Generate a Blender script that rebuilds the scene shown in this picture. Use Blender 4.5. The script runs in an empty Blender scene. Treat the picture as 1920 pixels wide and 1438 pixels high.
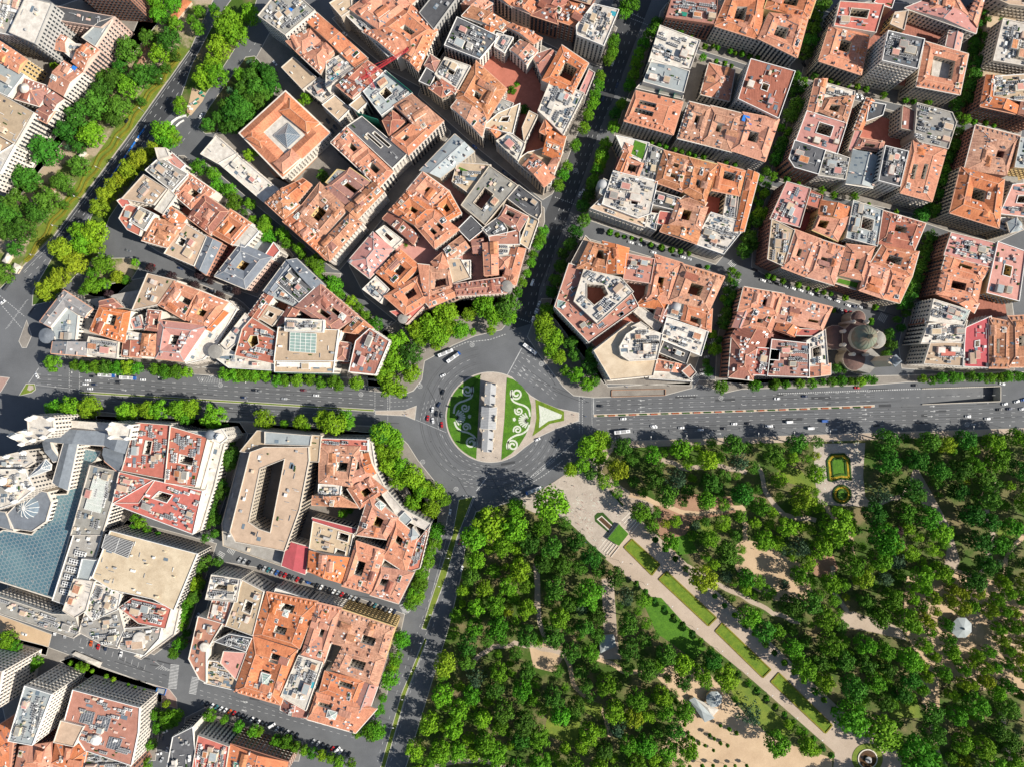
import bpy, math, random
from mathutils import Vector, Matrix, noise
from mathutils.geometry import tessellate_polygon
import numpy as np
R_ = random.Random(7)
sc = bpy.context.scene
COL = sc.collection

# ---------------------------------------------------------------- camera, sky, sun, exposure
S = 0.4            # metres on the ground per photo pixel (1920 px wide)
CAMH = 510.0       # flying height in metres
cam_d = bpy.data.cameras.new('camera'); cam = bpy.data.objects.new('camera', cam_d); COL.objects.link(cam)
cam.location = (0, 0, CAMH); cam.rotation_euler = (0, 0, 0)
cam_d.sensor_width = 36.0; cam_d.lens = 18.0 * CAMH / (960 * S)
cam_d.clip_start = 1.0; cam_d.clip_end = 6000.0
sc.camera = cam

SUN_EL, SUN_SH = math.radians(39), math.radians(16)      # elevation; shadows fall to the left and 16 deg up
sun_pos = Vector((math.cos(SUN_SH) * math.cos(SUN_EL), -math.sin(SUN_SH) * math.cos(SUN_EL), math.sin(SUN_EL)))
w = bpy.data.worlds.new('World'); sc.world = w; w.use_nodes = True
nt = w.node_tree; bg = nt.nodes['Background']
sky = nt.nodes.new('ShaderNodeTexSky'); sky.sky_type = 'NISHITA'; sky.sun_disc = False
sky.sun_elevation = SUN_EL; sky.sun_rotation = math.atan2(sun_pos.x, sun_pos.y)
nt.links.new(sky.outputs[0], bg.inputs[0]); bg.inputs[1].default_value = 0.083
sl = bpy.data.lights.new('sun', 'SUN'); sl.energy = 5.0; sl.angle = math.radians(0.53); sl.color = (1.0, 0.945, 0.85)
so = bpy.data.objects.new('sun', sl); COL.objects.link(so)
so.rotation_euler = (-sun_pos).to_track_quat('-Z', 'Y').to_euler()
sc.view_settings.view_transform = 'Standard'; sc.view_settings.look = 'None'
sc.view_settings.exposure = 0.54; sc.view_settings.gamma = 1.0; sc.view_settings.use_curve_mapping = False
sc.cycles.use_denoising = True
sc.cycles.max_bounces = 5; sc.cycles.diffuse_bounces = 3; sc.cycles.transparent_max_bounces = 4

# ---------------------------------------------------------------- materials
M = {}
def base_mat(name, rough=0.85, spec=0.2):
    m = bpy.data.materials.new(name); m.use_nodes = True
    b = m.node_tree.nodes['Principled BSDF']
    b.inputs['Roughness'].default_value = rough
    b.inputs['Specular IOR Level'].default_value = spec
    return m, m.node_tree, b
def rgb(c): return (c[0], c[1], c[2], 1.0)
def mat(name, col, col2=None, scale=0.25, rough=0.85, rnd=0.0, fine=0.0, metal=0.0, spec=0.2, lo=0.35, hi=0.68, stain=0.0):
    """plain procedural surface: two colours mixed by world-space noise, a finer grain, a tone per object"""
    m, t, b = base_mat(name, rough, spec); N = t.nodes; L = t.links
    b.inputs['Metallic'].default_value = metal
    geo = N.new('ShaderNodeNewGeometry')
    n = N.new('ShaderNodeTexNoise'); n.inputs['Scale'].default_value = scale; n.inputs['Detail'].default_value = 5; n.inputs['Roughness'].default_value = 0.62
    L.new(geo.outputs['Position'], n.inputs['Vector'])
    rp = N.new('ShaderNodeMapRange'); rp.inputs[1].default_value = lo; rp.inputs[2].default_value = hi
    L.new(n.outputs[0], rp.inputs[0])
    mx = N.new('ShaderNodeMix'); mx.data_type = 'RGBA'
    L.new(rp.outputs[0], mx.inputs[0]); mx.inputs[6].default_value = rgb(col); mx.inputs[7].default_value = rgb(col2 or [c * 0.75 for c in col])
    out = mx.outputs[2]
    if rnd:
        oi = N.new('ShaderNodeObjectInfo'); hs = N.new('ShaderNodeHueSaturation')
        r1 = N.new('ShaderNodeMapRange'); r1.inputs[3].default_value = 1 - rnd; r1.inputs[4].default_value = 1 + rnd
        L.new(oi.outputs['Random'], r1.inputs[0]); L.new(r1.outputs[0], hs.inputs['Value']); L.new(out, hs.inputs['Color'])
        m1 = N.new('ShaderNodeMath'); m1.operation = 'MULTIPLY'; m1.inputs[1].default_value = 7.31
        m2 = N.new('ShaderNodeMath'); m2.operation = 'FRACT'; L.new(oi.outputs['Random'], m1.inputs[0]); L.new(m1.outputs[0], m2.inputs[0])
        r2 = N.new('ShaderNodeMapRange'); r2.inputs[3].default_value = 0.5 - rnd * 0.06; r2.inputs[4].default_value = 0.5 + rnd * 0.06
        L.new(m2.outputs[0], r2.inputs[0]); L.new(r2.outputs[0], hs.inputs['Hue'])
        out = hs.outputs[0]
    if fine:
        n2 = N.new('ShaderNodeTexNoise'); n2.inputs['Scale'].default_value = 1.7; n2.inputs['Detail'].default_value = 3
        L.new(geo.outputs['Position'], n2.inputs['Vector'])
        r3 = N.new('ShaderNodeMapRange'); r3.inputs[1].default_value = 0.3; r3.inputs[2].default_value = 0.7; r3.inputs[3].default_value = 1 - fine; r3.inputs[4].default_value = 1 + fine
        L.new(n2.outputs[0], r3.inputs[0])
        mm = N.new('ShaderNodeMix'); mm.data_type = 'RGBA'; mm.blend_type = 'MULTIPLY'; mm.inputs[0].default_value = 1
        L.new(out, mm.inputs[6]); L.new(r3.outputs[0], mm.inputs[7]); out = mm.outputs[2]
    L.new(out, b.inputs['Base Color'])
    M[name] = m; return m
def tile_mat(name, col, col2, rnd=0.14, rib=0.16):
    """clay tile: courses run down the slope (worked out from the face normal), mottled patches and weathered streaks"""
    m, t, b = base_mat(name, 0.9, 0.12); N = t.nodes; L = t.links
    geo = N.new('ShaderNodeNewGeometry')
    cr = N.new('ShaderNodeVectorMath'); cr.operation = 'CROSS_PRODUCT'; cr.inputs[1].default_value = (0, 0.02, 1)
    L.new(geo.outputs['True Normal'], cr.inputs[0])
    nm = N.new('ShaderNodeVectorMath'); nm.operation = 'NORMALIZE'; L.new(cr.outputs[0], nm.inputs[0])
    du = N.new('ShaderNodeVectorMath'); du.operation = 'DOT_PRODUCT'; L.new(geo.outputs['Position'], du.inputs[0]); L.new(nm.outputs[0], du.inputs[1])
    c2 = N.new('ShaderNodeVectorMath'); c2.operation = 'CROSS_PRODUCT'; L.new(geo.outputs['True Normal'], c2.inputs[0]); L.new(nm.outputs[0], c2.inputs[1])
    dv = N.new('ShaderNodeVectorMath'); dv.operation = 'DOT_PRODUCT'; L.new(geo.outputs['Position'], dv.inputs[0]); L.new(c2.outputs[0], dv.inputs[1])
    cb = N.new('ShaderNodeCombineXYZ')
    mu = N.new('ShaderNodeMath'); mu.operation = 'MULTIPLY'; mu.inputs[1].default_value = 1.15; L.new(du.outputs['Value'], mu.inputs[0])
    mv = N.new('ShaderNodeMath'); mv.operation = 'MULTIPLY'; mv.inputs[1].default_value = 0.14; L.new(dv.outputs['Value'], mv.inputs[0])
    L.new(mu.outputs[0], cb.inputs[0]); L.new(mv.outputs[0], cb.inputs[1])
    st = N.new('ShaderNodeTexNoise'); st.inputs['Scale'].default_value = 1.0; st.inputs['Detail'].default_value = 2; L.new(cb.outputs[0], st.inputs['Vector'])
    n = N.new('ShaderNodeTexNoise'); n.inputs['Scale'].default_value = 0.16; n.inputs['Detail'].default_value = 6; n.inputs['Roughness'].default_value = 0.65
    L.new(geo.outputs['Position'], n.inputs['Vector'])
    n2 = N.new('ShaderNodeTexNoise'); n2.inputs['Scale'].default_value = 1.1; n2.inputs['Detail'].default_value = 2; L.new(geo.outputs['Position'], n2.inputs['Vector'])
    rp = N.new('ShaderNodeMapRange'); rp.inputs[1].default_value = 0.36; rp.inputs[2].default_value = 0.66; L.new(n.outputs[0], rp.inputs[0])
    mx = N.new('ShaderNodeMix'); mx.data_type = 'RGBA'; L.new(rp.outputs[0], mx.inputs[0]); mx.inputs[6].default_value = rgb(col); mx.inputs[7].default_value = rgb(col2)
    wv_ = N.new('ShaderNodeMath'); wv_.operation = 'MULTIPLY'; wv_.inputs[1].default_value = 3.1; L.new(du.outputs['Value'], wv_.inputs[0])
    sn = N.new('ShaderNodeMath'); sn.operation = 'SINE'; L.new(wv_.outputs[0], sn.inputs[0])
    am = N.new('ShaderNodeMath'); am.operation = 'MULTIPLY'; L.new(sn.outputs[0], am.inputs[0]); L.new(rp.outputs[0], am.inputs[1])
    a0 = N.new('ShaderNodeMath'); a0.operation = 'MULTIPLY_ADD'; a0.inputs[1].default_value = 0.13; L.new(am.outputs[0], a0.inputs[0]); L.new(st.outputs[0], a0.inputs[2])
    ad = N.new('ShaderNodeMath'); ad.operation = 'ADD'; L.new(a0.outputs[0], ad.inputs[0]); L.new(n2.outputs[0], ad.inputs[1])
    r3 = N.new('ShaderNodeMapRange'); r3.inputs[1].default_value = 0.6; r3.inputs[2].default_value = 1.4; r3.inputs[3].default_value = 1 - 1.6 * rib; r3.inputs[4].default_value = 1 + 1.2 * rib
    L.new(ad.outputs[0], r3.inputs[0])
    mm = N.new('ShaderNodeMix'); mm.data_type = 'RGBA'; mm.blend_type = 'MULTIPLY'; mm.inputs[0].default_value = 1; L.new(mx.outputs[2], mm.inputs[6]); L.new(r3.outputs[0], mm.inputs[7])
    oi = N.new('ShaderNodeObjectInfo'); hs = N.new('ShaderNodeHueSaturation')
    r1 = N.new('ShaderNodeMapRange'); r1.inputs[3].default_value = 1 - rnd; r1.inputs[4].default_value = 1 + rnd; L.new(oi.outputs['Random'], r1.inputs[0])
    m1 = N.new('ShaderNodeMath'); m1.operation = 'MULTIPLY'; m1.inputs[1].default_value = 9.7
    m2 = N.new('ShaderNodeMath'); m2.operation = 'FRACT'; L.new(oi.outputs['Random'], m1.inputs[0]); L.new(m1.outputs[0], m2.inputs[0])
    r2 = N.new('ShaderNodeMapRange'); r2.inputs[3].default_value = 0.8; r2.inputs[4].default_value = 1.08; L.new(m2.outputs[0], r2.inputs[0])
    L.new(r1.outputs[0], hs.inputs['Value']); L.new(r2.outputs[0], hs.inputs['Saturation']); L.new(mm.outputs[2], hs.inputs['Color'])
    L.new(hs.outputs[0], b.inputs['Base Color'])
    bp = N.new('ShaderNodeBump'); bp.inputs['Strength'].default_value = 0.35; bp.inputs['Distance'].default_value = 0.25; L.new(st.outputs[0], bp.inputs['Height']); L.new(bp.outputs[0], b.inputs['Normal'])
    M[name] = m; return m
tile_mat('tile_o', (0.555, 0.222, 0.113), (0.42, 0.15, 0.078), rib=0.2)
tile_mat('tile_t', (0.50, 0.243, 0.135), (0.32, 0.138, 0.078), rib=0.28)
tile_mat('tile_d', (0.33, 0.135, 0.095), (0.25, 0.10, 0.072))
tile_mat('tile_h', (0.58, 0.21, 0.10), (0.47, 0.165, 0.08), rnd=0.09)
mat('flat_r', (0.45, 0.145, 0.11), (0.36, 0.115, 0.085), 0.3, rnd=0.14, fine=0.08)
mat('flat_p', (0.50, 0.25, 0.21), (0.42, 0.20, 0.165), 0.3, rnd=0.12, fine=0.07)
mat('flat_m', (0.42, 0.085, 0.095), (0.35, 0.075, 0.08), 0.3, rnd=0.06, fine=0.08)
mat('flat_b', (0.46, 0.345, 0.24), (0.37, 0.275, 0.19), 0.25, rnd=0.15, fine=0.08)
mat('flat_g', (0.31, 0.295, 0.265), (0.23, 0.215, 0.19), 0.25, rnd=0.16, fine=0.1)
mat('flat_w', (0.60, 0.555, 0.49), (0.42, 0.38, 0.33), 0.3, rnd=0.12, fine=0.1)
mat('flat_k', (0.105, 0.105, 0.11), (0.075, 0.075, 0.08), 0.3, rnd=0.2, fine=0.12)
mat('flat_c', (0.33, 0.36, 0.36), (0.27, 0.295, 0.295), 0.2, rough=0.6, rnd=0.12, fine=0.06)
mat('flat_z', (0.27, 0.255, 0.25), (0.21, 0.20, 0.195), 0.3, rough=0.6, fine=0.1)
mat('lawn_olive', (0.145, 0.205, 0.018), (0.075, 0.14, 0.012), 0.25, fine=0.25)
mat('walk_mixed', (0.36, 0.285, 0.20), (0.115, 0.15, 0.035), 0.06, fine=0.2, lo=0.44, hi=0.56)
mat('slate', (0.185, 0.205, 0.23), (0.14, 0.155, 0.175), 0.3, rough=0.6, rnd=0.14, fine=0.08)
mat('flat_y', (0.53, 0.435, 0.31), (0.40, 0.31, 0.21), 0.11, rnd=0.05, fine=0.1)
mat('flat_v', (0.42, 0.205, 0.15), (0.33, 0.155, 0.11), 0.25, rnd=0.1, fine=0.1)
mat('asphalt_worn', (0.108, 0.111, 0.115), (0.085, 0.087, 0.091), 0.15, rough=0.85, fine=0.12)
mat('lawn', (0.075, 0.18, 0.013), (0.045, 0.125, 0.01), 0.22, fine=0.3)
mat('lawn_dry', (0.17, 0.21, 0.03), (0.10, 0.155, 0.022), 0.12, fine=0.2)
for n_, c_ in (('w', (0.70, 0.64, 0.56)), ('c', (0.60, 0.50, 0.37)), ('y', (0.60, 0.44, 0.20)), ('p', (0.62, 0.44, 0.36)), ('b', (0.34, 0.165, 0.115)), ('g', (0.40, 0.385, 0.36)), ('s', (0.52, 0.44, 0.345))):
    mat('wall_' + n_, c_, [v * 0.82 for v in c_], 0.12, rnd=0.1, fine=0.06)
mat('stone_trim', (0.62, 0.56, 0.485), (0.50, 0.44, 0.37), 0.3, rnd=0.1, fine=0.08)
mat('white_paint', (0.78, 0.76, 0.72), (0.66, 0.63, 0.58), 0.4, rnd=0.05)
mat('equip_white', (0.72, 0.71, 0.68), (0.58, 0.57, 0.54), 0.8)
mat('equip_grey', (0.36, 0.36, 0.36), (0.27, 0.27, 0.27), 0.8)
mat('equip_dark', (0.07, 0.07, 0.075), (0.05, 0.05, 0.055), 0.8)
mat('terracotta', (0.42, 0.15, 0.09), (0.34, 0.12, 0.08), 0.5, fine=0.1)
mat('glass_dark', (0.04, 0.048, 0.058), (0.025, 0.033, 0.042), 0.3, rough=0.15, spec=0.5)
mat('glass_sky', (0.16, 0.20, 0.235), (0.11, 0.145, 0.175), 0.3, rough=0.2, spec=0.5)
mat('glass_green', (0.27, 0.36, 0.32), (0.2, 0.28, 0.25), 0.3, rough=0.2, spec=0.5)
mat('glass_blue', (0.05, 0.115, 0.155), (0.125, 0.215, 0.23), 0.03, rough=0.22, spec=0.5)
mat('solar', (0.04, 0.05, 0.075), (0.03, 0.04, 0.06), 0.5, rough=0.25, spec=0.5)
mat('asphalt', (0.135, 0.139, 0.145), (0.10, 0.103, 0.108), 0.035, rough=0.9, fine=0.09, lo=0.36, hi=0.66)
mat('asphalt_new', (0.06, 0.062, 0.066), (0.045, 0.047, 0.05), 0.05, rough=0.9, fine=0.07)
mat('pavement', (0.25, 0.225, 0.195), (0.185, 0.165, 0.145), 0.12, fine=0.12)
mat('pavement_pink', (0.36, 0.24, 0.20), (0.29, 0.19, 0.16), 0.12, fine=0.12)
mat('paving_light', (0.42, 0.36, 0.30), (0.34, 0.285, 0.235), 0.15, fine=0.14)
mat('kerb', (0.50, 0.47, 0.42), (0.42, 0.39, 0.35), 0.5)
mat('marking', (0.50, 0.50, 0.49), (0.26, 0.26, 0.26), 0.35, fine=0.12, lo=0.4, hi=0.75)
mat('marking_yellow', (0.50, 0.37, 0.11), (0.35, 0.26, 0.1), 0.3)
mat('sand', (0.52, 0.38, 0.245), (0.42, 0.295, 0.185), 0.06, fine=0.08)
mat('sand_red', (0.36, 0.21, 0.135), (0.27, 0.155, 0.10), 0.06, fine=0.1)
mat('path', (0.43, 0.345, 0.27), (0.35, 0.275, 0.21), 0.06, fine=0.08)
mat('park_floor', (0.05, 0.095, 0.012), (0.19, 0.15, 0.075), 0.045, fine=0.25, lo=0.42, hi=0.66)
mat('patch_light', (0.135, 0.137, 0.14), (0.105, 0.107, 0.11), 0.4)
mat('gravel_white', (0.56, 0.57, 0.49), (0.40, 0.44, 0.34), 0.8, fine=0.1)
mat('gate_stone', (0.54, 0.46, 0.37), (0.43, 0.36, 0.285), 0.4, fine=0.1)
mat('zinc', (0.38, 0.38, 0.375), (0.31, 0.31, 0.31), 0.5, rough=0.55)
mat('net_green', (0.025, 0.24, 0.16), (0.02, 0.17, 0.12), 0.4)
mat('crane_red', (0.50, 0.04, 0.05), (0.42, 0.035, 0.045), 0.5, rough=0.5)
mat('copper', (0.165, 0.19, 0.14), (0.19, 0.145, 0.10), 0.14, rough=0.7, fine=0.12, lo=0.42, hi=0.6)
mat('slate_brown', (0.15, 0.085, 0.07), (0.105, 0.07, 0.06), 0.4, fine=0.1)
mat('bark', (0.10, 0.075, 0.05), (0.06, 0.045, 0.03), 1.5)
mat('tyre', (0.02, 0.02, 0.02), None, 1.0)
mat('water', (0.10, 0.055, 0.025), (0.07, 0.04, 0.02), 0.6, rough=0.1, spec=0.5)
mat('pool', (0.05, 0.30, 0.36), (0.04, 0.25, 0.31), 0.6, rough=0.1, spec=0.5)
mat('flower_red', (0.40, 0.05, 0.03), (0.12, 0.10, 0.02), 0.9)
mat('flower_yellow', (0.45, 0.27, 0.015), (0.16, 0.15, 0.015), 0.7)
mat('hedge', (0.035, 0.085, 0.012), (0.02, 0.05, 0.008), 0.8, fine=0.3)
mat('hedge_yellow', (0.21, 0.20, 0.02), (0.14, 0.12, 0.015), 0.3, fine=0.2)
mat('blue_tarp', (0.03, 0.19, 0.58), (0.025, 0.15, 0.5), 0.5)
mat('orange_paint', (0.65, 0.22, 0.02), None, 0.5)
for n_, c_ in (('white', (0.74, 0.74, 0.74)), ('black', (0.012, 0.012, 0.014)), ('grey', (0.13, 0.135, 0.14)), ('silver', (0.40, 0.41, 0.42)), ('red', (0.42, 0.012, 0.015)), ('blue', (0.02, 0.09, 0.32)), ('navy', (0.015, 0.025, 0.06)), ('green', (0.05, 0.36, 0.05)), ('teal', (0.03, 0.15, 0.17)), ('orange', (0.55, 0.09, 0.01)), ('maroon', (0.12, 0.015, 0.02))):
    m, t, b = base_mat('car_' + n_, 0.3, 0.5); b.inputs['Base Color'].default_value = rgb(c_); b.inputs['Coat Weight'].default_value = 0.5; M['car_' + n_] = m
def leaf_mat(name, col, col2, rnd=0.25):
    m, t, b = base_mat(name, 0.75, 0.15); N = t.nodes; L = t.links
    geo = N.new('ShaderNodeNewGeometry'); n = N.new('ShaderNodeTexNoise'); n.inputs['Scale'].default_value = 0.5; n.inputs['Detail'].default_value = 3
    L.new(geo.outputs['Position'], n.inputs['Vector'])
    rp = N.new('ShaderNodeMapRange'); rp.inputs[1].default_value = 0.35; rp.inputs[2].default_value = 0.65; L.new(n.outputs[0], rp.inputs[0])
    mx = N.new('ShaderNodeMix'); mx.data_type = 'RGBA'; L.new(rp.outputs[0], mx.inputs[0]); mx.inputs[6].default_value = rgb(col); mx.inputs[7].default_value = rgb(col2)
    oi = N.new('ShaderNodeObjectInfo'); hs = N.new('ShaderNodeHueSaturation')
    r1 = N.new('ShaderNodeMapRange'); r1.inputs[3].default_value = 1 - rnd; r1.inputs[4].default_value = 1 + rnd; L.new(oi.outputs['Random'], r1.inputs[0])
    m1 = N.new('ShaderNodeMath'); m1.operation = 'MULTIPLY'; m1.inputs[1].default_value = 9.7
    m2 = N.new('ShaderNodeMath'); m2.operation = 'FRACT'; L.new(oi.outputs['Random'], m1.inputs[0]); L.new(m1.outputs[0], m2.inputs[0])
    r2 = N.new('ShaderNodeMapRange'); r2.inputs[3].default_value = 0.485; r2.inputs[4].default_value = 0.525; L.new(m2.outputs[0], r2.inputs[0])
    L.new(r1.outputs[0], hs.inputs['Value']); L.new(r2.outputs[0], hs.inputs['Hue']); L.new(mx.outputs[2], hs.inputs['Color'])
    L.new(hs.outputs[0], b.inputs['Base Color'])
    tr = N.new('ShaderNodeBsdfTranslucent'); L.new(hs.outputs[0], tr.inputs[0])
    ms = N.new('ShaderNodeMixShader'); ms.inputs[0].default_value = 0.12
    L.new(b.outputs[0], ms.inputs[1]); L.new(tr.outputs[0], ms.inputs[2]); L.new(ms.outputs[0], N['Material Output'].inputs[0])
    M[name] = m
leaf_mat('leaf_plane', (0.185, 0.345, 0.012), (0.11, 0.245, 0.011), 0.18)
leaf_mat('leaf_mid', (0.115, 0.275, 0.011), (0.068, 0.18, 0.010), 0.32)
leaf_mat('leaf_dark', (0.07, 0.185, 0.014), (0.042, 0.12, 0.012), 0.32)
leaf_mat('leaf_yellow', (0.25, 0.31, 0.014), (0.17, 0.24, 0.012), 0.15)
leaf_mat('leaf_grey', (0.065, 0.12, 0.055), (0.045, 0.09, 0.045), 0.2)
leaf_mat('leaf_purple', (0.055, 0.03, 0.032), (0.035, 0.022, 0.025), 0.2)

# ---------------------------------------------------------------- helpers
TL = dict(a=(0, 0), b=(360, 0), c=(760, 0), d=(1100, 0), e=(1440, 0), f=(0, 260), g=(360, 260), h=(640, 260), i=(1020, 260), j=(1440, 260),
          k=(0, 480), l=(360, 480), m=(1020, 440), n=(1440, 520), o=(0, 760), p=(360, 780), q=(0, 1078), r=(300, 1078), s=(700, 560), u=(760, 780), v=(1100, 780), x=(1440, 780), y=(700, 1078))
K4 = 480 / 1917.0
def W(px, py, h=0.0):
    """the point at height h seen at that place of the survey photo, in metres (x east, y north, origin under the camera)"""
    k = S * (CAMH - h) / CAMH
    return ((px - 960) * k, (719 - py) * k)
def Tl(t, x, y, h=0.0):
    o = TL[t]; return W(o[0] + x * K4, o[1] + y * K4, h)
def nums(s): return [float(v) for v in s.replace(',', ' ').split()]
def pts(t, s, h=0.0):
    v = nums(s); return [Tl(t, v[i], v[i + 1], h) if t else W(v[i], v[i + 1], h) for i in range(0, len(v), 2)]
def area2(p): return sum(p[i][0] * p[(i + 1) % len(p)][1] - p[(i + 1) % len(p)][0] * p[i][1] for i in range(len(p))) / 2
def ccw(p): return list(p) if area2(p) > 0 else list(reversed(p))
def inset(p, d):
    """move each edge of a ccw polygon inwards by d (mitred)"""
    n = len(p); out = []
    for i in range(n):
        a, b, c = p[i - 1], p[i], p[(i + 1) % n]
        e1 = Vector((b[0] - a[0], b[1] - a[1])); e2 = Vector((c[0] - b[0], c[1] - b[1]))
        if e1.length < 1e-6 or e2.length < 1e-6: out.append(b); continue
        e1.normalize(); e2.normalize()
        n1 = Vector((-e1.y, e1.x)); n2 = Vector((-e2.y, e2.x)); m = n1 + n2
        k = max(0.35, 1 + n1.dot(n2)); m = m / k
        out.append((b[0] + m.x * d, b[1] + m.y * d))
    return out
def inside(pt, p):
    x, y = pt; c = False; j = len(p) - 1
    for i in range(len(p)):
        if (p[i][1] > y) != (p[j][1] > y) and x < (p[j][0] - p[i][0]) * (y - p[i][1]) / (p[j][1] - p[i][1]) + p[i][0]: c = not c
        j = i
    return c
def hull(P):
    P = sorted(set((round(a, 2), round(b, 2)) for a, b in P))
    def half(Q):
        o = []
        for q in Q:
            while len(o) > 1 and (o[-1][0] - o[-2][0]) * (q[1] - o[-2][1]) - (o[-1][1] - o[-2][1]) * (q[0] - o[-2][0]) <= 0: o.pop()
            o.append(q)
        return o
    a, b = half(P), half(P[::-1]); return a[:-1] + b[:-1]
class MB:
    def __init__(s): s.v = []; s.f = []; s.m = []
    def face(s, P, m=0):
        i = len(s.v); s.v.extend(P); s.f.append(tuple(range(i, i + len(P)))); s.m.append(m)
    def box(s, c, ux, sx, sy, z0, z1, m=0, top=None):
        """box on centre c, long axis ux (2d unit), half sizes sx sy; top = material of the top face"""
        px, py = -ux[1], ux[0]
        q = [(c[0] + a * sx * ux[0] + b * sy * px, c[1] + a * sx * ux[1] + b * sy * py) for a, b in ((-1, -1), (1, -1), (1, 1), (-1, 1))]
        s.prism(q, z0, z1, m, top)
    def prism(s, q, z0, z1, m=0, top=None, bottom=False):
        n = len(q); i = len(s.v)
        s.v.extend([(x, y, z0) for x, y in q]); s.v.extend([(x, y, z1) for x, y in q])
        for k in range(n):
            s.f.append((i + k, i + (k + 1) % n, i + n + (k + 1) % n, i + n + k)); s.m.append(m)
        s.f.append(tuple(range(i + n, i + 2 * n))); s.m.append(m if top is None else top)
        if bottom: s.f.append(tuple(range(i + n - 1, i - 1, -1))); s.m.append(m)
    def poly(s, outer, holes, z, m=0):
        loops = [[Vector((x, y, 0)) for x, y in outer]] + [[Vector((x, y, 0)) for x, y in h] for h in holes]
        i = len(s.v); flat = [(q.x, q.y, z) for lp in loops for q in lp]; s.v.extend(flat)
        for t in tessellate_polygon(loops):
            a, b, c = [flat[k] for k in t]
            if (b[0] - a[0]) * (c[1] - a[1]) - (b[1] - a[1]) * (c[0] - a[0]) < 0: t = (t[0], t[2], t[1])
            s.f.append(tuple(i + k for k in t)); s.m.append(m)
    def lathe(s, c, prof, n=20, m=0, ph=0.0, sq=1.0, ax=(1, 0)):
        i = len(s.v); py = (-ax[1], ax[0])
        for r, z in prof:
            for k in range(n):
                a = ph + 2 * math.pi * k / n; u, v_ = r * math.cos(a), r * sq * math.sin(a)
                s.v.append((c[0] + u * ax[0] + v_ * py[0], c[1] + u * ax[1] + v_ * py[1], z))
        for j in range(len(prof) - 1):
            for k in range(n):
                s.f.append((i + j * n + k, i + j * n + (k + 1) % n, i + (j + 1) * n + (k + 1) % n, i + (j + 1) * n + k)); s.m.append(m)
        s.f.append(tuple(i + (len(prof) - 1) * n + k for k in range(n))); s.m.append(m)
    def beam(s, a, b, t, m=0):
        a = Vector(a); b = Vector(b); d = (b - a).normalized(); u = d.cross(Vector((0, 0, 1)))
        if u.length < 0.01: u = Vector((1, 0, 0))
        u.normalize(); v = d.cross(u); i = len(s.v)
        for p in (a, b):
            for x, y in ((-1, -1), (1, -1), (1, 1), (-1, 1)): s.v.append(tuple(p + u * x * t + v * y * t))
        for f in ((0, 1, 5, 4), (1, 2, 6, 5), (2, 3, 7, 6), (3, 0, 4, 7), (3, 2, 1, 0), (4, 5, 6, 7)): s.f.append(tuple(i + k for k in f)); s.m.append(m)
    def ribbon(s, L, wd, z0, z1, m=0):
        """raised strip of width wd along polyline L"""
        l, r = [], []
        for k, p in enumerate(L):
            a = L[max(0, k - 1)]; b = L[min(len(L) - 1, k + 1)]; d = Vector((b[0] - a[0], b[1] - a[1])); d.normalize()
            l.append((p[0] - d.y * wd / 2, p[1] + d.x * wd / 2)); r.append((p[0] + d.y * wd / 2, p[1] - d.x * wd / 2))
        i = len(s.v); n = len(L)
        for P, z in ((l, z1), (r, z1), (l, z0), (r, z0)): s.v.extend([(x, y, z) for x, y in P])
        for k in range(n - 1):
            s.f += [(i + n + k, i + n + k + 1, i + k + 1, i + k), (i + k, i + k + 1, i + 2 * n + k + 1, i + 2 * n + k), (i + 3 * n + k, i + 3 * n + k + 1, i + n + k + 1, i + n + k)]; s.m += [m] * 3
    def build(s, name, mats, parent=None, kind=None, label=None, cat=None, group=None, smooth=False):
        if not s.f: return None
        me = bpy.data.meshes.new(name); me.from_pydata(s.v, [], s.f)
        for mm in (mats if isinstance(mats, (list, tuple)) else [mats]): me.materials.append(M[mm])
        if any(s.m): me.polygons.foreach_set('material_index', s.m)
        if smooth: me.polygons.foreach_set('use_smooth', [True] * len(s.f))
        return link(name, me, parent, kind, label, cat, group)
def link(name, me, parent=None, kind=None, label=None, cat=None, group=None, loc=None):
    o = bpy.data.objects.new(name, me); COL.objects.link(o)
    if parent: o.parent = parent
    if loc: o.location = loc
    for k, v_ in (('kind', kind), ('label', label), ('category', cat), ('group', group)):
        if v_: o[k] = v_
    return o
def thing(name, label, cat, group=None, loc=None):
    return link(name, None, None, None, label, cat, group, loc)
ORD = ['first', 'second', 'third', 'fourth', 'fifth', 'sixth', 'seventh', 'eighth', 'ninth', 'tenth', 'eleventh', 'twelfth', 'thirteenth', 'fourteenth', 'fifteenth', 'sixteenth', 'seventeenth', 'eighteenth', 'nineteenth', 'twentieth']
mat('ridge', (0.60, 0.33, 0.22), (0.50, 0.26, 0.17), 0.5)
def nth(i): return ORD[i] if i < 20 else ('twenty-' + ORD[i - 20] if i < 29 else str(i + 1) + 'th')
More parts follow.
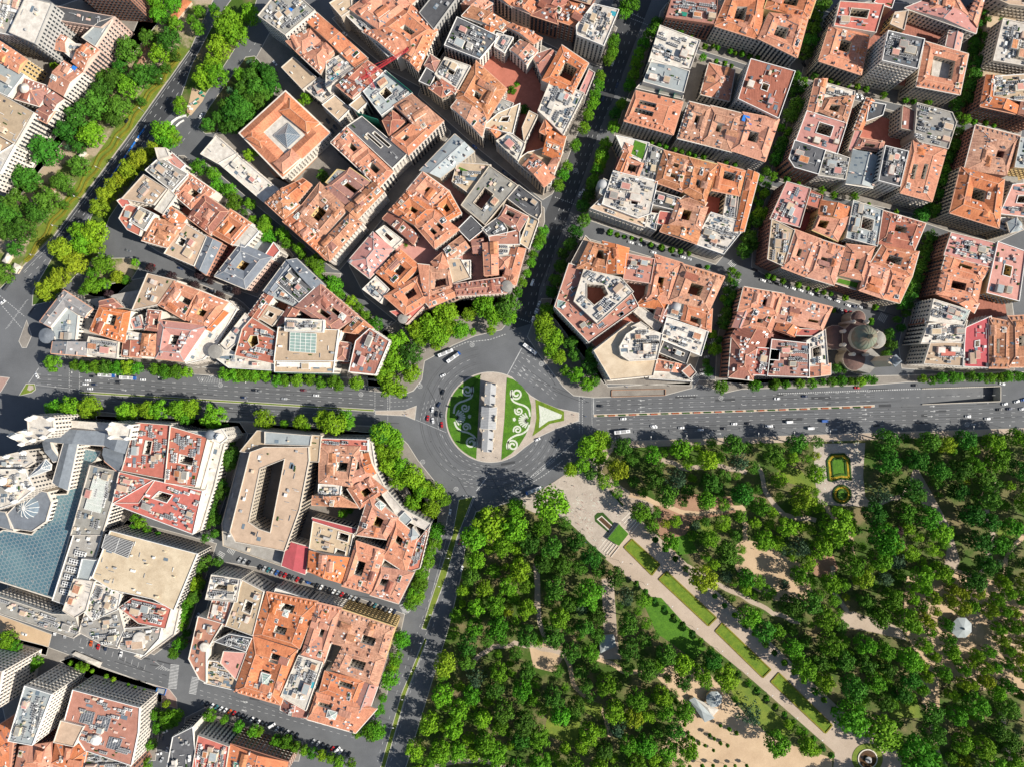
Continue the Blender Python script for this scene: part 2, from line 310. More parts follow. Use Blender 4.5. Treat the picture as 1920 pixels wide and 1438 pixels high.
# ---------------------------------------------------------------- ground, roads, pavements
PZ = 0.14
trench = ccw(pts('n', '1150,836 1735,818 1735,926 1150,949'))
ramp = ccw(pts('m', '508,1166 905,1158 905,1200 508,1212'))
g = MB(); g.poly([(-1500, -1500), (1500, -1500), (1500, 1500), (-1500, 1500)], [trench, ramp], 0.0)
g.build('ground', 'asphalt', kind='structure', label='grey asphalt of the streets and the roundabout', cat='road')
def pit(q, za, zb, name, label, wallm):
    """sunken ramp: q = four ground corners, left pair at depth za, right pair at zb"""
    q = sorted(q, key=lambda p: p[0]); l = sorted(q[:2], key=lambda p: p[1]); r = sorted(q[2:], key=lambda p: p[1])
    a = MB(); a.face([(*l[0], za), (*r[0], zb), (*r[1], zb), (*l[1], za)])
    root = a.build(name, 'asphalt', kind='structure', label=label, cat='road')
    b = MB(); H = 0.9
    for p, s, zp, zs in ((l[0], r[0], za, zb), (r[0], r[1], zb, zb), (r[1], l[1], zb, za), (l[1], l[0], za, za)):
        if zp > -0.3 and zs > -0.3: continue
        d = Vector((s[0] - p[0], s[1] - p[1])).normalized(); nn = (d.y * 0.45, -d.x * 0.45)
        b.face([(*s, zs), (*p, zp), (*p, H), (*s, H)]); b.face([(*p, H), (p[0] + nn[0], p[1] + nn[1], H), (s[0] + nn[0], s[1] + nn[1], H), (*s, H)][::-1])
        b.face([(p[0] + nn[0], p[1] + nn[1], 0), (s[0] + nn[0], s[1] + nn[1], 0), (s[0] + nn[0], s[1] + nn[1], H), (p[0] + nn[0], p[1] + nn[1], H)])
    b.build('retaining_wall', wallm, root)
    return root
pit(trench, -0.02, -7.0, 'underpass_ramp', 'sunken avenue lanes dropping into the tunnel mouth', 'stone_trim')
pit(ramp, -3.5, -0.5, 'garage_ramp', 'narrow ramp walled in brown beside the beige corner building', 'sand_red')
def slab(name, poly, material, label, cat='pavement', z=PZ, kerb=True, kind='structure'):
    p = ccw(poly); a = MB(); a.poly(p, [], z)
    for k in range(len(p)):
        q, s = p[k], p[(k + 1) % len(p)]; a.face([(*q, 0), (*s, 0), (*s, z), (*q, z)])
    o = a.build(name, material, kind=kind, label=label, cat=cat)
    if kerb:
        i = inset(p, 0.45); b = MB()
        for k in range(len(p)):
            k2 = (k + 1) % len(p); b.face([(*p[k], z + .012), (*p[k2], z + .012), (*i[k2], z + .012), (*i[k], z + .012)])
        b.build('kerb', 'kerb', o)
    return o
def sheet(name, poly, material, z, parent=None, label=None, cat=None, kind='structure'):
    a = MB(); a.poly(ccw(poly), [], z)
    return a.build(name, material, parent, kind if not parent else None, label, cat)
pv = 'grey paved pavement '
slab('pavement', pts('s', '225,722 300,690 365,610 385,470 470,425 600,352 760,284 960,238 1010,180 1080,40 1040,-60 700,-40 250,110 60,250 -60,420 -40,690'), 'pavement', pv + 'under the trees at the north-west of the roundabout')
slab('pavement', pts('', '700,798 740,808 765,832 784,862 820,907 846,940 836,990 812,1040 800,1100 780,1080 800,985 740,870 700,822'), 'pavement', pv + 'curving round the south-west of the roundabout')
slab('pavement', pts('', '998,605 988,632 1012,668 1030,692 1055,725 1075,742 1113,746 1245,742 1298,728 1298,716 1140,725 1100,650 1040,560 1015,560'), 'pavement', pv + 'at the north-east of the roundabout')
slab('pavement', pts('', '85,774 250,781 425,788 700,798 700,816 425,812 250,802 85,798'), 'pavement', pv + 'along the south side of the western avenue')
slab('pavement', pts('', '140,684 360,702 735,728 735,716 640,706 400,690 160,672'), 'pavement', pv + 'along the north side of the western avenue')
slab('pavement', pts('', '1300,728 1310,722 1360,737 1390,730 1500,727 1640,722 1700,717 1860,713 1990,708 1990,695 1700,703 1310,712'), 'pavement', pv + 'along the north side of the eastern avenue')
# western boulevard
slab('boulevard_walk', pts('', '-60,600 38,506 100,446 238,261 358,93 372,60 420,-40 300,-60 250,60 130,220 40,350 -60,420'), 'walk_mixed', 'sandy walk of the tree-lined boulevard', 'path')
bl = sheet('lawn_strip', pts('', '42,498 100,440 235,262 354,94 330,88 215,245 120,375 60,440'), 'lawn_dry', PZ + .05, label='narrow lawn with wavy hedges along the boulevard road', cat='lawn')
for off in (0.32, 0.72):
    L = []
    for k in range(90):
        t = k / 89; a = (48 + (338 - 48) * t, 490 + (102 - 490) * t); wob = 2.2 * math.sin(t * 60) + 1.5 * math.sin(t * 23)
        sh = (off - 0.5) * 17 * (0.6 + 0.8 * math.sin(t * math.pi)); dx, dy = 0.80, 0.60
        L.append(W(a[0] + dx * (sh + wob) , a[1] + dy * (sh + wob)))
    h_ = MB(); h_.ribbon(L, 1.5 if off > .5 else 0.9, PZ, PZ + 0.7); h_.build('wavy_hedge', 'hedge_yellow', bl)
slab('median', pts('', '60,574 96,566 140,520 184,480 205,410 262,325 325,252 310,240 250,300 185,375 165,420 100,480 62,545'), 'park_floor', 'planted strip under yellow-green trees between the boulevard roads', 'median')
slab('median', pts('', '330,208 352,222 385,180 430,110 470,45 490,-30 455,-30 400,45 360,120'), 'park_floor', 'planted strip beside the upper boulevard road', 'median')
sheet('road_resurfacing', pts('', '102,446 238,264 357,96 388,80 402,98 330,205 300,235 200,352 150,420 120,450'), 'asphalt_new', 0.02, label='darker asphalt of the upper boulevard road', cat='road')
sheet('street_asphalt', pts('', '955,620 1000,606 1012,540 1060,420 1095,330 1130,230 1175,120 1222,0 1150,-10 1150,40 1110,130 1075,260 1035,370 1010,430 985,520'), 'asphalt_new', 0.02, label='dark asphalt of the tree-lined street running north', cat='road')  # dark tone stands in for the shade of the buildings to the east
sheet('street_asphalt', pts('', '873,990 864,1078 838,1178 803,1291 757,1440 690,1440 742,1290 775,1170 810,1060 840,985'), 'asphalt', 0.02, label='road running south beside the park', cat='road')
slab('median', pts('', '860,935 888,930 858,1005 838,1078 800,1180 790,1178 822,1080 848,1000'), 'lawn_dry', 'grass median of the road beside the park, upper piece', 'median')
slab('median', pts('', '796,1195 802,1196 762,1300 722,1440 712,1440 752,1300'), 'lawn_dry', 'grass median of the road beside the park, lower piece', 'median')
slab('median', pts('', '148,733 702,767 702,772 148,738'), 'lawn_dry', 'thin green median of the western avenue', 'median')
mo = slab('median', pts('', '1113,776.5 1440,766.5 1640,758.5 1640,763 1440,771 1113,781.5'), 'sand', 'flowered median of the eastern avenue', 'median')
fb = MB()
for k in range(26):
    x = 1120 + k * 20; y = 779 - (x - 1113) * 0.0335; a, b = W(x, y + .8), W(x + 13, y - .45 + .8)
    fb.ribbon([a, b], 1.0, PZ, PZ + .55, k % 2)
fb.build('flower_bed', ['hedge', 'flower_red'], mo, kind='stuff')
slab('traffic_island', pts('s', '15,836 235,832 325,798 312,908 240,878 15,866'), 'paving_light', 'paved triangle island west of the roundabout', 'traffic island')
slab('traffic_island', pts('k', '138,1050 195,955 262,955 270,1000 240,1025'), 'lawn_dry', 'small grass island with pale flowers at the western junction', 'traffic island')
slab('traffic_island', pts('k', '140,640 200,480 240,600 200,690 165,690'), 'pavement', 'pale kerbed island below the slate mansion', 'traffic island')
sheet('flower_patch', pts('k', '205,1000 215,965 250,970 255,995 225,1010'), 'paving_light', PZ + .06, label='pink flower patch on the small western island', cat='flowers')
slab('traffic_island', pts('k', '-60,1030 -10,900 75,910 10,1015 -40,1060'), 'pavement_pink', 'pinkish flower island at the left edge', 'traffic island')

slab('garden_ground', pts('b', '40,960 130,800 400,430 470,420 560,520 640,640 620,700 360,990 100,1005'), 'park_floor', 'green garden floor beside the glass pyramid palace', 'garden')
slab('garden_ground', pts('k', '600,270 690,20 1000,15 1050,80 960,220 860,310 700,310'), 'walk_mixed', 'sandy and green garden floor beside the slate mansion', 'garden')
slab('pavement', pts('q', '445,640 545,605 760,690 1000,770 1270,850 1325,920 1330,1000 1130,930 640,770'), 'pavement_pink', 'pink paved promenade of the lower left street')
slab('square', pts('q', '-60,270 390,440 350,600 160,560 -60,440'), 'sand', 'sandy cobbled square at the left edge', 'square')
slab('pavement', pts('g', '560,960 640,780 760,900 880,1000 1120,1010 1100,1080 960,1060 830,960 640,880'), 'pavement', 'paved widening of the green lane with cafe tables')
sheet('court_paving', pts('b', '900,790 1060,1060 740,1390 560,1250 500,1180 620,1330 690,1330 1030,1000'), 'sand_red', PZ + .03, label='brown paved court behind the palace', cat='paving')
# ---- road markings
mk = {}
def marks(key, label):
    if key not in mk: mk[key] = (MB(), label)
    return mk[key][0]
ZM = 0.035
def strip(m, a, b, wd=0.22, z=ZM, mi=0):
    d = Vector((b[0] - a[0], b[1] - a[1]))
    if d.length < 1e-4: return
    d.normalize(); n = (-d.y * wd / 2, d.x * wd / 2)
    m.face([(a[0] - n[0], a[1] - n[1], z), (b[0] - n[0], b[1] - n[1], z), (b[0] + n[0], b[1] + n[1], z), (a[0] + n[0], a[1] + n[1], z)][::-1] if False else
           [(a[0] + n[0], a[1] + n[1], z), (a[0] - n[0], a[1] - n[1], z), (b[0] - n[0], b[1] - n[1], z), (b[0] + n[0], b[1] + n[1], z)], mi)
def dashes(m, L, on=2.4, off=3.4, wd=0.22, z=ZM, ph=0.0):
    s = -ph; state = True
    for a, b in zip(L[:-1], L[1:]):
        a = Vector(a); b = Vector(b); d = b - a; ln = d.length; d = d / ln; t = 0.0
        while t < ln:
            per = on + off; r = (s + t) % per
            if r < on:
                e = min(ln, t + on - r); strip(m, a + d * t, a + d * e, wd, z); t = e + 1e-4
            else: t += per - r + 1e-4
        s += ln
def line(m, L, wd=0.25, z=ZM):
    for a, b in zip(L[:-1], L[1:]): strip(m, a, b, wd, z)
def zebra(m, a, b, wd, n=None):
    """pedestrian crossing from a to b: bars of length wd across the walk"""
    d = Vector((b[0] - a[0], b[1] - a[1])); ln = d.length; d.normalize(); n = int(ln / 1.05); pn = (-d.y, d.x)
    for k in range(n):
        c = (a[0] + d.x * (k + .5) * ln / n, a[1] + d.y * (k + .5) * ln / n)
        strip(m, (c[0] - pn[0] * wd / 2, c[1] - pn[1] * wd / 2), (c[0] + pn[0] * wd / 2, c[1] + pn[1] * wd / 2), 0.52)
def arc(c, r, a0, a1, n=24):
    return [W(c[0] + r * math.cos(math.radians(a0 + (a1 - a0) * k / n)), c[1] - r * math.sin(math.radians(a0 + (a1 - a0) * k / n))) for k in range(n + 1)]
e = marks('east', 'white lane lines of the eastern avenue')
med = lambda x: 779 - (x - 1113) * (18.0 / 527)
for o_ in (-10.5, -19, -27): dashes(e, [W(1118, med(1118) + o_), W(1640, med(1640) + o_ + 1)], 2.6, 5.2, .22)
for o_ in (11, 19, 27.5, 36): dashes(e, [W(1118, med(1118) + o_ - 2), W(1920, med(1920) + o_ + 2)], 2.6, 5.6, .22)
line(e, [W(1113, 746), W(1113, 777)], .5); line(e, [W(1110, 743), W(1110, 812)], .2)
for x in (1086, 1092, 1110): dashes(e, [W(x, 740), W(x, 812)], .55, .75, .5)
dashes(e, pts('n', '80,870 1730,815'), 1.0, 0.7, .8)
dashes(e, pts('m', '1000,1208 1150,1200'), 1.2, .8, .5)
for k in range(5): dashes(e, pts('n', f'{840+k*190},{905-k*5} {1020+k*190},{900-k*5}'), 2.4, 5.5, .22)
wv = marks('west', 'white lane lines of the western avenue')
mdw = lambda x: 735.5 + (x - 148) * (34.0 / 554)
for o_ in (-11, -19.5, -28): dashes(wv, [W(70, mdw(70) + o_ - 1), W(722, mdw(722) + o_)], 2.6, 5.2, .22)
dashes(wv, [W(150, mdw(150) + 12), W(700, mdw(700) + 12)], 2.6, 5.4, .22)
for x in (703, 727): dashes(wv, [W(x, 735), W(x, 792)], .55, .75, .5)
for x in (130, 149): dashes(wv, [W(x, 692), W(x, 734)], .55, .75, .5)
line(wv, [W(731, 738), W(731, 764)], .45)
line(wv, pts('k', '215,950 290,840'), .4); line(wv, pts('k', '270,965 590,1000'), .25)
for k in range(14):
    strip(wv, Tl('k', 1475 + k * 14, 905), Tl('k', 1500 + k * 12, 950), .25)
rb = marks('ring', 'white lane lines of the roundabout')
C0 = (920, 782)
for r, a0, a1 in ((99, 285, 335), (112, 283, 338), (125, 281, 340), (138, 296, 338), (97, 200, 262), (100, 120, 200), (114, 110, 150), (116, 215, 255), (128, 222, 254), (92, 230, 268)):
    dashes(rb, arc(C0, r, a0, a1), 2.4, 3.6, .22)
line(rb, pts('s', '1110,375 1002,575'), .5)
for k, (x0, y0, x1, y1) in enumerate(((1105, 405, 1300, 500), (1110, 440, 1330, 605), (1085, 465, 1380, 735), (1060, 500, 1375, 770), (1045, 520, 1340, 660), (1030, 545, 1310, 695))):
    dashes(rb, pts('s', f'{x0},{y0} {x1},{y1}'), 2.4, 2.8, .22)
for x0, y0, x1, y1 in ((655, 1280, 890, 1300), (660, 1310, 850, 1335), (670, 1345, 830, 1360), (675, 1375, 815, 1390), (680, 1400, 800, 1412)): dashes(rb, pts('s', f'{x0},{y0} {x1},{y1}'), 2.4, 2.4, .22)
line(rb, pts('s', '855,1330 770,1438'), .5)
dashes(rb, pts('s', '600,370 700,328 870,310 1000,265'), 1.3, .9, .5)
line(rb, pts('s', '235,715 300,690 360,620'), .35)
for x0, y0, x1, y1 in ((125, 745, 300, 738), (125, 775, 290, 765), (125, 808, 270, 798)): dashes(rb, pts('s', f'{x0},{y0} {x1},{y1}'), 1.6, 1.4, .22)
line(rb, pts('s', '122,740 122,832'), .4); line(rb, pts('s', '318,905 545,1000'), .25)
for k in range(4): dashes(rb, pts('s', f'{350+k*28},{910-k*10} {385+k*28},{770-k*8}'), 2.0, 2.0, .25)
for a_, b_ in (('u', '740,600 1030,390 1300,170'), ('u', '750,615 1040,440 1180,330')): dashes(rb, pts(a_, b_), 1.4, .8, .45)
line(rb, pts('u', '940,450 1100,310'), .3); line(rb, pts('u', '960,460 1120,330'), .22)
for x0, y0, x1, y1 in ((435, 590, 520, 600), (435, 590, 410, 760), (520, 600, 450, 775)): line(rb, pts('u', f'{x0},{y0} {x1},{y1}'), .35)
al = marks('south', 'white lane lines of the road beside the park')
for off in (-9, 8, 16): dashes(al, [W(836 + off, 1060), W(790 + off, 1190), W(752 + off, 1300), W(714 + off, 1436)], 2.4, 4.2, .22)
for off in (-2.5, 6.5): line(al, [W(842 + off, 1000), W(826 + off, 1060), W(794 + off, 1180)], .22); line(al, [W(796 + off, 1198), W(757 + off, 1300), W(715 + off, 1438)], .22)
zebra(al, *pts('y', '212,215 250,290'), 4.5); line(al, pts('y', '30,1115 130,1145'), .4)
st = marks('side', 'white bars of the crossings in the side streets')
for t_, s_, wd in (('q', '1310,665 1290,850', 6.5), ('q', '1465,760 1440,890', 5.5), ('q', '365,600 435,625', 7.0), ('p', '135,915 115,980', 6), ('p', '230,1015 195,1075', 5), ('p', '270,990 320,1020', 5), ('o', '1560,985 1540,1060', 6),
                   ('m', '1390,200 1430,240', 5), ('m', '1340,370 1385,410', 5), ('m', '1460,325 1440,355', 5), ('n', '830,290 885,320', 6), ('k', '1570,850 1600,900', 6), ('e', '240,630 290,660', 5), ('e', '1630,210 1690,225', 5), ('r', '1820,220 1860,280', 5), ('m', '1120,1065 1150,1100', 5)):
    zebra(st, *pts(t_, s_), wd)
bs = marks('bottom', 'white lane lines of the lower left street')
for o_ in (0, 34): dashes(bs, pts('q', f'480,{530+o_} 1260,{780+o_}'), 2.2, 4.6, .2); dashes(bs, pts('r', f'300,{860+o_} 1480,{1190+o_}'), 2.4, 3.2, .22)
for k in range(6): line(bs, pts('q', f'{1150+k*16},{640+k*12} {1205+k*14},{672+k*7} {1165+k*17},{700+k*3}'), .35)
for k in range(12): strip(bs, Tl('q', 560 + k * 48, 450 + k * 20), Tl('q', 550 + k * 48, 490 + k * 20), .25)
rc = marks('boulevard', 'white lane lines of the boulevard and the western junction')
for o_ in (0, 8.5, 17): dashes(rc, [W(46 + o_, 512 + o_ * .7), W(108 + o_, 452 + o_ * .7), W(240 + o_, 272 + o_ * .7), W(362 + o_, 100 + o_ * .7)], 2.6, 5.0, .28)
line(rc, [W(44, 510), W(104, 449), W(240, 266), W(359, 97)], .22)
for t_, s_ in (('k', '0,300 190,460'), ('k', '20,380 160,540')): dashes(rc, pts(t_, s_), 1.0, .9, .5)
for k in range(9): line(rc, pts('k', f'{40+k*18},{550-k*25} {75+k*17},{520-k*24}'), .22)
dashes(rc, [W(480, 80), W(410, 180), W(335, 275)], 2.4, 4, .25)
sr = marks('north', 'white lane lines of the tree-lined street running north')
for o_ in (0, 9, 18): dashes(sr, [W(985 + o_, 590), W(1030 + o_, 440), W(1085 + o_, 300), W(1135 + o_, 170), W(1180 + o_, 20)], 2.2, 5.2, .25)
for t_, s_ in (('h', '1600,440 1760,500'), ('s', '1060,140 1200,190'), ('d', '310,90 440,150'), ('d', '330,140 460,190')): dashes(sr, pts(t_, s_), .8, .8, .5)
# turn arrows and speed rings
def arrow(m, c, ang, ln=4.0):
    d = (math.cos(ang), math.sin(ang)); a = (c[0] - d[0] * ln / 2, c[1] - d[1] * ln / 2); b = (c[0] + d[0] * ln / 6, c[1] + d[1] * ln / 6); tip = (c[0] + d[0] * ln / 2, c[1] + d[1] * ln / 2)
    strip(m, a, b, .35); n = (-d[1] * .75, d[0] * .75)
    m.face([(b[0] + n[0], b[1] + n[1], ZM), (b[0] - n[0], b[1] - n[1], ZM), (tip[0], tip[1], ZM)])
def thirty(m, c, ang, r=1.75):
    n = 20; u = (math.cos(ang), math.sin(ang)); v = (-u[1], u[0])
    ring = lambda rr, k: (c[0] + rr * math.cos(2 * math.pi * k / n), c[1] + rr * math.sin(2 * math.pi * k / n), ZM)
    for k in range(n): m.face([ring(r - .3, k), ring(r, k), ring(r, k + 1), ring(r - .3, k + 1)])
    P = lambda x, y: (c[0] + u[0] * x + v[0] * y, c[1] + u[1] * x + v[1] * y)
    for seg in (((-.9, .75), (-.2, .75)), ((-.7, 0), (-.2, 0)), ((-.9, -.75), (-.2, -.75)), ((-.2, .75), (-.2, -.75)), ((.2, .75), (.85, .75)), ((.2, -.75), (.85, -.75)), ((.2, .75), (.2, -.75)), ((.85, .75), (.85, -.75))): strip(m, P(*seg[0]), P(*seg[1]), .2)
for m_, t_, x, y, an in ((rb, 's', 1505, 708, -40), (rb, 's', 1258, 490, -45), (rb, 's', 740, 348, 15), (rb, 's', 350, 655, 45), (rb, 'u', 380, 545, 0), (e, 'n', 450, 1140, 3), (e, 'n', 1490, 1100, 3), (e, 'v', 935, 130, 3), (wv, 'k', 1650, 967, -3), (wv, 'l', 1265, 1035, -3), (e, 'm', 1325, 1222, 3), (rb, 'p', 1550, 140, -60), (sr, 'h', 1755, 240, 65), (rb, 's', 370, 1220, -60)):
    thirty(m_, Tl(t_, x, y), math.radians(an))
for m_, t_, x, y, an in ((e, 'n', 720, 990, 3), (e, 'n', 725, 1022, 3), (e, 'n', 720, 1060, 3), (e, 'n', 1230, 965, 3), (e, 'n', 1235, 1000, 3), (e, 'n', 1215, 1040, 3), (e, 'm', 735, 1240, 183), (e, 'm', 735, 1290, 183), (e, 'm', 735, 1322, 183), (rb, 's', 1125, 530, -50), (rb, 's', 1095, 570, -50), (rb, 's', 1160, 465, -45), (wv, 'k', 930, 1005, -3), (bs, 'q', 610, 540, -18), (bs, 'q', 600, 575, -18), (bs, 'r', 640, 945, -16), (bs, 'r', 630, 1015, -16), (bs, 'q', 1820, 945, -16), (bs, 'q', 1830, 1010, -16), (e, 'n', 500, 1138, 3), (e, 'n', 1540, 1100, 3), (e, 'v', 990, 130, 3)):
    arrow(m_, Tl(t_, x, y), math.radians(an))
for k_, (m_, lb) in mk.items():
    o_ = m_.build('lane_marking', 'marking', kind='stuff', label=lb, cat='road marking')

# ---- repairs, joints and manholes in the asphalt
rp_ = MB(); g3 = random.Random(12)
AV = [((70, 712), (720, 752), 16), ((150, 752), (690, 786), 9), ((1120, 762), (1630, 742), 14), ((1120, 795), (1910, 770), 20), ((800, 720), (880, 900), 40), ((960, 660), (1070, 760), 30), ((930, 880), (1080, 830), 25), ((860, 1000), (740, 1400), 26), ((130, 1200), (600, 1340), 14), ((60, 600), (300, 200), 14), ((1000, 580), (1180, 60), 16), ((420, 1050), (730, 1150), 6), ((1060, 440), (1340, 520), 5), ((1420, 520), (1660, 590), 5)]
for (xa, ya), (xb, yb), sp in AV:
    ln = math.hypot(xb - xa, yb - ya); an = math.atan2(-(yb - ya), xb - xa); ux = (math.cos(an), math.sin(an))
    for _ in range(int(ln / 14)):
        t = g3.random(); o_ = g3.uniform(-sp, sp); p = W(xa + (xb - xa) * t - (yb - ya) / ln * o_, ya + (yb - ya) * t + (xb - xa) / ln * o_); k = g3.random(); z = .012 + g3.random() * .008
        if inside(p, trench) or inside(p, ramp): continue
        if k < .3: strip(rp_, p, (p[0] + ux[0] * g3.uniform(3, 16), p[1] + ux[1] * g3.uniform(3, 16)), g3.uniform(.5, 2.2), z, g3.choice([0, 0, 1]))
        elif k < .6: strip(rp_, p, (p[0] + ux[0] * g3.uniform(14, 45), p[1] + ux[1] * g3.uniform(14, 45)), g3.uniform(.12, .5), z, 0)
        else: rp_.face([(p[0] + .42 * math.cos(a_), p[1] + .42 * math.sin(a_), z) for a_ in [i * math.pi / 4 for i in range(8)]], 0 if k < .85 else 2)
for L_, offs in (([(70, 731), (720, 771)], (-7, -15.5, -24)), ([(150, 748), (700, 782)], (-6, 4)), ([(1118, 779), (1640, 761)], (-6, -15, -23)), ([(1118, 779), (1910, 752)], (6, 15, 23, 32)), ([(842, 1000), (794, 1180), (757, 1300), (716, 1436)], (-13, 12, 20))):
    for o_ in offs:
        for dd in (-1.9, 1.9):
            for a_, b_ in zip(L_[:-1], L_[1:]): vert = abs(b_[1] - a_[1]) > abs(b_[0] - a_[0]); q0, q1 = [(W(p[0] + o_ + dd, p[1]) if vert else W(p[0], p[1] + o_ + dd)) for p in (a_, b_)]; strip(rp_, q0, q1, .75, .009, 3)
for r_ in (93, 104, 118, 131):
    for dd in (-1.8, 1.8): A_ = arc(C0, r_ + dd, 100, 345, 60); [strip(rp_, a_, b_, .75, .0085, 3) for a_, b_ in zip(A_[:-1], A_[1:])]
rp_.build('road_repairs', ['asphalt_new', 'patch_light', 'equip_grey', 'asphalt_worn'], kind='stuff', label='dark asphalt patches, joints and manholes of the roads', cat='road patch')
# ---- the park
pk = slab('park_ground', pts('', '1146,827 1300,822 1580,812.5 1990,800 1990,1560 715,1560 760,1438 805,1291 840,1178 864,1078 874,1008 892,958 930,948 1000,925 1040,902 1072,880 1094,848 1115,833'), 'park_floor', 'green and earthy floor of the park', 'ground')
def on(name, s, material, label, cat, z=0.03, t=''):
    return sheet(name, pts(t, s), material, PZ + z, label=label, cat=cat)
on('park_path', '1146,827.5 1300,822.5 1580,813 1990,800.5 1990,812 1580,826 1300,834 1152,840 1135,865 1120,905 1185,960 1300,965 1200,935 1128,885 1118,850', 'path', 'pale walk along the park edge', 'path')
on('plaza_paving', '960,940 1000,925 1040,902 1072,880 1094,848 1120,842 1120,895 1160,935 1200,975 1132,1045 1090,1000 1060,972 1000,960', 'paving_light', 'pale stone paving of the park entrance plaza', 'paving', .05)
on('park_avenue', '1130,1043 1200,973 1245,1015 1400,1160 1600,1352 1660,1375 1690,1420 1690,1460 1560,1460 1565,1410 1400,1265 1200,1100', 'path', 'straight pale avenue running diagonally through the park', 'path', .04)
on('sand_clearing', '1225,1262 1260,1245 1320,1250 1350,1285 1400,1340 1450,1385 1560,1420 1560,1470 1260,1470 1240,1400 1290,1330', 'sand', 'sandy clearing around the small grey-roofed pavilion', 'sand', .03)
on('sand_clearing', '1375,1025 1395,1010 1440,1020 1470,1040 1510,1060 1525,1110 1500,1130 1450,1125 1400,1095 1375,1060', 'sand', 'sandy playground clearing north of the diagonal avenue', 'sand', .03)
on('sand_clearing', '1225,945 1290,925 1370,930 1380,960 1300,975 1285,1000 1260,1050 1230,990', 'sand_red', 'reddish earth clearing east of the plaza', 'sand', .035)
on('sand_clearing', '1525,1025 1560,1035 1572,1065 1550,1090 1525,1075', 'sand_red', 'small reddish earth patch between trees', 'sand', .036)
on('sand_clearing', '1700,1080 1740,1070 1790,1065 1870,1090 1920,1130 1990,1150 1990,1300 1880,1300 1800,1285 1730,1250 1690,1170', 'sand', 'sandy square around the octagonal bandstand', 'sand', .03)
on('park_path', '1712,880 1722,880 1745,920 1780,985 1800,1050 1790,1075 1768,1075 1775,1030 1755,985 1720,930 1700,915', 'path', 'pale path winding down to the bandstand', 'path', .034)
on('park_path', '1575,1150 1600,1145 1690,1180 1700,1200 1640,1185 1580,1175', 'path', 'pale path west of the bandstand', 'path', .034)
on('park_path', '1000,1060 1012,1060 1014,1150 1006,1150', 'path', 'thin path in the western wood', 'path', .034)
on('park_path', '1128,1085 1150,1080 1158,1200 1165,1235 1120,1235 1132,1190', 'path', 'pale path leading to the small kiosk', 'path', .034)
on('park_path', '990,1200 1030,1205 1060,1225 1040,1260 1000,1250', 'sand', 'small sandy spot in the western wood', 'sand', .034)
on('park_path', '1725,1260 1760,1270 1762,1330 1730,1330', 'sand', 'sandy path south of the bandstand', 'path', .034)
for s_, lb in (('1075,1300 1130,1320 1125,1350 1080,1325', 'pale lawn patch in the southern wood'), ('1030,1320 1090,1345 1080,1400 1020,1375', 'sunlit lawn in the southern wood'), ('1200,1115 1240,1120 1325,1215 1300,1235 1230,1185', 'bright lawn beside the diagonal avenue'), ('1340,1240 1390,1275 1490,1370 1460,1390 1380,1310', 'lawn strip south of the diagonal avenue'), ('1440,860 1500,880 1540,920 1480,905', 'sunny lawn east of the north wood'), ('1255,1010 1290,1000 1310,1035 1270,1040', 'little oval lawn near the plaza'), ('1870,985 1910,990 1900,1010 1870,1005', 'small sunny lawn at the right edge'), ('1660,1310 1720,1310 1730,1345 1670,1345', 'pale lawn above the round fountain'), ('1300,975 1370,985 1375,1000 1320,995', 'narrow lawn north of the playground'), ('1635,1225 1670,1240 1665,1270 1635,1265', 'lawn west of the bandstand')):
    on('lawn', s_, 'lawn' if 'bright' in lb or 'oval' in lb else 'lawn_dry', lb, 'lawn', .045)
PATHS = ['1180,925 1240,945 1290,962 1345,958 1392,950 1398,985 1396,1012', '1240,1035 1290,1062 1340,1092 1400,1120 1450,1150 1500,1165', '870,1252 920,1215 965,1205 1010,1212 1062,1228', '1120,1232 1180,1262 1240,1256', '1004,1055 1010,1150 1022,1205', '1875,1330 1888,1380 1898,1450', '1742,1325 1752,1380 1770,1450', '815,1432 900,1424 960,1440 1010,1450', '1690,1182 1640,1165 1590,1150 1562,1105 1560,1060', '1545,945 1560,968 1592,1000 1600,1040', '1640,945 1690,930 1712,905', '1870,900 1850,950 1862,1010 1850,1060 1830,1090', '1060,1228 1080,1290 1130,1330 1145,1380', '1420,870 1440,930 1470,965 1530,975', '1240,860 1290,880 1340,870 1400,885', '1920,1000 1890,1040 1880,1080']
PATHW = []
for k, s_ in enumerate(PATHS):
    v = nums(s_); P = [(v[i], v[i + 1]) for i in range(0, len(v), 2)]; C_ = []
    for i in range(len(P) - 1):
        for j in range(6): t = j / 6; C_.append((P[i][0] * (1 - t) + P[i + 1][0] * t + 2 * math.sin(i * 3 + j), P[i][1] * (1 - t) + P[i + 1][1] * t + 2 * math.cos(i * 2 + j)))
    C_ = [W(*p) for p in C_ + [P[-1]]]; PATHW += C_; m = MB(); m.ribbon(C_, 3.4, PZ, PZ + .036 + k * .0007); m.build('park_path', 'path' if k % 3 else 'sand', kind='structure', label='winding pale footpath through the wood, %s of its kind' % nth(k), cat='path')
# clipped parterres of the avenue
for k, s_ in enumerate(('1185,1010 1237,1057 1222,1077 1170,1025', '1250,1070 1343,1157 1328,1172 1235,1085', '1354,1167 1445,1254 1430,1269 1341,1182', '1460,1260 1560,1358 1547,1373 1445,1277')):
    p_ = ccw(pts('', s_)); a = MB(); a.poly(p_, [], PZ + .12)
    o_ = a.build('parterre', 'lawn_olive', label='long grass parterre of the diagonal avenue, %s from the plaza' % nth(k), cat='parterre', group='parterres of the diagonal avenue')
    hg = MB()
    for q0, q1 in zip(p_, p_[1:] + p_[:1]): hg.ribbon([q0, q1], 0.9, PZ, PZ + .65)
    hg.build('hedge', 'hedge_yellow', o_)
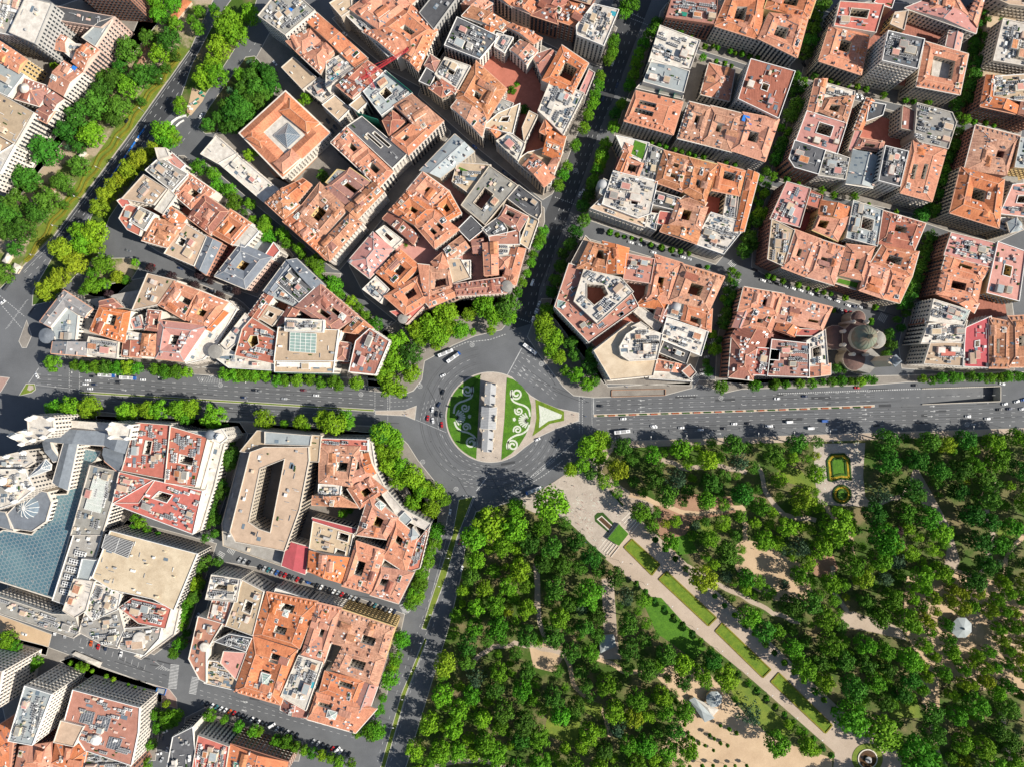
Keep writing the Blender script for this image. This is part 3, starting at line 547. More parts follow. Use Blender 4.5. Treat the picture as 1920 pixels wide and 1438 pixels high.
# formal garden of the upper park gate
on('plaza_paving', '1525,832 1622,830 1618,890 1622,930 1640,950 1590,948 1535,945 1528,900', 'paving_light', 'pale dotted paving of the upper park gate', 'paving', .05)
def ringbed(name, outer, label, z=PZ + .08):
    p_ = ccw(outer); a = MB(); a.poly(p_, [], z); o_ = a.build(name, 'lawn', label=label, cat='flower bed')
    for d, mt, wd, hh in ((0.5, 'hedge', 1.1, .7), (2.0, 'flower_yellow', 1.5, .35), (3.9, 'hedge', .9, .6)):
        q = inset(p_, d); b = MB()
        for q0, q1 in zip(q, q[1:] + q[:1]): b.ribbon([q0, q1], wd, PZ, PZ + hh)
        b.build('hedge' if mt == 'hedge' else 'flower_border', mt, o_)
    return o_
ringbed('parterre', pts('x', '435,330 470,280 570,275 612,320 625,480 545,470 470,490 450,485'), 'octagonal grass parterre with yellow border in the formal garden')
def circ(c, r, n=28): return [(c[0] + r * math.cos(2 * math.pi * k / n), c[1] + r * math.sin(2 * math.pi * k / n)) for k in range(n)]
ringbed('flower_bed', circ(W(1578, 926), 7.2), 'round flower bed with stone centre below the octagonal parterre')
# ---------------------------------------------------------------- buildings
# one line per building: kind, roof, height, roof corners as surveyed on a tile, then options
# kinds: R roof ring round a light well, G gable (ridge along first edge), H hip, F flat with parapet
# options: pU0,V0,U1,V1 light well; q.. polygon light well in tile units; f? facade; n0 no clutter; x.. amount of clutter
BLOCKS = []
def block(name, side, text): BLOCKS.append((name, side, [l for l in text.strip().splitlines() if l.strip()]))
block('block across the boulevard', 3.0, '''
a F w 40 200,-10 385,35 265,325 80,245 fg x1
a F g 36 30,-40 215,-20 130,270 -60,235 fg x4
a F k 26 380,50 850,135 760,205 430,150 fp
a F c 26 850,140 715,345 625,285 745,175 fp x1
a G o 22 350,225 500,285 485,380 335,345 fw
a F w 20 500,330 615,345 545,440 485,390 x5
a G o 25 655,330 735,380 620,530 545,465 fp
a G o 24 480,465 610,545 475,715 365,650 fw
a H d 22 190,600 370,660 290,790 120,740 fw
a G d 22 395,695 470,745 395,830 335,765 fw
a G d 22 330,800 400,835 345,915 260,870 fw
a G o 25 -20,310 190,450 130,540 -80,420 fy
a F c 23 -20,460 175,565 60,720 -100,640 x2
a F b 26 -20,700 250,850 120,1080 -200,900 fw x2
a F w 26 115,1085 235,870 0,1300 -200,1280 fw
a F b 24 -160,930 110,1090 -60,1400 -300,1300 fw
a F b 34 430,-170 930,-160 960,-15 600,-40 fb
''')
block('glass pyramid palace block', 3.0, '''
b F g 30 505,120 620,-20 790,-25 912,82 700,260 fw x4
b G o 26 850,150 915,92 1305,440 1220,500 fs
b H o 24 715,310 890,215 990,310 830,425 fs
b H o 24 830,425 985,305 1075,375 960,545 fs
b F w 25 1012,470 1190,385 1295,445 1010,640 fw x4
b F b 16 680,510 760,440 930,590 830,668 fw x1
b F w 15 842,660 1000,565 1060,700 980,768 fw x4
b F b 16 985,790 1070,725 1180,820 1100,900 fw x1
b R d 24 1090,640 1290,450 1430,550 1200,730 p.4,.4,.55,.6 x5
b F c 24 1290,690 1450,540 1640,700 1420,860 p.36,.38,.62,.66 fg x3
b F b 20 1188,792 1272,722 1310,770 1240,832 fw x1
b G t 25 1520,790 1640,715 1872,910 1745,1005 fw
b H d 23 1435,905 1500,842 1590,905 1482,1010 fw
b R o 25 1482,1040 1700,880 1868,915 1622,1158 p.2,.3,.35,.5 fw
b F k 24 1170,950 1272,882 1600,1160 1500,1258 p.38,.3,.5,.62 p.66,.35,.8,.7 fw x1
b R o 24 1050,1070 1160,960 1310,1110 1190,1200 p.4,.5,.62,.8 fw
b R o 24 1190,1200 1310,1110 1500,1290 1400,1400 p.38,.4,.65,.7 fw
g F w 11 75,118 185,-10 345,130 250,215 fw x1
g F w 11 210,190 330,125 640,385 535,470 fw x2
g H t 24 560,480 680,380 800,500 690,600 fw x2
g G o 23 640,405 830,310 885,350 745,515 fw
g R t 24 755,600 960,340 1160,530 960,760 p.32,.36,.6,.62 fw
g R d 23 1000,370 1180,230 1330,335 1160,500 p.44,.25,.58,.85 fy
g G t 25 1150,520 1360,330 1430,400 1240,600 fw
g F g 22 1010,330 1090,240 1190,260 1090,370 fy x5
g H t 25 935,815 1180,570 1262,632 1030,905 fw
g G o 24 690,620 755,572 1005,795 1000,895 fw
''')
block('block behind the crane', 2.5, '''
b R o 25 1190,70 1450,-120 1640,40 1400,220 p.4,.45,.55,.62 fw
b R o 25 1400,220 1640,40 1830,230 1640,350 p.35,.35,.5,.7 fw
b G o 24 1590,430 1640,350 1830,230 1690,520 fw
b G o 24 1290,240 1395,222 1640,350 1530,420 fw
b F w 20 1152,110 1215,92 1510,400 1470,420 fs x4
b F b 23 1040,30 1180,-60 1195,70 1120,122 fs x1
c F k 26 112,100 240,-60 400,-40 212,215 fg x1
b R o 24 1340,-90 1600,-180 1760,-80 1640,30 p.4,.4,.6,.6 fw
''')
block('block beside the north street', 3.0, '''
c G t 24 435,120 500,50 790,190 730,235 fw
c G o 25 762,200 800,185 1010,290 962,322 fw
c F k 25 390,140 690,280 555,440 300,340 fw x5
c H o 24 590,190 640,160 680,210 630,252 fw
c F w 25 690,260 800,290 740,395 672,352 fw x4
c G o 25 795,375 860,310 985,382 910,475 fw
c G d 22 960,425 1085,378 1115,402 1020,560 fw
c R o 26 1172,350 1362,478 1250,700 1030,600 p.35,.3,.78,.7 fw
c F p 25 1305,690 1378,530 1412,552 1348,712 fw x1
c F w 26 1000,830 1092,605 1332,705 1180,1005 fw x4
c H d 24 150,490 190,420 250,460 220,532 fs
c F w 24 228,560 300,440 480,502 370,700 p.45,.35,.7,.6 fw x5
c H d 24 188,660 272,600 392,680 272,722 fs
c F k 23 110,610 160,520 222,560 182,642 fs x1
c R t 24 385,735 530,470 750,670 610,895 p.3,.35,.45,.55 fw
c G t 24 352,805 400,745 605,885 572,1015 fw
c F g 23 658,842 710,746 802,780 762,870 fw x2
c F b 23 590,950 700,855 850,790 800,1000 p.4,.4,.6,.7 fw x2
c G h 22 598,935 640,920 705,1000 690,1032 fw
c F b 23 880,960 930,842 985,870 892,1068 fw x2
c F w 23 690,1060 782,1000 890,1080 842,1202 fw x4
c H h 25 1015,985 1050,912 1092,962 1052,1005 fb
c G o 24 1080,980 1196,1030 1150,1200 1032,1150 fs
c G o 24 1110,1180 1170,1150 1092,1335 1042,1320 fs
c G o 24 890,1235 960,1160 1110,1325 1040,1392 fs
c F b 19 830,1210 920,1150 1000,1130 1192,1060 1085,1375 1030,1382 fg x1
c G o 22 430,30 500,-40 640,30 560,80 fb
''')
block('narrow top block', 2.5, '''
c F w 28 1285,200 1410,40 1590,82 1482,340 1290,262 fw x5
c H d 24 950,110 1010,20 1212,32 1140,172 fb
c H o 25 1148,152 1230,20 1385,62 1295,202 fb x2
c G o 24 800,40 850,-30 1010,50 962,110 fp
c G d 23 1000,25 1080,-50 1222,-22 1195,70 fb
c G o 23 680,-30 790,-70 845,20 800,50 fp
c F b 24 1190,-20 1260,-80 1420,-20 1390,40 fb x3
''')
block('curved-front block', 3.5, '''
h G c 24 600,240 850,-20 985,100 740,290 fs x2
h F b 23 835,322 872,190 1108,205 1000,342 962,412 fs x3
h F g 26 1110,215 1312,355 1075,640 905,500 p.28,.42,.6,.8 fs x2
h R o 25 500,390 610,260 800,400 680,510 p.42,.42,.62,.66 fw
h R o 25 368,540 500,400 690,540 560,650 p.42,.42,.6,.66 fw
h R o 24 680,510 800,400 890,560 780,622 p.38,.35,.62,.65 fw
h R o 25 560,650 700,545 872,680 700,812 p.28,.4,.42,.65 p.58,.4,.72,.65 fw
h G d 20 320,600 370,548 568,722 540,782 fw
h H p 22 60,920 240,710 382,830 212,1040 fw x3
h F w 18 268,700 322,660 452,760 382,822 p.3,.3,.6,.7 fw x1
h R o 24 270,1010 440,840 580,960 420,1130 p.38,.4,.66,.68 fw
h F w 22 168,1130 260,1040 352,1130 290,1222 fw x5
h R o 24 330,1180 580,1030 650,1210 480,1312 p.42,.3,.72,.58 fp
h F r 21 378,1300 480,1282 640,1232 490,1382 fp x2
h R t 24 655,960 805,992 832,1110 648,1182 p.3,.45,.75,.75 fp
h G o 24 650,1200 850,1120 862,1172 660,1258 fp
h G o 25 580,950 652,958 655,1250 640,1230 fp
h F b 22 800,910 890,908 962,1042 842,1080 fw x1
h F w 21 890,920 962,920 962,1032 902,1032 fw x4
h F k 24 880,680 970,590 1062,680 960,762 fb x1
h G d 22 978,772 1060,760 1072,850 992,852 fb
h G h 25 1080,1020 1070,790 1170,780 1172,1012 fb
h G t 23 770,835 900,740 952,812 800,902 fw
h H o 23 680,932 760,862 802,962 722,1002 fw
h F k 25 1250,450 1330,360 1490,480 1492,560 1470,602 1395,560 fs x2
h R d 25 1180,600 1232,510 1392,590 1330,692 p.5,.15,.8,.5 fw
h F k 24 1060,680 1180,592 1240,680 1232,722 1100,722 fw x4
h F v 24 1110,742 1330,692 1332,790 1122,792 fw x1
h F b 22 1340,780 1412,590 1472,622 1402,822 fw x2
h G o 24 1205,1060 1275,820 1372,832 1302,1092 fp
h G d 24 850,1100 1210,1050 1232,1150 870,1172 fp
h F w 23 1170,800 1290,802 1270,870 1172,882 fw x5
h H h 24 1188,900 1262,890 1242,970 1190,972 fw
''')
block('triangular boulevard block', 3.0, '''
f F g 24 1100,240 1200,150 1400,270 1290,390 fw x4
f F b 25 925,450 1080,280 1242,382 1150,492 fw x3
f F c 24 1270,340 1332,270 1402,292 1322,382 fw x1
f F w 27 1170,80 1240,80 1262,130 1190,152 fw x1
f F p 22 1250,150 1292,118 1382,200 1340,242 fw x1
f R o 23 1310,420 1412,270 1602,402 1430,522 p.38,.4,.62,.7 fw
f R d 24 1410,590 1532,430 1702,550 1572,712 p.38,.42,.66,.64 fw
f F r 24 888,470 940,440 972,490 922,512 fw x0
f F r 24 900,600 950,502 1092,542 1042,722 960,682 fw x2
f F g 26 980,620 1050,520 1152,570 1080,682 fw x5
f F w 25 1168,530 1270,390 1312,432 1222,562 fw x0
f R t 24 1070,760 1150,600 1382,642 1252,812 p.38,.3,.58,.58 fp
f G o 23 1220,580 1262,510 1392,600 1342,662 fw
f F b 23 1240,860 1382,642 1542,742 1452,950 p.4,.15,.6,.4 fw x2
f G s 23 1470,960 1552,740 1652,790 1542,1012 fh
f R o 23 1580,700 1722,540 1872,642 1742,792 p.3,.35,.6,.65 fw
f F w 22 1742,792 1862,650 1932,700 1832,812 fw x1
g R s 22 180,1030 370,790 590,890 400,1120 p.4,.36,.62,.6 fp
g F c 12 440,802 532,750 602,800 542,872 fw x1
g F r 20 550,882 612,790 652,842 602,902 fw x0
''')
block('slate mansion block', 3.0, '''
k G z 20 310,490 480,270 545,312 375,525 fw x1
k G z 20 482,270 682,400 632,455 432,345 fw x1
k F c 17 395,540 490,385 582,450 562,645 430,652 fw x2
k G z 20 390,722 402,650 652,652 642,742 fw x1
k R o 22 680,560 752,390 972,422 932,642 p.42,.35,.78,.6 fw
k G d 20 752,350 842,330 902,382 762,402 fw
k F w 20 640,732 672,612 882,652 872,762 fw x5
k G d 22 920,742 932,642 1052,642 1052,752 fw
k H t 23 1052,742 1072,590 1162,592 1162,752 fw
k F w 22 940,632 962,570 1072,592 1042,652 fw x4
k F b 23 1000,400 1110,140 1322,192 1182,362 fw x2
k R o 23 1190,362 1302,202 1482,272 1382,472 p.45,.5,.65,.9 fw
k R o 23 1382,472 1472,262 1702,352 1542,542 p.3,.35,.5,.62 fw
k F p 21 980,482 1052,452 1082,542 1002,545 fw x3
k R d 22 1090,552 1112,412 1202,422 1182,562 p.3,.5,.6,.85 fw
k R p 23 1172,762 1192,492 1542,532 1372,782 p.4,.32,.66,.52 fw x3
k G h 22 1532,542 1652,402 1702,432 1582,562 fw
k F w 17 1560,560 1700,340 1772,400 1600,700 1520,770 1400,800 1380,770 fw x1
''')
block('scaffold net block', 3.0, '''
l G s 23 545,265 712,40 752,80 602,300 fg x1
l G s 24 722,42 782,32 972,212 902,242 fg x1
l F k 23 642,202 752,92 912,242 802,342 fg x5
l F c 22 600,302 702,192 852,302 782,382 fg x3
l R d 24 780,382 962,222 1232,452 1062,562 p.26,.4,.42,.66 p.55,.55,.68,.8 fp
l G t 23 1140,562 1232,452 1342,542 1272,582 fw
l F d 26 1182,862 1232,642 1332,552 1472,642 1372,882 fw x3
l H d 22 1090,772 1112,652 1182,662 1162,782 fw
l F w 24 1030,732 1042,632 1112,572 1072,722 fw x0
l F b 27 622,782 652,542 1092,562 1062,782 fw x1
l F b 22 625,862 625,784 1062,792 1052,872 fw x2
l F w 30 705,475 982,490 976,568 702,560 fw x5
l F r 25 330,742 382,552 452,472 632,582 612,802 q420,640,440,600,490,600,500,660,450,690 fw x3
l F w 20 130,722 222,662 332,742 642,802 622,852 280,832 fw x2
l F w 22 225,660 400,440 440,480 332,650 270,700 fw x3
l G d 23 430,442 542,292 602,312 492,472 fw
l F b 23 500,462 562,372 682,422 602,522 p.4,.3,.65,.65 fw x1
l G d 24 640,522 722,382 792,412 742,482 fw
''')
block('block north-east of roundabout', 3.0, '''
m R t 25 250,250 340,60 500,100 460,290 p.5,.5,.8,.85 fs
m G h 25 480,290 445,62 632,112 600,292 fs
m F b 21 208,212 312,20 342,50 252,242 fs x1
m F v 23 85,540 190,225 310,262 640,420 702,540 335,802 q322,372 450,382 482,450 375,530 322,480 fw x2
m F w 27 230,500 302,270 572,330 662,430 402,662 q322,372 450,382 482,450 375,530 322,480 fw x5
m F v 25 600,332 622,150 822,190 792,362 fp x3
m R o 24 772,490 832,160 1032,222 952,520 p.3,.3,.62,.5 fw
m H o 22 702,532 852,372 952,402 902,562 fw
m R t 25 950,490 1042,232 1342,322 1232,562 p.3,.35,.6,.65 fw
m F w 22 900,602 962,482 1042,502 1032,642 fw x3
m R o 24 1030,642 1062,512 1252,562 1242,722 p.15,.3,.42,.66 fw
m F w 23 880,782 922,632 1222,732 1172,902 fw x3
m F k 21 868,882 902,802 1092,882 1062,962 p.5,.4,.7,.8 fw x2
m G h 23 830,1012 852,942 1092,992 1062,1032 fw
m F v 28 1040,1022 1092,980 1132,1032 1092,1072 fw x0
m F w 19 798,1072 832,1032 1062,1042 1102,1092 fw x2
m F y 25 380,872 652,662 882,752 812,1052 502,1082 fw x0
m F w 29 572,842 622,752 702,702 882,752 842,932 642,942 582,902 fw x4
m F w 27 662,692 722,662 782,702 742,752 fw x0
m F w 18 680,582 722,542 892,662 842,722 fw x0
m G d 22 830,622 852,552 922,572 892,662 fw
''')
block('roof lawn block', 3.0, '''
i F w 23 548,-12 780,40 740,182 600,105 fs x1
i H h 24 590,92 612,40 662,62 642,122 fs
i G o 24 550,232 602,112 652,132 592,272 fs
i R o 24 580,262 612,152 742,192 702,292 p.3,.3,.72,.72 fs
i F g 24 742,182 792,52 892,92 852,312 712,292 fs x5
i R t 25 840,322 902,100 1092,152 1032,392 p.3,.45,.42,.65 p.6,.45,.72,.65 fw
i R t 25 1040,392 1092,152 1292,202 1202,492 p.35,.45,.5,.58 fy
i R o 24 1262,382 1302,192 1502,252 1462,422 p.5,.3,.8,.7 fw
i G o 24 1432,692 1532,242 1602,272 1492,692 fw
i F w 23 1370,422 1452,412 1432,592 1342,602 fw x5
i H t 24 1030,462 1082,422 1212,482 1192,512 fy
i R t 25 942,642 1002,462 1222,522 1172,682 p.3,.3,.68,.55 fw
i G t 25 880,692 902,652 1172,702 1142,782 fs
i F k 24 810,492 842,402 1012,452 972,532 fw x5
i F g 23 692,332 722,292 842,332 802,392 fw x4
i F w 25 440,490 522,252 842,332 792,562 702,592 q655,422 712,432 700,500 650,492 fw x6
i F r 23 840,632 872,552 952,562 932,662 fw x1
i F w 22 762,652 782,562 852,572 832,682 fw x4
i F b 22 358,522 432,452 772,612 752,662 fw x3
i F w 24 1180,692 1252,562 1442,622 1462,712 1342,862 1140,792 fw x4
i F c 24 420,410 450,310 510,340 470,440 fs x1
''')
block('lone villa block', 3.0, '''
d F w 27 470,462 552,202 842,312 772,512 fw x3
d F c 26 430,612 492,452 762,542 722,692 fw x2
d F g 20 380,662 425,612 722,692 712,742 fw x1
d R h 26 290,902 372,692 712,772 642,1002 p.35,.12,.5,.5 p.62,.15,.75,.5 fw
d H h 14 862,702 922,482 1102,532 1062,752 fw
d F d 27 1140,742 1232,452 1552,542 1432,882 p.42,.42,.56,.56 fw x2
d R t 25 690,1032 772,772 932,812 852,1072 p.5,.45,.7,.6 fw
d R t 25 852,1072 932,802 1172,862 1082,1132 p.4,.35,.6,.5 fw
d R o 25 1090,1122 1172,852 1432,902 1332,1202 p.35,.35,.6,.6 fw
''')
block('orange top-edge block', 3.0, '''
d F d 24 600,130 642,-10 972,10 962,182 fb x3
d R o 25 970,190 1052,-5 1332,-42 1292,292 p.35,.35,.7,.6 fw
d R o 25 1290,282 1372,102 1652,132 1572,422 p.3,.32,.62,.62 fw
d R o 25 1340,62 1402,-102 1722,-42 1662,132 p.35,.35,.65,.65 fy
d F w 22 640,-20 720,-120 980,-110 960,10 fw x5
''')
block('grey tower block', 3.0, '''
e F r 27 500,192 542,20 862,42 802,242 p.45,.3,.75,.7 fw x2
e R o 25 390,452 472,192 752,272 692,552 p.42,.36,.72,.62 fs
e F k 40 860,452 902,242 1162,302 1112,512 fw x5
e R o 26 1120,642 1182,322 1492,412 1432,702 p.3,.25,.75,.75 fs
e F w 21 1225,570 1245,372 1392,412 1362,620 fs x5
e G p 23 1040,62 1150,20 1572,152 1552,242 fw
e G p 22 1340,342 1362,242 1452,262 1422,402 fw
e F b 23 920,182 952,102 1042,92 1012,222 fy x2
e R o 24 1220,62 1242,-62 1402,-32 1502,122 p.4,.3,.6,.6 fb
e G o 24 1500,132 1562,2 1612,2 1562,192 fb
e F r 24 800,20 880,-80 960,-60 920,60 fb x2
''')
block('pink roof block', 3.0, '''
e G o 25 300,852 362,602 440,602 392,832 fs
e R t 25 382,832 442,742 642,722 582,922 p.3,.3,.6,.62 fs
e F w 22 420,742 432,632 642,692 632,742 fs x4
e F p 25 210,1062 292,842 582,932 512,1152 p.45,.38,.78,.72 fs x2
e F k 26 160,1192 202,1062 422,1132 372,1302 200,1252 fb x2
e F g 24 380,1312 432,1132 602,1192 572,1342 fw x5
e G c 25 590,1372 642,1132 842,1192 782,1402 fw
e F k 33 832,1352 882,1102 1042,1142 982,1392 fw x5
e R o 25 1000,1440 1092,1062 1332,1112 1222,1502 p.3,.18,.58,.32 p.34,.48,.62,.6 fw
e F g 26 1100,1022 1120,782 1372,852 1402,922 1342,1112 1132,1062 fs x3
e F d 24 1000,962 1012,802 1102,842 1092,982 fs x1
e G o 24 650,972 742,742 790,762 702,972 fs
e F k 24 742,902 762,772 872,792 852,862 fs x3
e R d 24 660,1102 692,1042 862,1072 842,1132 p.3,.3,.6,.7 fs
e F p 23 602,1132 652,982 692,992 622,1142 fs x0
''')
block('upper right edge block', 3.0, '''
e F w 26 1690,452 1762,152 1990,202 1990,502 fs x6
e G h 24 1602,782 1642,572 1702,582 1692,732 fb
e G h 24 1602,792 1642,722 1882,802 1872,852 fb
e F b 24 1690,722 1702,582 1990,560 1930,762 fb x5
e F b 26 1690,-20 1772,-102 2030,-62 2030,62 1800,32 fs x3
e G o 25 1880,850 1900,770 2060,800 2040,900 fb
''')
block('glazed court block', 3.0, '''
j R t 25 1480,232 1562,-92 1882,-12 1782,272 p.4,.62,.56,.78 fb
j R o 26 1372,552 1452,222 1762,312 1722,662 p.42,.36,.66,.64 fs
j F c 26 1850,212 1892,0 2060,20 2060,232 fy x3
j F p 25 1740,562 1832,352 2060,330 2060,602 p.4,.3,.62,.62 fs x3
j H c 26 1820,700 1800,630 1860,600 1900,680 fs x1
j F w 22 1720,660 1745,600 1830,610 1810,700 fs x4
''')
block('tiled roof-garden block', 3.0, '''
j F p 25 20,602 142,332 312,382 232,662 fb x3
j F r 24 280,492 312,392 402,432 382,522 fb x3
j G o 25 380,562 402,472 612,522 572,612 fy
j R o 25 340,682 382,582 612,592 522,762 p.3,.12,.7,.42 fy
j F c 25 590,742 642,472 852,542 812,802 p.36,.4,.66,.76 fw x4
j R d 25 820,782 872,552 1172,642 1092,832 p.5,.36,.7,.64 fs
j R o 25 780,932 862,802 1122,852 1072,1032 p.3,.3,.62,.66 fw
j F b 25 0,902 32,612 192,692 112,952 fb x4
j R o 25 110,962 202,692 392,762 292,1032 p.4,.36,.6,.5 fs
j R o 25 292,1032 382,762 572,822 492,1092 p.36,.3,.6,.54 fs
j R o 25 540,1022 592,802 792,822 712,1062 p.3,.48,.6,.62 fs
j F b 20 500,1082 522,1042 712,1082 692,1142 fb n0
j R o 25 690,1132 752,932 912,982 862,1192 p.3,.3,.6,.45 fb
j R o 25 862,1192 922,982 1072,1032 982,1225 p.45,.3,.62,.45 fs
''')
block('block left of the church', 3.0, '''
m R o 24 1460,572 1502,402 1792,452 1742,602 p.4,.55,.62,.78 fb
m G p 23 1420,692 1472,562 1542,592 1502,702 fb
m R o 24 1490,692 1552,562 1742,602 1692,732 p.4,.4,.6,.6 fb
n R o 24 60,332 112,142 472,232 402,392 p.25,.65,.35,.85 fb
m H d 24 1390,1062 1412,782 1602,852 1562,1082 fb x3
m G d 23 1402,782 1450,700 1700,740 1640,850 fb
m F r 23 1560,1042 1602,852 1712,862 1702,1052 fb x4
n F d 24 0,732 32,472 302,502 302,742 p.45,.02,.72,.24 fb x3
n F w 24 300,662 292,482 422,402 442,652 p.3,.3,.6,.7 fw x3
n G h 22 302,742 302,652 462,652 462,722 fw
n F r 23 210,432 222,392 412,402 420,440 fw x2
n G o 23 60,390 90,330 250,400 200,440 fb
''')
block('right-edge avenue block', 3.0, '''
j F p 25 1320,872 1372,712 1702,792 1662,962 p.45,.4,.62,.62 fb x5
j R o 25 1310,982 1342,872 1652,972 1592,1062 p.5,.35,.7,.65 fb
j R o 25 1270,1162 1312,1002 1592,1072 1562,1222 p.4,.3,.72,.65 fb
j G h 23 1280,1180 1380,1190 1570,1240 1540,1300 fb
j F w 25 1210,1362 1242,1212 1502,1292 1462,1392 fw x4
j F p 26 1640,1152 1722,782 1922,852 1872,1212 p.42,.38,.62,.62 fy x2
n F w 24 1150,492 1202,352 1482,332 1452,482 fw x6
n F b 24 1172,642 1222,482 1462,502 1462,662 fw x3
n F m 25 1462,662 1482,382 1662,302 1672,672 p.45,.4,.58,.55 fw x2
n R t 25 1662,672 1662,312 1812,342 1802,672 p.3,.36,.6,.5 fw
n R t 25 1812,662 1802,302 1990,292 1990,662 p.4,.4,.6,.6 fw
n F g 22 1180,340 1230,200 1300,210 1270,350 fb x3
''')
block('stone bank block', 3.0, '''
p F b 24 372,258 492,112 962,150 945,335 870,330 860,240 440,268 fs x1
p F b 28 292,862 442,272 542,236 868,236 872,330 802,692 692,1000 330,932 q428,790 512,392 692,322 586,868 500,840 fs x1
p F c 27 552,122 890,150 880,214 552,202 fs x1
p F g 11 232,800 372,268 436,272 286,862 325,940 690,1006 670,1112 240,962 fs x1
p F w 20 1312,180 1342,205 1372,400 1455,560 1570,690 1782,808 1765,850 1640,790 1530,725 1430,585 1335,430 1298,262 fw x2
p G m 20 680,1112 722,942 862,982 842,1172 fw n0
p F r 23 965,172 1312,182 1312,252 962,216 fw x4
p R t 24 960,492 962,222 1252,232 1192,522 p.36,.48,.58,.76 fw
p G h 23 1258,292 1318,280 1372,422 1332,452 fw
p R o 24 1172,542 1332,452 1452,552 1262,682 p.32,.4,.6,.7 fw
p R o 24 1182,512 1202,262 1262,272 1342,448 p.4,.3,.65,.55 fw
p G t 23 905,655 912,600 1102,602 1252,680 fs
p F w 22 955,512 1112,522 1102,600 952,592 fw x6
p R o 24 1240,882 1330,602 1542,762 1452,912 p.36,.4,.64,.64 fw
p R o 24 1432,1052 1532,772 1682,902 1602,1162 p.5,.25,.68,.5 fw
p F r 21 1602,1160 1690,932 1782,820 1702,1132 fw x5
p F c 22 1540,772 1592,722 1642,772 1592,822 fw x1
p H c 24 1600,902 1652,842 1692,892 1642,942 fw x0
p G m 20 912,770 1222,850 1192,882 930,822 fw n0
p F b 22 885,982 912,792 1202,882 1162,1072 p.1,.65,.3,.9 p.65,.65,.9,.9 fw x2
p G h 23 870,1152 882,1012 1172,1062 1122,1242 fw
p R o 24 1130,1262 1232,942 1442,1012 1352,1322 p.3,.25,.62,.5 fw
p R o 24 1342,1332 1422,1132 1652,1172 1542,1392 p.4,.15,.62,.36 fw
''')
block('red-roofed white block', 3.0, '''
o F r 25 920,482 1022,132 1272,152 1232,542 p.4,.4,.66,.56 fw x4
o F r 26 1242,572 1282,162 1552,242 1462,602 p.4,.35,.55,.75 fw x5
o F r 25 860,732 1152,562 1512,642 1442,952 p.5,.3,.72,.52 fw x3
o F r 24 850,722 900,502 1152,562 1040,722 fw x6
o F w 21 1450,612 1555,245 1605,255 1500,632 fw x2
o F w 19 1500,632 1612,250 1680,270 1600,600 1500,930 1450,952 fw x1
o F c 24 1320,232 1330,190 1540,200 1530,242 fw x4
o F w 29 1600,260 1590,200 1660,180 1700,240 1650,280 fw x0
''')
block('glass vault palace', 3.0, '''
o F w 42 215,95 262,80 390,95 402,180 330,240 222,210 fw x1
o F w 32 92,220 202,182 262,262 172,292 fw x1
o F w 36 812,170 842,130 982,150 962,250 832,242 fw x0
o F w 22 402,152 412,110 832,140 822,190 fw x0
o G s 23 335,262 392,172 802,202 792,292 fw n0
o G s 23 782,292 792,202 1012,282 972,362 fw n0
o G s 23 782,322 982,372 892,492 792,412 fw n0
o G s 23 322,262 362,242 442,402 402,412 fw n0
o G s 24 402,572 482,290 572,292 502,622 fw n0
o F s 20 62,812 172,700 262,632 352,652 382,722 342,862 242,932 92,912 fw n0
o F w 34 -60,482 182,482 252,622 122,722 -60,782 fw x4
o F w 30 -60,402 62,372 192,342 252,422 152,482 -60,480 fw x3
o F s 20 -80,790 40,800 100,930 0,900 -60,900 fw n0
o F g 20 540,962 682,452 902,502 762,962 fw x3
o F g 19 402,1450 560,962 762,962 600,1520 fw x1
o F c 22 552,1430 622,1152 722,1162 602,1462 fw n0
q F g 20 -40,150 120,200 390,292 562,300 600,420 552,460 -40,262 fw x4
''')
block('cream roof block', 3.0, '''
o F y 24 700,1282 832,942 1472,1112 1302,1522 1150,1440 840,1370 fw x1
q F w 22 700,60 830,90 900,140 880,250 700,330 620,250 fw x5
q F r 23 900,240 1000,170 1282,240 1240,390 1040,350 fw x5
q F g 21 600,420 640,290 890,260 930,420 880,540 790,520 fw x5
q F g 20 880,520 940,400 1210,380 1190,470 1080,590 920,550 fw x4
q F w 18 1190,250 1300,230 1340,260 1300,440 1060,620 1020,600 1190,480 1240,400 fw x1
q F w 24 480,260 560,30 700,50 640,260 560,310 fw x2
''')
block('block by the park road', 3.0, '''
r F w 24 350,172 392,0 602,32 572,192 p.45,.2,.65,.7 fw x5
r F b 24 500,372 622,42 772,122 692,442 p.42,.4,.66,.7 fw x2
r F v 23 222,622 292,312 462,362 342,562 342,792 300,770 fw x2
r F v 22 360,330 400,180 530,200 490,372 fw x6
r F k 24 422,492 522,442 682,472 642,562 fw x6
r F p 23 460,652 482,572 642,582 572,772 fw x1
r F b 21 340,800 372,642 462,652 572,772 560,850 fw x4
r R o 24 702,442 802,132 1172,202 1042,542 p.18,.38,.34,.62 p.66,.38,.84,.62 fw
r F w 21 850,162 872,102 1132,190 1092,252 fw x4
r R h 24 1062,592 1182,212 1352,252 1222,652 p.42,.45,.62,.62 fw
r R t 24 1282,502 1362,262 1752,392 1682,612 p.25,.5,.5,.74 fy
r R o 24 562,862 702,462 1022,562 902,962 p.32,.4,.5,.58 p.68,.5,.84,.7 fw
r F w 25 912,902 1042,602 1212,652 1092,1002 fw x5
r G d 21 910,1002 922,912 1112,972 1092,1062 fw
r R t 24 1292,702 1372,542 1682,622 1622,822 p.34,.3,.66,.62 fw
r R o 24 1202,872 1242,722 1532,792 1452,982 p.55,.4,.75,.75 fw
r R o 24 1110,1072 1172,882 1612,1002 1462,1172 p.55,.1,.7,.34 fw
r G p 23 1452,982 1522,802 1622,832 1562,1002 fw
r F w 23 1550,830 1580,750 1640,760 1610,840 fw x5
''')
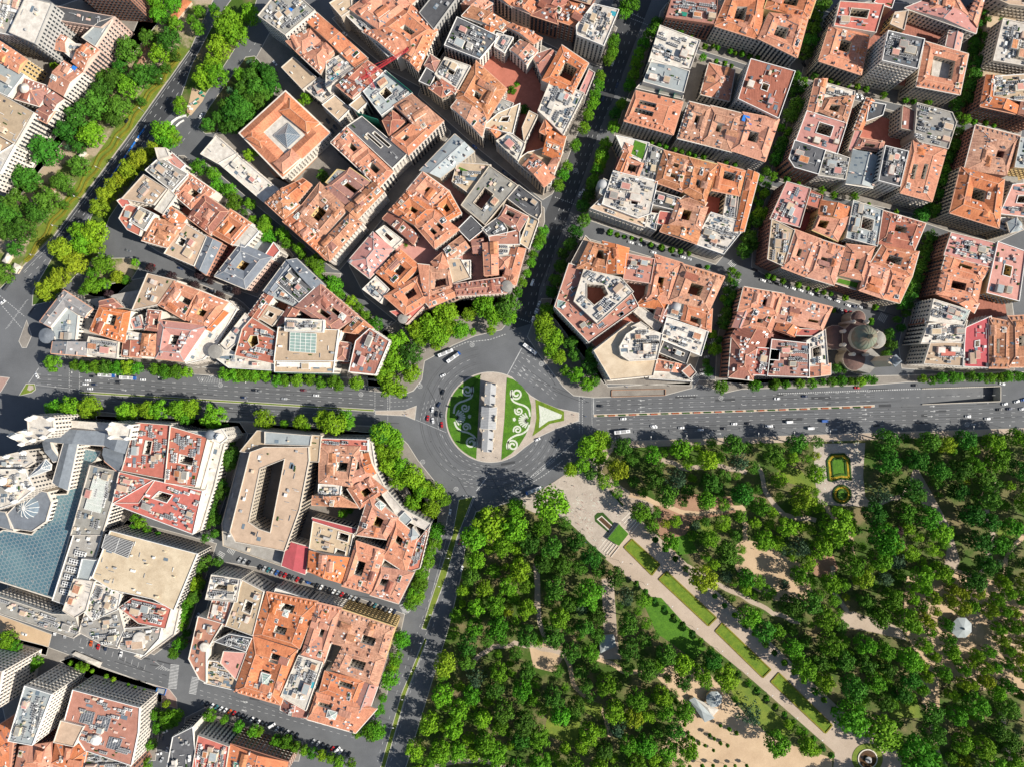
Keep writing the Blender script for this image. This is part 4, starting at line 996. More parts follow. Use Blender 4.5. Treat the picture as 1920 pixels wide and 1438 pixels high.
block('lower edge block', 3.0, '''
r F k 26 52,1480 102,1212 242,1142 272,1480 fw x2
r F r 26 242,1480 292,1202 512,1282 482,1480 fw x4
r G h 26 482,1480 532,1272 952,1402 932,1490 fb
''')
block('lower left towers block', 3.0, '''
q F b 42 -300,642 12,722 -40,1002 -300,1002 fw x3
q F c 40 72,1232 192,832 382,892 242,1262 fw x5
q F v 27 492,1082 552,862 1042,992 1032,1172 982,1412 642,1302 fw x3
q F b 28 412,1242 462,1092 622,1132 552,1272 fw x0
q H h 24 112,1480 152,1292 372,1262 392,1480 fb
q H h 24 392,1402 422,1242 682,1292 622,1480 fb
q G h 25 -40,1152 112,1052 62,1480 -40,1480 fb
q F g 24 622,1480 662,1302 960,1400 1000,1480 fb x5
''')
ROOFM = dict(o='tile_o', t='tile_t', d='tile_d', h='tile_h', r='flat_r', p='flat_p', m='flat_m', b='flat_b', g='flat_g', w='flat_w', k='flat_k', c='flat_c', s='slate', y='flat_y', z='flat_z', v='flat_v')
ROOFW = dict(o='orange tiled', t='weathered tiled', d='dark red-brown', h='bright orange tiled', r='flat red', p='pinkish', m='crimson', b='flat beige', g='flat grey', w='pale flat-roofed', k='flat charcoal', c='pale grey metal', s='slate grey', y='flat cream', z='grey metal', v='flat terracotta')
class Bld: pass
def parse(line):
    b = Bld(); tk = line.split(); b.t, b.kind, b.roof, b.h = tk[0], tk[1], tk[2], float(tk[3]); b.h = b.h * .93 + R_.uniform(-.55, .55)
    i = 4; b.z = []
    while i < len(tk) and (tk[i][0].isdigit() or tk[i][0] == '-'): b.z.append(tuple(nums(tk[i]))); i += 1
    b.pat = []; b.q = None; b.fac = 'w'; b.x = 1 if b.kind != 'F' else 2; b.n0 = False
    while i < len(tk):
        s = tk[i]; i += 1
        if s[0] == 'p': b.pat.append(nums(s[1:]))
        elif s[0] == 'q':
            v = nums(s[1:])
            while i < len(tk) and (tk[i][0].isdigit()): v += nums(tk[i]); i += 1
            b.q = ccw([Tl(b.t, v[k], v[k + 1], b.h) for k in range(0, len(v), 2)])
        elif s[0] == 'f': b.fac = s[1]
        elif s[0] == 'x': b.x = int(s[1:])
        elif s == 'n0': b.n0 = True; b.x = 0
    if b.fac == 'h': b.fac = 'b'
    b.c = [Tl(b.t, x, y, b.h) for x, y in b.z]
    rev = area2(b.c) < 0; ex_ = inset(ccw(b.c), -0.75); b.c = ex_[::-1] if rev else ex_
    b.poly = ccw(b.c); b.rev = rev
    b.cen = (sum(p[0] for p in b.c) / len(b.c), sum(p[1] for p in b.c) / len(b.c))
    return b
def bil(c, u, v):
    a = [(c[0][k] * (1 - u) + c[1][k] * u) * (1 - v) + (c[3][k] * (1 - u) + c[2][k] * u) * v for k in (0, 1)]
    return a[0], a[1]
def dist(a, b): return math.hypot(a[0] - b[0], a[1] - b[1])
FLOOR = 3.45
def windows(mw, mb, a, b, ztop, inward, fac, dens=1.0):
    """rows of windows with sills or balconies on the wall a-b; outward normal = right of a->b when ccw"""
    d = Vector((b[0] - a[0], b[1] - a[1])); ln = d.length
    if ln < 4.5: return
    d.normalize(); n = Vector((d.y, -d.x)) * (-1 if inward else 1)
    nc = max(1, int(ln / (2.75 / dens))); nf = int((ztop - 1.6) / FLOOR); st = ln / nc
    bal = R_.random() < 0.65
    for f in range(nf):
        z0 = ztop - 1.5 - (f + 1) * FLOOR + .75; z1 = z0 + 2.3
        if z0 < 0.6: break
        for k in range(nc):
            t = (k + .5) * st; p = (a[0] + d.x * (t - .62) + n.x * .04, a[1] + d.y * (t - .62) + n.y * .04); q = (p[0] + d.x * 1.24, p[1] + d.y * 1.24)
            F = [(*p, z0), (*q, z0), (*q, z1), (*p, z1)]; mw.face(F if not inward else F[::-1])
            if not inward:
                w_ = .28 if bal else .1; dep = .75 if bal else .25
                pp = (p[0] - d.x * w_, p[1] - d.y * w_); qq = (q[0] + d.x * w_, q[1] + d.y * w_); po = (pp[0] + n.x * dep, pp[1] + n.y * dep); qo = (qq[0] + n.x * dep, qq[1] + n.y * dep)
                mb.face([(*pp, z0), (*po, z0), (*qo, z0), (*qq, z0)]); mb.face([(*po, z0 - .18), (*qo, z0 - .18), (*qo, z0 + (.5 if bal else 0)), (*po, z0 + (.5 if bal else 0))])
def exposed(b, a, c, mates):
    d = Vector((c[0] - a[0], c[1] - a[1]));
    if d.length < 0.5: return 0
    d.normalize(); n = (d.y, -d.x); hits = 0
    for t in (.2, .5, .8):
        p = (a[0] + (c[0] - a[0]) * t + n[0] * 2.2, a[1] + (c[1] - a[1]) * t + n[1] * 2.2)
        if not any(o is not b and o.h > b.h - 6 and inside(p, o.poly) for o in mates): hits += 1
    return hits / 3
ALLB = []
for bn, side, lines in BLOCKS:
    L = [parse(l) for l in lines]
    for b in L: b.block = bn
    ALLB.append((bn, side, L))
    P = [p for b in L for p in b.poly]
    hl = inset(ccw(hull(P)), -side)
    slab('pavement', hl, 'pavement', 'pavement around the ' + bn)
ANNEX = ('block beside the north street', 'curved-front block', 'triangular boulevard block', 'slate mansion block', 'scaffold net block', 'block north-east of roundabout', 'roof lawn block', 'orange top-edge block', 'grey tower block', 'pink roof block', 'tiled roof-garden block', 'block left of the church', 'right-edge avenue block', 'glazed court block', 'red-roofed white block', 'block by the park road', 'block behind the crane', 'upper right edge block', 'cream roof block')
for bn, side, L in ALLB:
    if bn not in ANNEX: continue
    pl = inset(ccw(hull([p for b in L for p in b.poly])), 7.5)
    a = thing('courtyard_annex', 'low back-court roofs inside the ' + bn, 'building', 'low back-court buildings'); hh = 7.0 + R_.uniform(0, 3)
    m = MB(); m.poly(pl, [], hh); m.build('roof', R_.choice(['flat_g', 'flat_p', 'flat_r', 'tile_d', 'flat_b']), a); m = MB()
    for k in range(len(pl)): p, q = pl[k], pl[(k + 1) % len(pl)]; m.face([(*p, 0), (*q, 0), (*q, hh), (*p, hh)])
    m.build('wall', 'wall_c', a)
def clutter(b, eq, pent, zf, allow):
    """plant, chimneys and small boxes on a roof"""
    ar = abs(area2(b.poly)); ed = max(range(len(b.poly)), key=lambda k: dist(b.poly[k], b.poly[k - 1])); e0, e1 = b.poly[ed - 1], b.poly[ed]
    ux = Vector((e1[0] - e0[0], e1[1] - e0[1])).normalized(); ux = (ux.x, ux.y); x0 = min(p[0] for p in b.poly); x1 = max(p[0] for p in b.poly); y0 = min(p[1] for p in b.poly); y1 = max(p[1] for p in b.poly)
    def spot(mg):
        for _ in range(14):
            p = (R_.uniform(x0, x1), R_.uniform(y0, y1))
            if all(allow((p[0] + a * mg * ux[0] - c * mg * ux[1], p[1] + a * mg * ux[1] + c * mg * ux[0])) for a, c in ((1, 1), (-1, 1), (1, -1), (-1, -1))): return p
    if b.kind == 'F':
        if b.x >= 2:
            for _ in range(min(1 + b.x // 2, int(ar / 110) + (1 if ar > 70 else 0))):
                s_ = R_.uniform(1.5, 2.9); p = spot(s_ + .8)
                if p:
                    pm = MB(); hx, hy, hh = s_ * R_.uniform(.9, 1.5), s_ * R_.uniform(.7, 1.0), R_.uniform(2.3, 3.4)
                    pm.box(p, ux, hx, hy, b.h, b.h + hh, 0); pm.box(p, ux, hx - .3, hy - .3, b.h + hh, b.h + hh + .06, 1); pm.box((p[0] + ux[0] * (hx - .2), p[1] + ux[1] * (hx - .2)), ux, .22, .6, b.h + .1, b.h + 2.0, 2)
                    pent.append((pm, [R_.choice(['wall_w', 'wall_c', 'wall_g', 'wall_p']), R_.choice(['flat_g', 'flat_b', 'flat_g', 'flat_w', 'flat_c', 'flat_p', 'flat_b', 'tile_t']), 'glass_dark']))
        for _ in range(min(60, int(ar / 260 * (b.x ** 1.5) * 3))):
            p = spot(.9)
            if not p: continue
            k = R_.random(); s_ = R_.uniform(.35, .9)
            if k < .22 and b.x > 2:                            # a bank of chillers
                n_ = R_.randint(2, 6); mi = R_.choice([0, 1, 1])
                for j in range(n_):
                    q = (p[0] + ux[0] * j * 1.5, p[1] + ux[1] * j * 1.5)
                    if allow(q): eq.box(q, ux, .55, .95, b.h + .3, b.h + 1.5, mi, 1 if j % 2 else mi); eq.lathe(q, [(.4, b.h + 1.5), (.4, b.h + 1.62)], 8, 2)
            elif k < .4:
                q = (p[0] - ux[1] * 3.2, p[1] + ux[0] * 3.2) if R_.random() < .5 else (p[0] + ux[0] * 4, p[1] + ux[1] * 4)
                if allow(q): eq.beam((*p, b.h + .5), (*q, b.h + .5), .16, R_.choice([0, 1, 1]))
            elif k < .48 and ar > 80: eq.box(p, ux, R_.uniform(1.2, 2.4), R_.uniform(.8, 1.4), b.h + .02, b.h + .25, 3)
            elif k < .56: eq.box(p, ux, R_.uniform(.5, 1.6), .35, b.h, b.h + .7, 4)
            else: eq.box(p, ux, s_ * R_.uniform(.8, 2), s_, b.h, b.h + R_.uniform(.5, 1.9), R_.choice([0, 0, 1, 1, 1, 2, 5, 7, 7]))
    else:
        for _ in range(min(16, int(ar / 85) + 1)):
            p = spot(.5)
            if p: z = zf(p); eq.box(p, ux, R_.uniform(.3, .55), R_.uniform(.45, 1.2), z - .8, z + R_.uniform(.7, 1.4), R_.choice([0, 5, 5, 6]), R_.choice([2, 5]))
        if b.x > 1:
            for _ in range(b.x * 3):
                p = spot(1.0)
                if p: z = zf(p); eq.box(p, ux, R_.uniform(.6, 1.4), R_.uniform(.5, 1), z - .6, z + 1.2, R_.choice([0, 1, 0]))
EQM = ['equip_white', 'equip_grey', 'equip_dark', 'glass_sky', 'hedge', 'wall_p', 'terracotta', 'wall_c']
def roofgrid(b):
    c = b.c; mu = dist(bil(c, 0, .5), bil(c, 1, .5)); mv = dist(bil(c, .5, 0), bil(c, .5, 1)); k = b.kind; pats = b.pat
    if k == 'R':
        if not pats: pats = [[.4, .4, .6, .6]]
        u0, v0, u1, v1 = pats[0]
        ua, ub, va, vb = u0 * .5, (1 + u1) * .5, v0 * .5, (1 + v1) * .5
        hr = max(1.0, min(3.6, .40 * min(ua * mu, (1 - ub) * mu, va * mv, (1 - vb) * mv) * 1.15))
        U = {0, 1, ua, ub}; V = {0, 1, va, vb}
        def zf(u, v):
            O = min(u / ua, (1 - u) / (1 - ub), v / va, (1 - v) / (1 - vb)); I = max((u0 - u) / (u0 - ua), (u - u1) / (ub - u1), (v0 - v) / (v0 - va), (v - v1) / (vb - v1))
            return hr * max(0, min(1, O, I))
    elif k == 'G':
        hr = max(.6, min(3.4, .36 * mv / 2)); U = {0, 1}; V = {0, .5, 1}
        if b.roof == 'm': hr = 1.2
        zf = lambda u, v: hr * min(v, 1 - v) * 2
    else:
        if mu >= mv: ua = min(.45, .5 * mv / mu); U = {0, ua, 1 - ua, 1}; V = {0, .5, 1}
        else: ua = min(.45, .5 * mu / mv); U = {0, .5, 1}; V = {0, ua, 1 - ua, 1}
        hr = max(1, min(4.0, .42 * min(mu, mv) / 2))
        if mu >= mv: zf = lambda u, v: hr * max(0, min(u / ua, (1 - u) / ua, v * 2, (1 - v) * 2))
        else: zf = lambda u, v: hr * max(0, min(v / ua, (1 - v) / ua, u * 2, (1 - u) * 2))
    for p in pats: U |= {p[0], p[2]}; V |= {p[1], p[3]}
    U = sorted(U); V = sorted(V); ins = lambda u, v: any(p[0] < u < p[2] and p[1] < v < p[3] for p in pats)
    ro, wa = MB(), MB(); P = lambda u, v: (*bil(c, u, v), b.h + zf(u, v)); PB = lambda u, v: (*bil(c, u, v), 0.0)
    fl = (lambda f: f[::-1]) if b.rev else (lambda f: f)
    cell = {}
    for i in range(len(U) - 1):
        for j in range(len(V) - 1):
            hole = ins((U[i] + U[i + 1]) / 2, (V[j] + V[j + 1]) / 2); cell[i, j] = not hole
            if hole: continue
            q = [(U[i], V[j]), (U[i + 1], V[j]), (U[i + 1], V[j + 1]), (U[i], V[j + 1])]; z = [round(zf(*t), 3) for t in q]; X = [P(*t) for t in q]
            odd = [n for n in range(4) if sum(abs(z[n] - z[m_]) < .02 for m_ in range(4)) == 1]
            if len(odd) == 1 and odd[0] in (1, 3): T = [[X[1], X[2], X[3]], [X[1], X[3], X[0]]]
            elif abs(z[0] + z[2] - z[1] - z[3]) < .02: T = [X]
            else: T = [[X[0], X[1], X[2]], [X[0], X[2], X[3]]]
            for t in T: ro.face(fl(t))
    for i in range(len(U) - 1):
        for j in range(len(V) - 1):
            if not cell[i, j]: continue
            for (ni, nj), e in (((i, j - 1), ((U[i], V[j]), (U[i + 1], V[j]))), ((i + 1, j), ((U[i + 1], V[j]), (U[i + 1], V[j + 1]))), ((i, j + 1), ((U[i + 1], V[j + 1]), (U[i], V[j + 1]))), ((i - 1, j), ((U[i], V[j + 1]), (U[i], V[j])))):
                if cell.get((ni, nj)): continue
                wa.face(fl([PB(*e[0]), PB(*e[1]), P(*e[1]), P(*e[0])]), 1 if (ni, nj) in cell else 0)
    return ro, wa, zf, pats, ins, hr
def unit2(a, b): l = dist(a, b); return ((b[0] - a[0]) / l, (b[1] - a[1]) / l)
def ridges(b, zf):
    c = b.c; mu = dist(bil(c, 0, .5), bil(c, 1, .5)); mv = dist(bil(c, .5, 0), bil(c, .5, 1))
    if b.kind == 'G': return [((0, .5), (1, .5))]
    if b.kind == 'H':
        if mu >= mv: a = min(.45, .5 * mv / mu); R0, R1 = (a, .5), (1 - a, .5); return [(R0, R1), ((0, 0), R0), ((0, 1), R0), ((1, 0), R1), ((1, 1), R1)]
        a = min(.45, .5 * mu / mv); R0, R1 = (.5, a), (.5, 1 - a); return [(R0, R1), ((0, 0), R0), ((1, 0), R0), ((0, 1), R1), ((1, 1), R1)]
    u0, v0, u1, v1 = (b.pat or [[.4, .4, .6, .6]])[0]; A = [(u0 / 2, v0 / 2), ((1 + u1) / 2, v0 / 2), ((1 + u1) / 2, (1 + v1) / 2), (u0 / 2, (1 + v1) / 2)]
    O = [(0, 0), (1, 0), (1, 1), (0, 1)]; return [(A[k], A[(k + 1) % 4]) for k in range(4)] + [(O[k], A[k]) for k in range(4)]
def pos_word(b, L):
    xs = [o.cen[0] for o in L]; ys = [o.cen[1] for o in L]; fx = (b.cen[0] - min(xs)) / max(1, max(xs) - min(xs)); fy = (b.cen[1] - min(ys)) / max(1, max(ys) - min(ys))
    a = 'south' if fy < .33 else ('north' if fy > .67 else ''); c = 'west' if fx < .33 else ('east' if fx > .67 else '')
    if a and c: return a + '-' + c + ' corner'
    return (a or c) + ' side' if (a or c) else 'middle'
lab = {}
for bn, side, L in ALLB:
    for b in L:
        d = ROOFW[b.roof] + (' courtyard building' if (b.pat or b.q) else (' hipped building' if b.kind == 'H' else ' building'))
        if b.h > 31: d = 'tall ' + d
        b.desc = d; b.key = (d, pos_word(b, L), bn); lab.setdefault(b.key, []).append(b)
for k, Lb in lab.items():
    Lb.sort(key=lambda o: o.cen[0])
    for i, b in enumerate(Lb):
        b.label = ('%s, %s of the %s' % k) if len(Lb) == 1 else '%s, %s from west, %s, %s' % (k[0], nth(i), k[1], k[2])
for bn, side, L in ALLB:
    for b in L:
        root = thing('building', b.label, 'building', 'buildings of the ' + bn); cw = 'wall_' + b.fac; eq, wn, bc, cor = MB(), MB(), MB(), MB(); pent = []
        exps = []
        for k in range(len(b.poly)):
            a, c = b.poly[k], b.poly[(k + 1) % len(b.poly)]; ex = exposed(b, a, c, L); exps.append(ex)
            if ex > .5: windows(wn, bc, a, c, b.h, False, b.fac)
            if ex > .6 and b.kind != 'F':
                d = Vector((c[0] - a[0], c[1] - a[1])).normalized(); n = (d.y * .22, -d.x * .22)
                m_ = ((a[0] + c[0]) / 2 + n[0], (a[1] + c[1]) / 2 + n[1]); cor.box(m_, (d.x, d.y), dist(a, c) / 2 + .1, .32, b.h - .6, b.h - .05 + .001 * k)
        if b.kind == 'F':
            holes = [b.q] if b.q else []
            if len(b.c) == 4: holes += [ccw([bil(b.c, u, v) for u, v in ((p[0], p[1]), (p[2], p[1]), (p[2], p[3]), (p[0], p[3]))]) for p in b.pat]
            ro, wa, pp = MB(), MB(), MB(); ph = .8
            ins_ = inset(b.poly, .4); hout = [inset(h_, -.4) for h_ in holes]
            ro.poly(ins_, hout, b.h)
            for k in range(len(b.poly)):
                k2 = (k + 1) % len(b.poly); a, c, ai, ci = b.poly[k], b.poly[k2], ins_[k], ins_[k2]
                wa.face([(*a, 0), (*c, 0), (*c, b.h), (*a, b.h)]); pp.face([(*a, b.h), (*c, b.h), (*c, b.h + ph), (*a, b.h + ph)]); pp.face([(*a, b.h + ph), (*c, b.h + ph), (*ci, b.h + ph), (*ai, b.h + ph)]); pp.face([(*ai, b.h + ph), (*ci, b.h + ph), (*ci, b.h), (*ai, b.h)])
            for h_, ho in zip(holes, hout):
                for k in range(len(h_)):
                    k2 = (k + 1) % len(h_); a, c, ai, ci = h_[k], h_[k2], ho[k], ho[k2]
                    wa.face([(*c, 0), (*a, 0), (*a, b.h + .6), (*c, b.h + .6)], 1); pp.face([(*a, b.h + .6), (*ai, b.h + .6), (*ci, b.h + .6), (*c, b.h + .6)]); pp.face([(*ai, b.h), (*ci, b.h), (*ci, b.h + .6), (*ai, b.h + .6)][::-1])
                    windows(wn, bc, a, c, b.h, True, b.fac, 1.1)
            pp.build('parapet', R_.choice(['stone_trim', 'white_paint', cw]), root)
            allow = lambda p: inside(p, inset(b.poly, 1.1)) and not any(inside(p, h_) for h_ in hout) and not any(o is not b and o.h > b.h - .3 and inside(p, o.poly) for o in L)
            zf2 = lambda p: b.h
        else:
            ro, wa, zf, pats, ins, hr = roofgrid(b)
            for p in pats:
                if not (b.kind == 'R' or b.pat): continue
                q = [bil(b.c, u, v) for u, v in ((p[0], p[1]), (p[2], p[1]), (p[2], p[3]), (p[0], p[3]))]; q = ccw(q)
                for k in range(4): windows(wn, bc, q[k], q[(k + 1) % 4], b.h - .5, True, b.fac, 1.1)
            def inv(p):
                u = v = .5
                for _ in range(6):
                    x, y = bil(b.c, u, v); e = 1e-3; xu, yu = bil(b.c, u + e, v); xv, yv = bil(b.c, u, v + e)
                    a_, b_, c_, d_ = (xu - x) / e, (xv - x) / e, (yu - y) / e, (yv - y) / e; D = a_ * d_ - b_ * c_
                    if abs(D) < 1e-9: break
                    rx, ry = p[0] - x, p[1] - y; u += (d_ * rx - b_ * ry) / D; v += (-c_ * rx + a_ * ry) / D
                return u, v
            allow = lambda p: inside(p, b.poly) and not ins(*inv(p))
            def zf2(p):
                u, v = inv(p); return b.h + zf(min(1, max(0, u)), min(1, max(0, v)))
            if not b.n0:
                sk = MB(); ar = abs(area2(b.poly)); ml = max(6, math.sqrt(ar))
                for _ in range(min(18, int(ar / 34))):            # roof windows lying in the slope
                    u, v = R_.uniform(.06, .94), R_.uniform(.06, .94); du, dv = .55 / dist(b.c[0], b.c[1]), .8 / dist(b.c[0], b.c[3])
                    Q = [(u - du, v - dv), (u + du, v - dv), (u + du, v + dv), (u - du, v + dv)]
                    if any(ins(*q) for q in Q): continue
                    Z = [zf(*q) for q in Q]
                    if abs(Z[0] + Z[2] - Z[1] - Z[3]) > .05: continue
                    X = [(*bil(b.c, *q), b.h + z + .12) for q, z in zip(Q, Z)]; sk.face(X[::-1] if b.rev else X, 0 if R_.random() < .6 else 1)
                rg = MB()
                for P_ in ridges(b, zf):
                    X = [(*bil(b.c, *p), b.h + zf(*p) + .06) for p in P_]; rg.beam(X[0], X[1], .2)
                rg.build('ridge_tiles', 'ridge' if b.roof in 'othd' else 'zinc', root)
                if ar > 170 and b.roof in 'othd':                # smaller roofs set across the big one
                    for _ in range(R_.randint(1, 2 + int(ar / 260))):
                        u, v = R_.uniform(.15, .85), R_.uniform(.15, .85); p = bil(b.c, u, v); d = unit2(b.c[0], b.c[1]); d = d if R_.random() < .5 else (-d[1], d[0]); hx, hy = R_.uniform(2.6, 5.0), R_.uniform(1.7, 2.7)
                        Q = [(p[0] + s1 * hx * d[0] - s2 * hy * d[1], p[1] + s1 * hx * d[1] + s2 * hy * d[0]) for s1, s2 in ((-1, -1), (1, -1), (1, 1), (-1, 1))]
                        if not all(allow(q_) for q_ in Q): continue
                        bb = Bld(); bb.kind = R_.choice('GGH'); bb.roof = b.roof; bb.pat = []; bb.h = max(zf2(q_) for q_ in Q) + R_.uniform(.1, .9); bb.c = Q; bb.rev = area2(Q) < 0; bb.poly = ccw(Q)
                        r2, w2, z2, _p, _i, _h = roofgrid(bb); w2.v = [(x_, y_, max(zz, b.h - 1)) for x_, y_, zz in w2.v]; ru = r2.build('upper_roof', ROOFM[b.roof if R_.random() < .7 else R_.choice('otd')], root); w2.build('upper_wall', [cw, cw], ru)
                dr = MB(); tr_ = MB()
                if ar > 120 and b.roof in 'othd':
                    for k in range(len(b.poly)):
                        a, c = b.poly[k], b.poly[(k + 1) % len(b.poly)]
                        if exps[k] < .6 or R_.random() < .72 or dist(a, c) < 9: continue
                        d = unit2(a, c); nd = int(dist(a, c) / 3.6)
                        for j in range(nd):
                            p = (a[0] + d[0] * (j + .5) * 3.6 - d[1] * 1.9, a[1] + d[1] * (j + .5) * 3.6 + d[0] * 1.9)
                            if allow(p): z = zf2(p); dr.box(p, d, .6, 1.0, z - .9, z + .75, 0, 1)
                    for _ in range(R_.randint(0, 3)):            # little roof terraces cut into the slope
                        u, v = R_.uniform(.12, .88), R_.uniform(.1, .9); p = bil(b.c, u, v); d = unit2(b.c[0], b.c[1]); hx, hy = R_.uniform(1.3, 2.8), R_.uniform(1.0, 1.7)
                        if not all(allow((p[0] + s1 * hx * d[0] - s2 * hy * d[1], p[1] + s1 * hx * d[1] + s2 * hy * d[0])) for s1 in (-1, 1) for s2 in (-1, 1)): continue
                        z = zf2(p); tm = MB(); tm.box(p, d, hx, hy, z - 1.2, z + .5, 0); tm.box(p, d, hx - .25, hy - .25, z + .5, z + .53, 1); tm.box((p[0] + d[0] * hx * .3, p[1] + d[1] * hx * .3), d, hx * .3, hy * .4, z + .53, z + 1.2, 2); tm.build('roof_terrace', ['white_paint', R_.choice(['terracotta', 'flat_g', 'flat_b', 'glass_dark']), R_.choice(['hedge', 'equip_white', 'equip_grey'])], root)
                dr.build('dormers', ['white_paint', ROOFM[b.roof]], root, kind='stuff')
                sk.build('roof_windows', ['glass_sky', 'equip_white'], root, kind='stuff')
        wa.build('wall', [cw, R_.choice([cw, cw, cw, 'wall_c', 'wall_w', 'wall_y']) if b.fac != 's' else cw], root)
        ro.build('roof', ROOFM[b.roof], root)
        if not b.n0: clutter(b, eq, pent, zf2, allow)
        cor.build('cornice', R_.choice(['stone_trim', cw, 'ridge', 'ridge']), root)
        wn.build('windows', 'glass_dark', root, kind='stuff'); bc.build('balconies', R_.choice(['stone_trim', cw, 'equip_dark', 'equip_dark']), root, kind='stuff'); eq.build('rooftop_plant', EQM, root, kind='stuff')
        for pm, ms in pent: pm.build('penthouse', ms, root)
        b.root = root
def findb(t, x, y):
    best = None
    for bn, side, L in ALLB:
        for b in L:
            if inside(Tl(t, x, y, b.h), b.poly) and (best is None or b.h > best.h): best = b
    return best
# ---------------------------------------------------------------- special roof parts
def unit(a, b): d = Vector((b[0] - a[0], b[1] - a[1])).normalized(); return (d.x, d.y)
def roofquad(t, s, name, material, dz=.12, frame=None, lift=0.5, bld=None, nu=0, nv=0):
    """a framed panel (glass, solar, lawn, tarp) lying on the roof that carries it"""
    v = nums(s); cx, cy = sum(v[0::2]) / 4, sum(v[1::2]) / 4; b = bld or findb(t, cx, cy)
    if b is None: return
    q = [Tl(t, v[k], v[k + 1], b.h) for k in range(0, 8, 2)]; qc = ccw(q); a = MB(); z = b.h + dz
    a.prism(qc, z - .1, z + lift); o = a.build(name, material, b.root)
    if frame:
        m = MB()
        for k in range(nu + 1): p0, p1 = bil(q, k / max(1, nu), 0), bil(q, k / max(1, nu), 1); m.beam((*p0, z + lift + .08), (*p1, z + lift + .08), .12)
        for k in range(nv + 1): p0, p1 = bil(q, 0, k / max(1, nv)), bil(q, 1, k / max(1, nv)); m.beam((*p0, z + lift + .081), (*p1, z + lift + .081), .12)
        m.build('frame', frame, o)
    return o
def pyramid(t, s, name, material, rise, bld=None, frame='white_paint', z0=0.0, top=0.0, rows=0):
    v = nums(s); cx, cy = sum(v[0::2]) / 4, sum(v[1::2]) / 4; b = bld or findb(t, cx, cy)
    if b is None: return
    zb = b.h + z0; q = ccw([Tl(t, v[k], v[k + 1], zb) for k in range(0, 8, 2)]); c = (sum(p[0] for p in q) / 4, sum(p[1] for p in q) / 4)
    a = MB(); m = MB()
    for k in range(4):
        p0, p1 = q[k], q[(k + 1) % 4]; a.face([(*p0, zb), (*p1, zb), (*c, zb + rise)])
        m.beam((*p0, zb + .08), (*c, zb + rise + .08), .14); m.beam((*p0, zb + .1), (*p1, zb + .1), .2)
        for j in range(1, rows + 1):
            f = j / (rows + 1); l = [tuple(p0[i] * (1 - f) + c[i] * f for i in (0, 1)), tuple(p1[i] * (1 - f) + c[i] * f for i in (0, 1))]
            m.beam((*l[0], zb + rise * f + .07), (*l[1], zb + rise * f + .07), .09)
    o = a.build(name, material, b.root); m.build('frame', frame, o)
    # curb below the glass
    k_ = MB(); k_.prism(inset(q, -.3), b.h - 3 if z0 < 0 else b.h - .3, zb - .02); k_.build('skylight_curb', 'stone_trim', b.root)
# palace with the glass pyramid: a ring roof of clay tile round a glazed court
pal = Bld(); pal.t = 'b'; pal.kind = 'R'; pal.roof = 'o'; pal.h = 15.0; pal.z = [(360, 1000), (700, 690), (1030, 1000), (680, 1330)]; pal.pat = [[.28, .25, .72, .75]]; pal.q = None; pal.fac = 'w'; pal.x = 1; pal.n0 = False
pal.c = [Tl('b', x, y, 15.0) for x, y in pal.z]; pal.rev = area2(pal.c) < 0; pal.poly = ccw(pal.c)
pal.root = thing('palace', 'orange tiled palace around a glass pyramid court', 'building')
ro, wa, zf, pats, ins, hr = roofgrid(pal)
ro.build('roof', 'tile_o', pal.root); wa.build('wall', ['wall_w', 'wall_w'], pal.root)
wn, bc, cor = MB(), MB(), MB()
for k in range(4):
    a, c = pal.poly[k], pal.poly[(k + 1) % 4]; windows(wn, bc, a, c, 15, False, 'w'); d = unit(a, c); cor.box(((a[0] + c[0]) / 2 + d[1] * .4, (a[1] + c[1]) / 2 - d[0] * .4), d, dist(a, c) / 2 + .8, .6, 14.2, 14.93 + k * .01)
wn.build('windows', 'glass_dark', pal.root, kind='stuff'); bc.build('balconies', 'stone_trim', pal.root, kind='stuff'); cor.build('cornice', 'stone_trim', pal.root)
dk = MB(); q = [bil(pal.c, u, v) for u, v in ((.275, .245), (.725, .245), (.725, .755), (.275, .755))]; dk.poly(ccw(q), [], 14.6); dk.build('court_deck', 'flat_w', pal.root)
pyramid('b', '612,1018 722,925 815,1020 714,1112', 'glass_pyramid', 'glass_sky', 4.5, pal, 'zinc', .3, rows=5)
def wing(t, z, h, kind, roof, parent, pat=()):
    b = Bld(); b.kind = kind; b.roof = roof; b.h = h; b.pat = list(pat); b.c = [Tl(t, x, y, h) for x, y in z]; b.rev = area2(b.c) < 0; b.poly = ccw(b.c); ro, wa, zf, pats, ins, hr = roofgrid(b)
    ro.build('wing_roof', ROOFM[roof], parent); wa.build('wing_wall', ['wall_w', 'wall_w'], parent); m = MB()
    for P_ in ridges(b, zf): X = [(*bil(b.c, *p), b.h + zf(*p) + .06) for p in P_]; m.beam(X[0], X[1], .2)
    m.build('wing_ridge', 'ridge', parent)
wing('b', [(605, 1225), (745, 1115), (815, 1185), (680, 1300)], 17.5, 'H', 'o', pal.root); wing('b', [(650, 835), (735, 735), (955, 925), (860, 1000)], 17.0, 'H', 'o', pal.root); wing('b', [(400, 1040), (450, 985), (560, 1060), (520, 1110)], 17.0, 'H', 'o', pal.root)
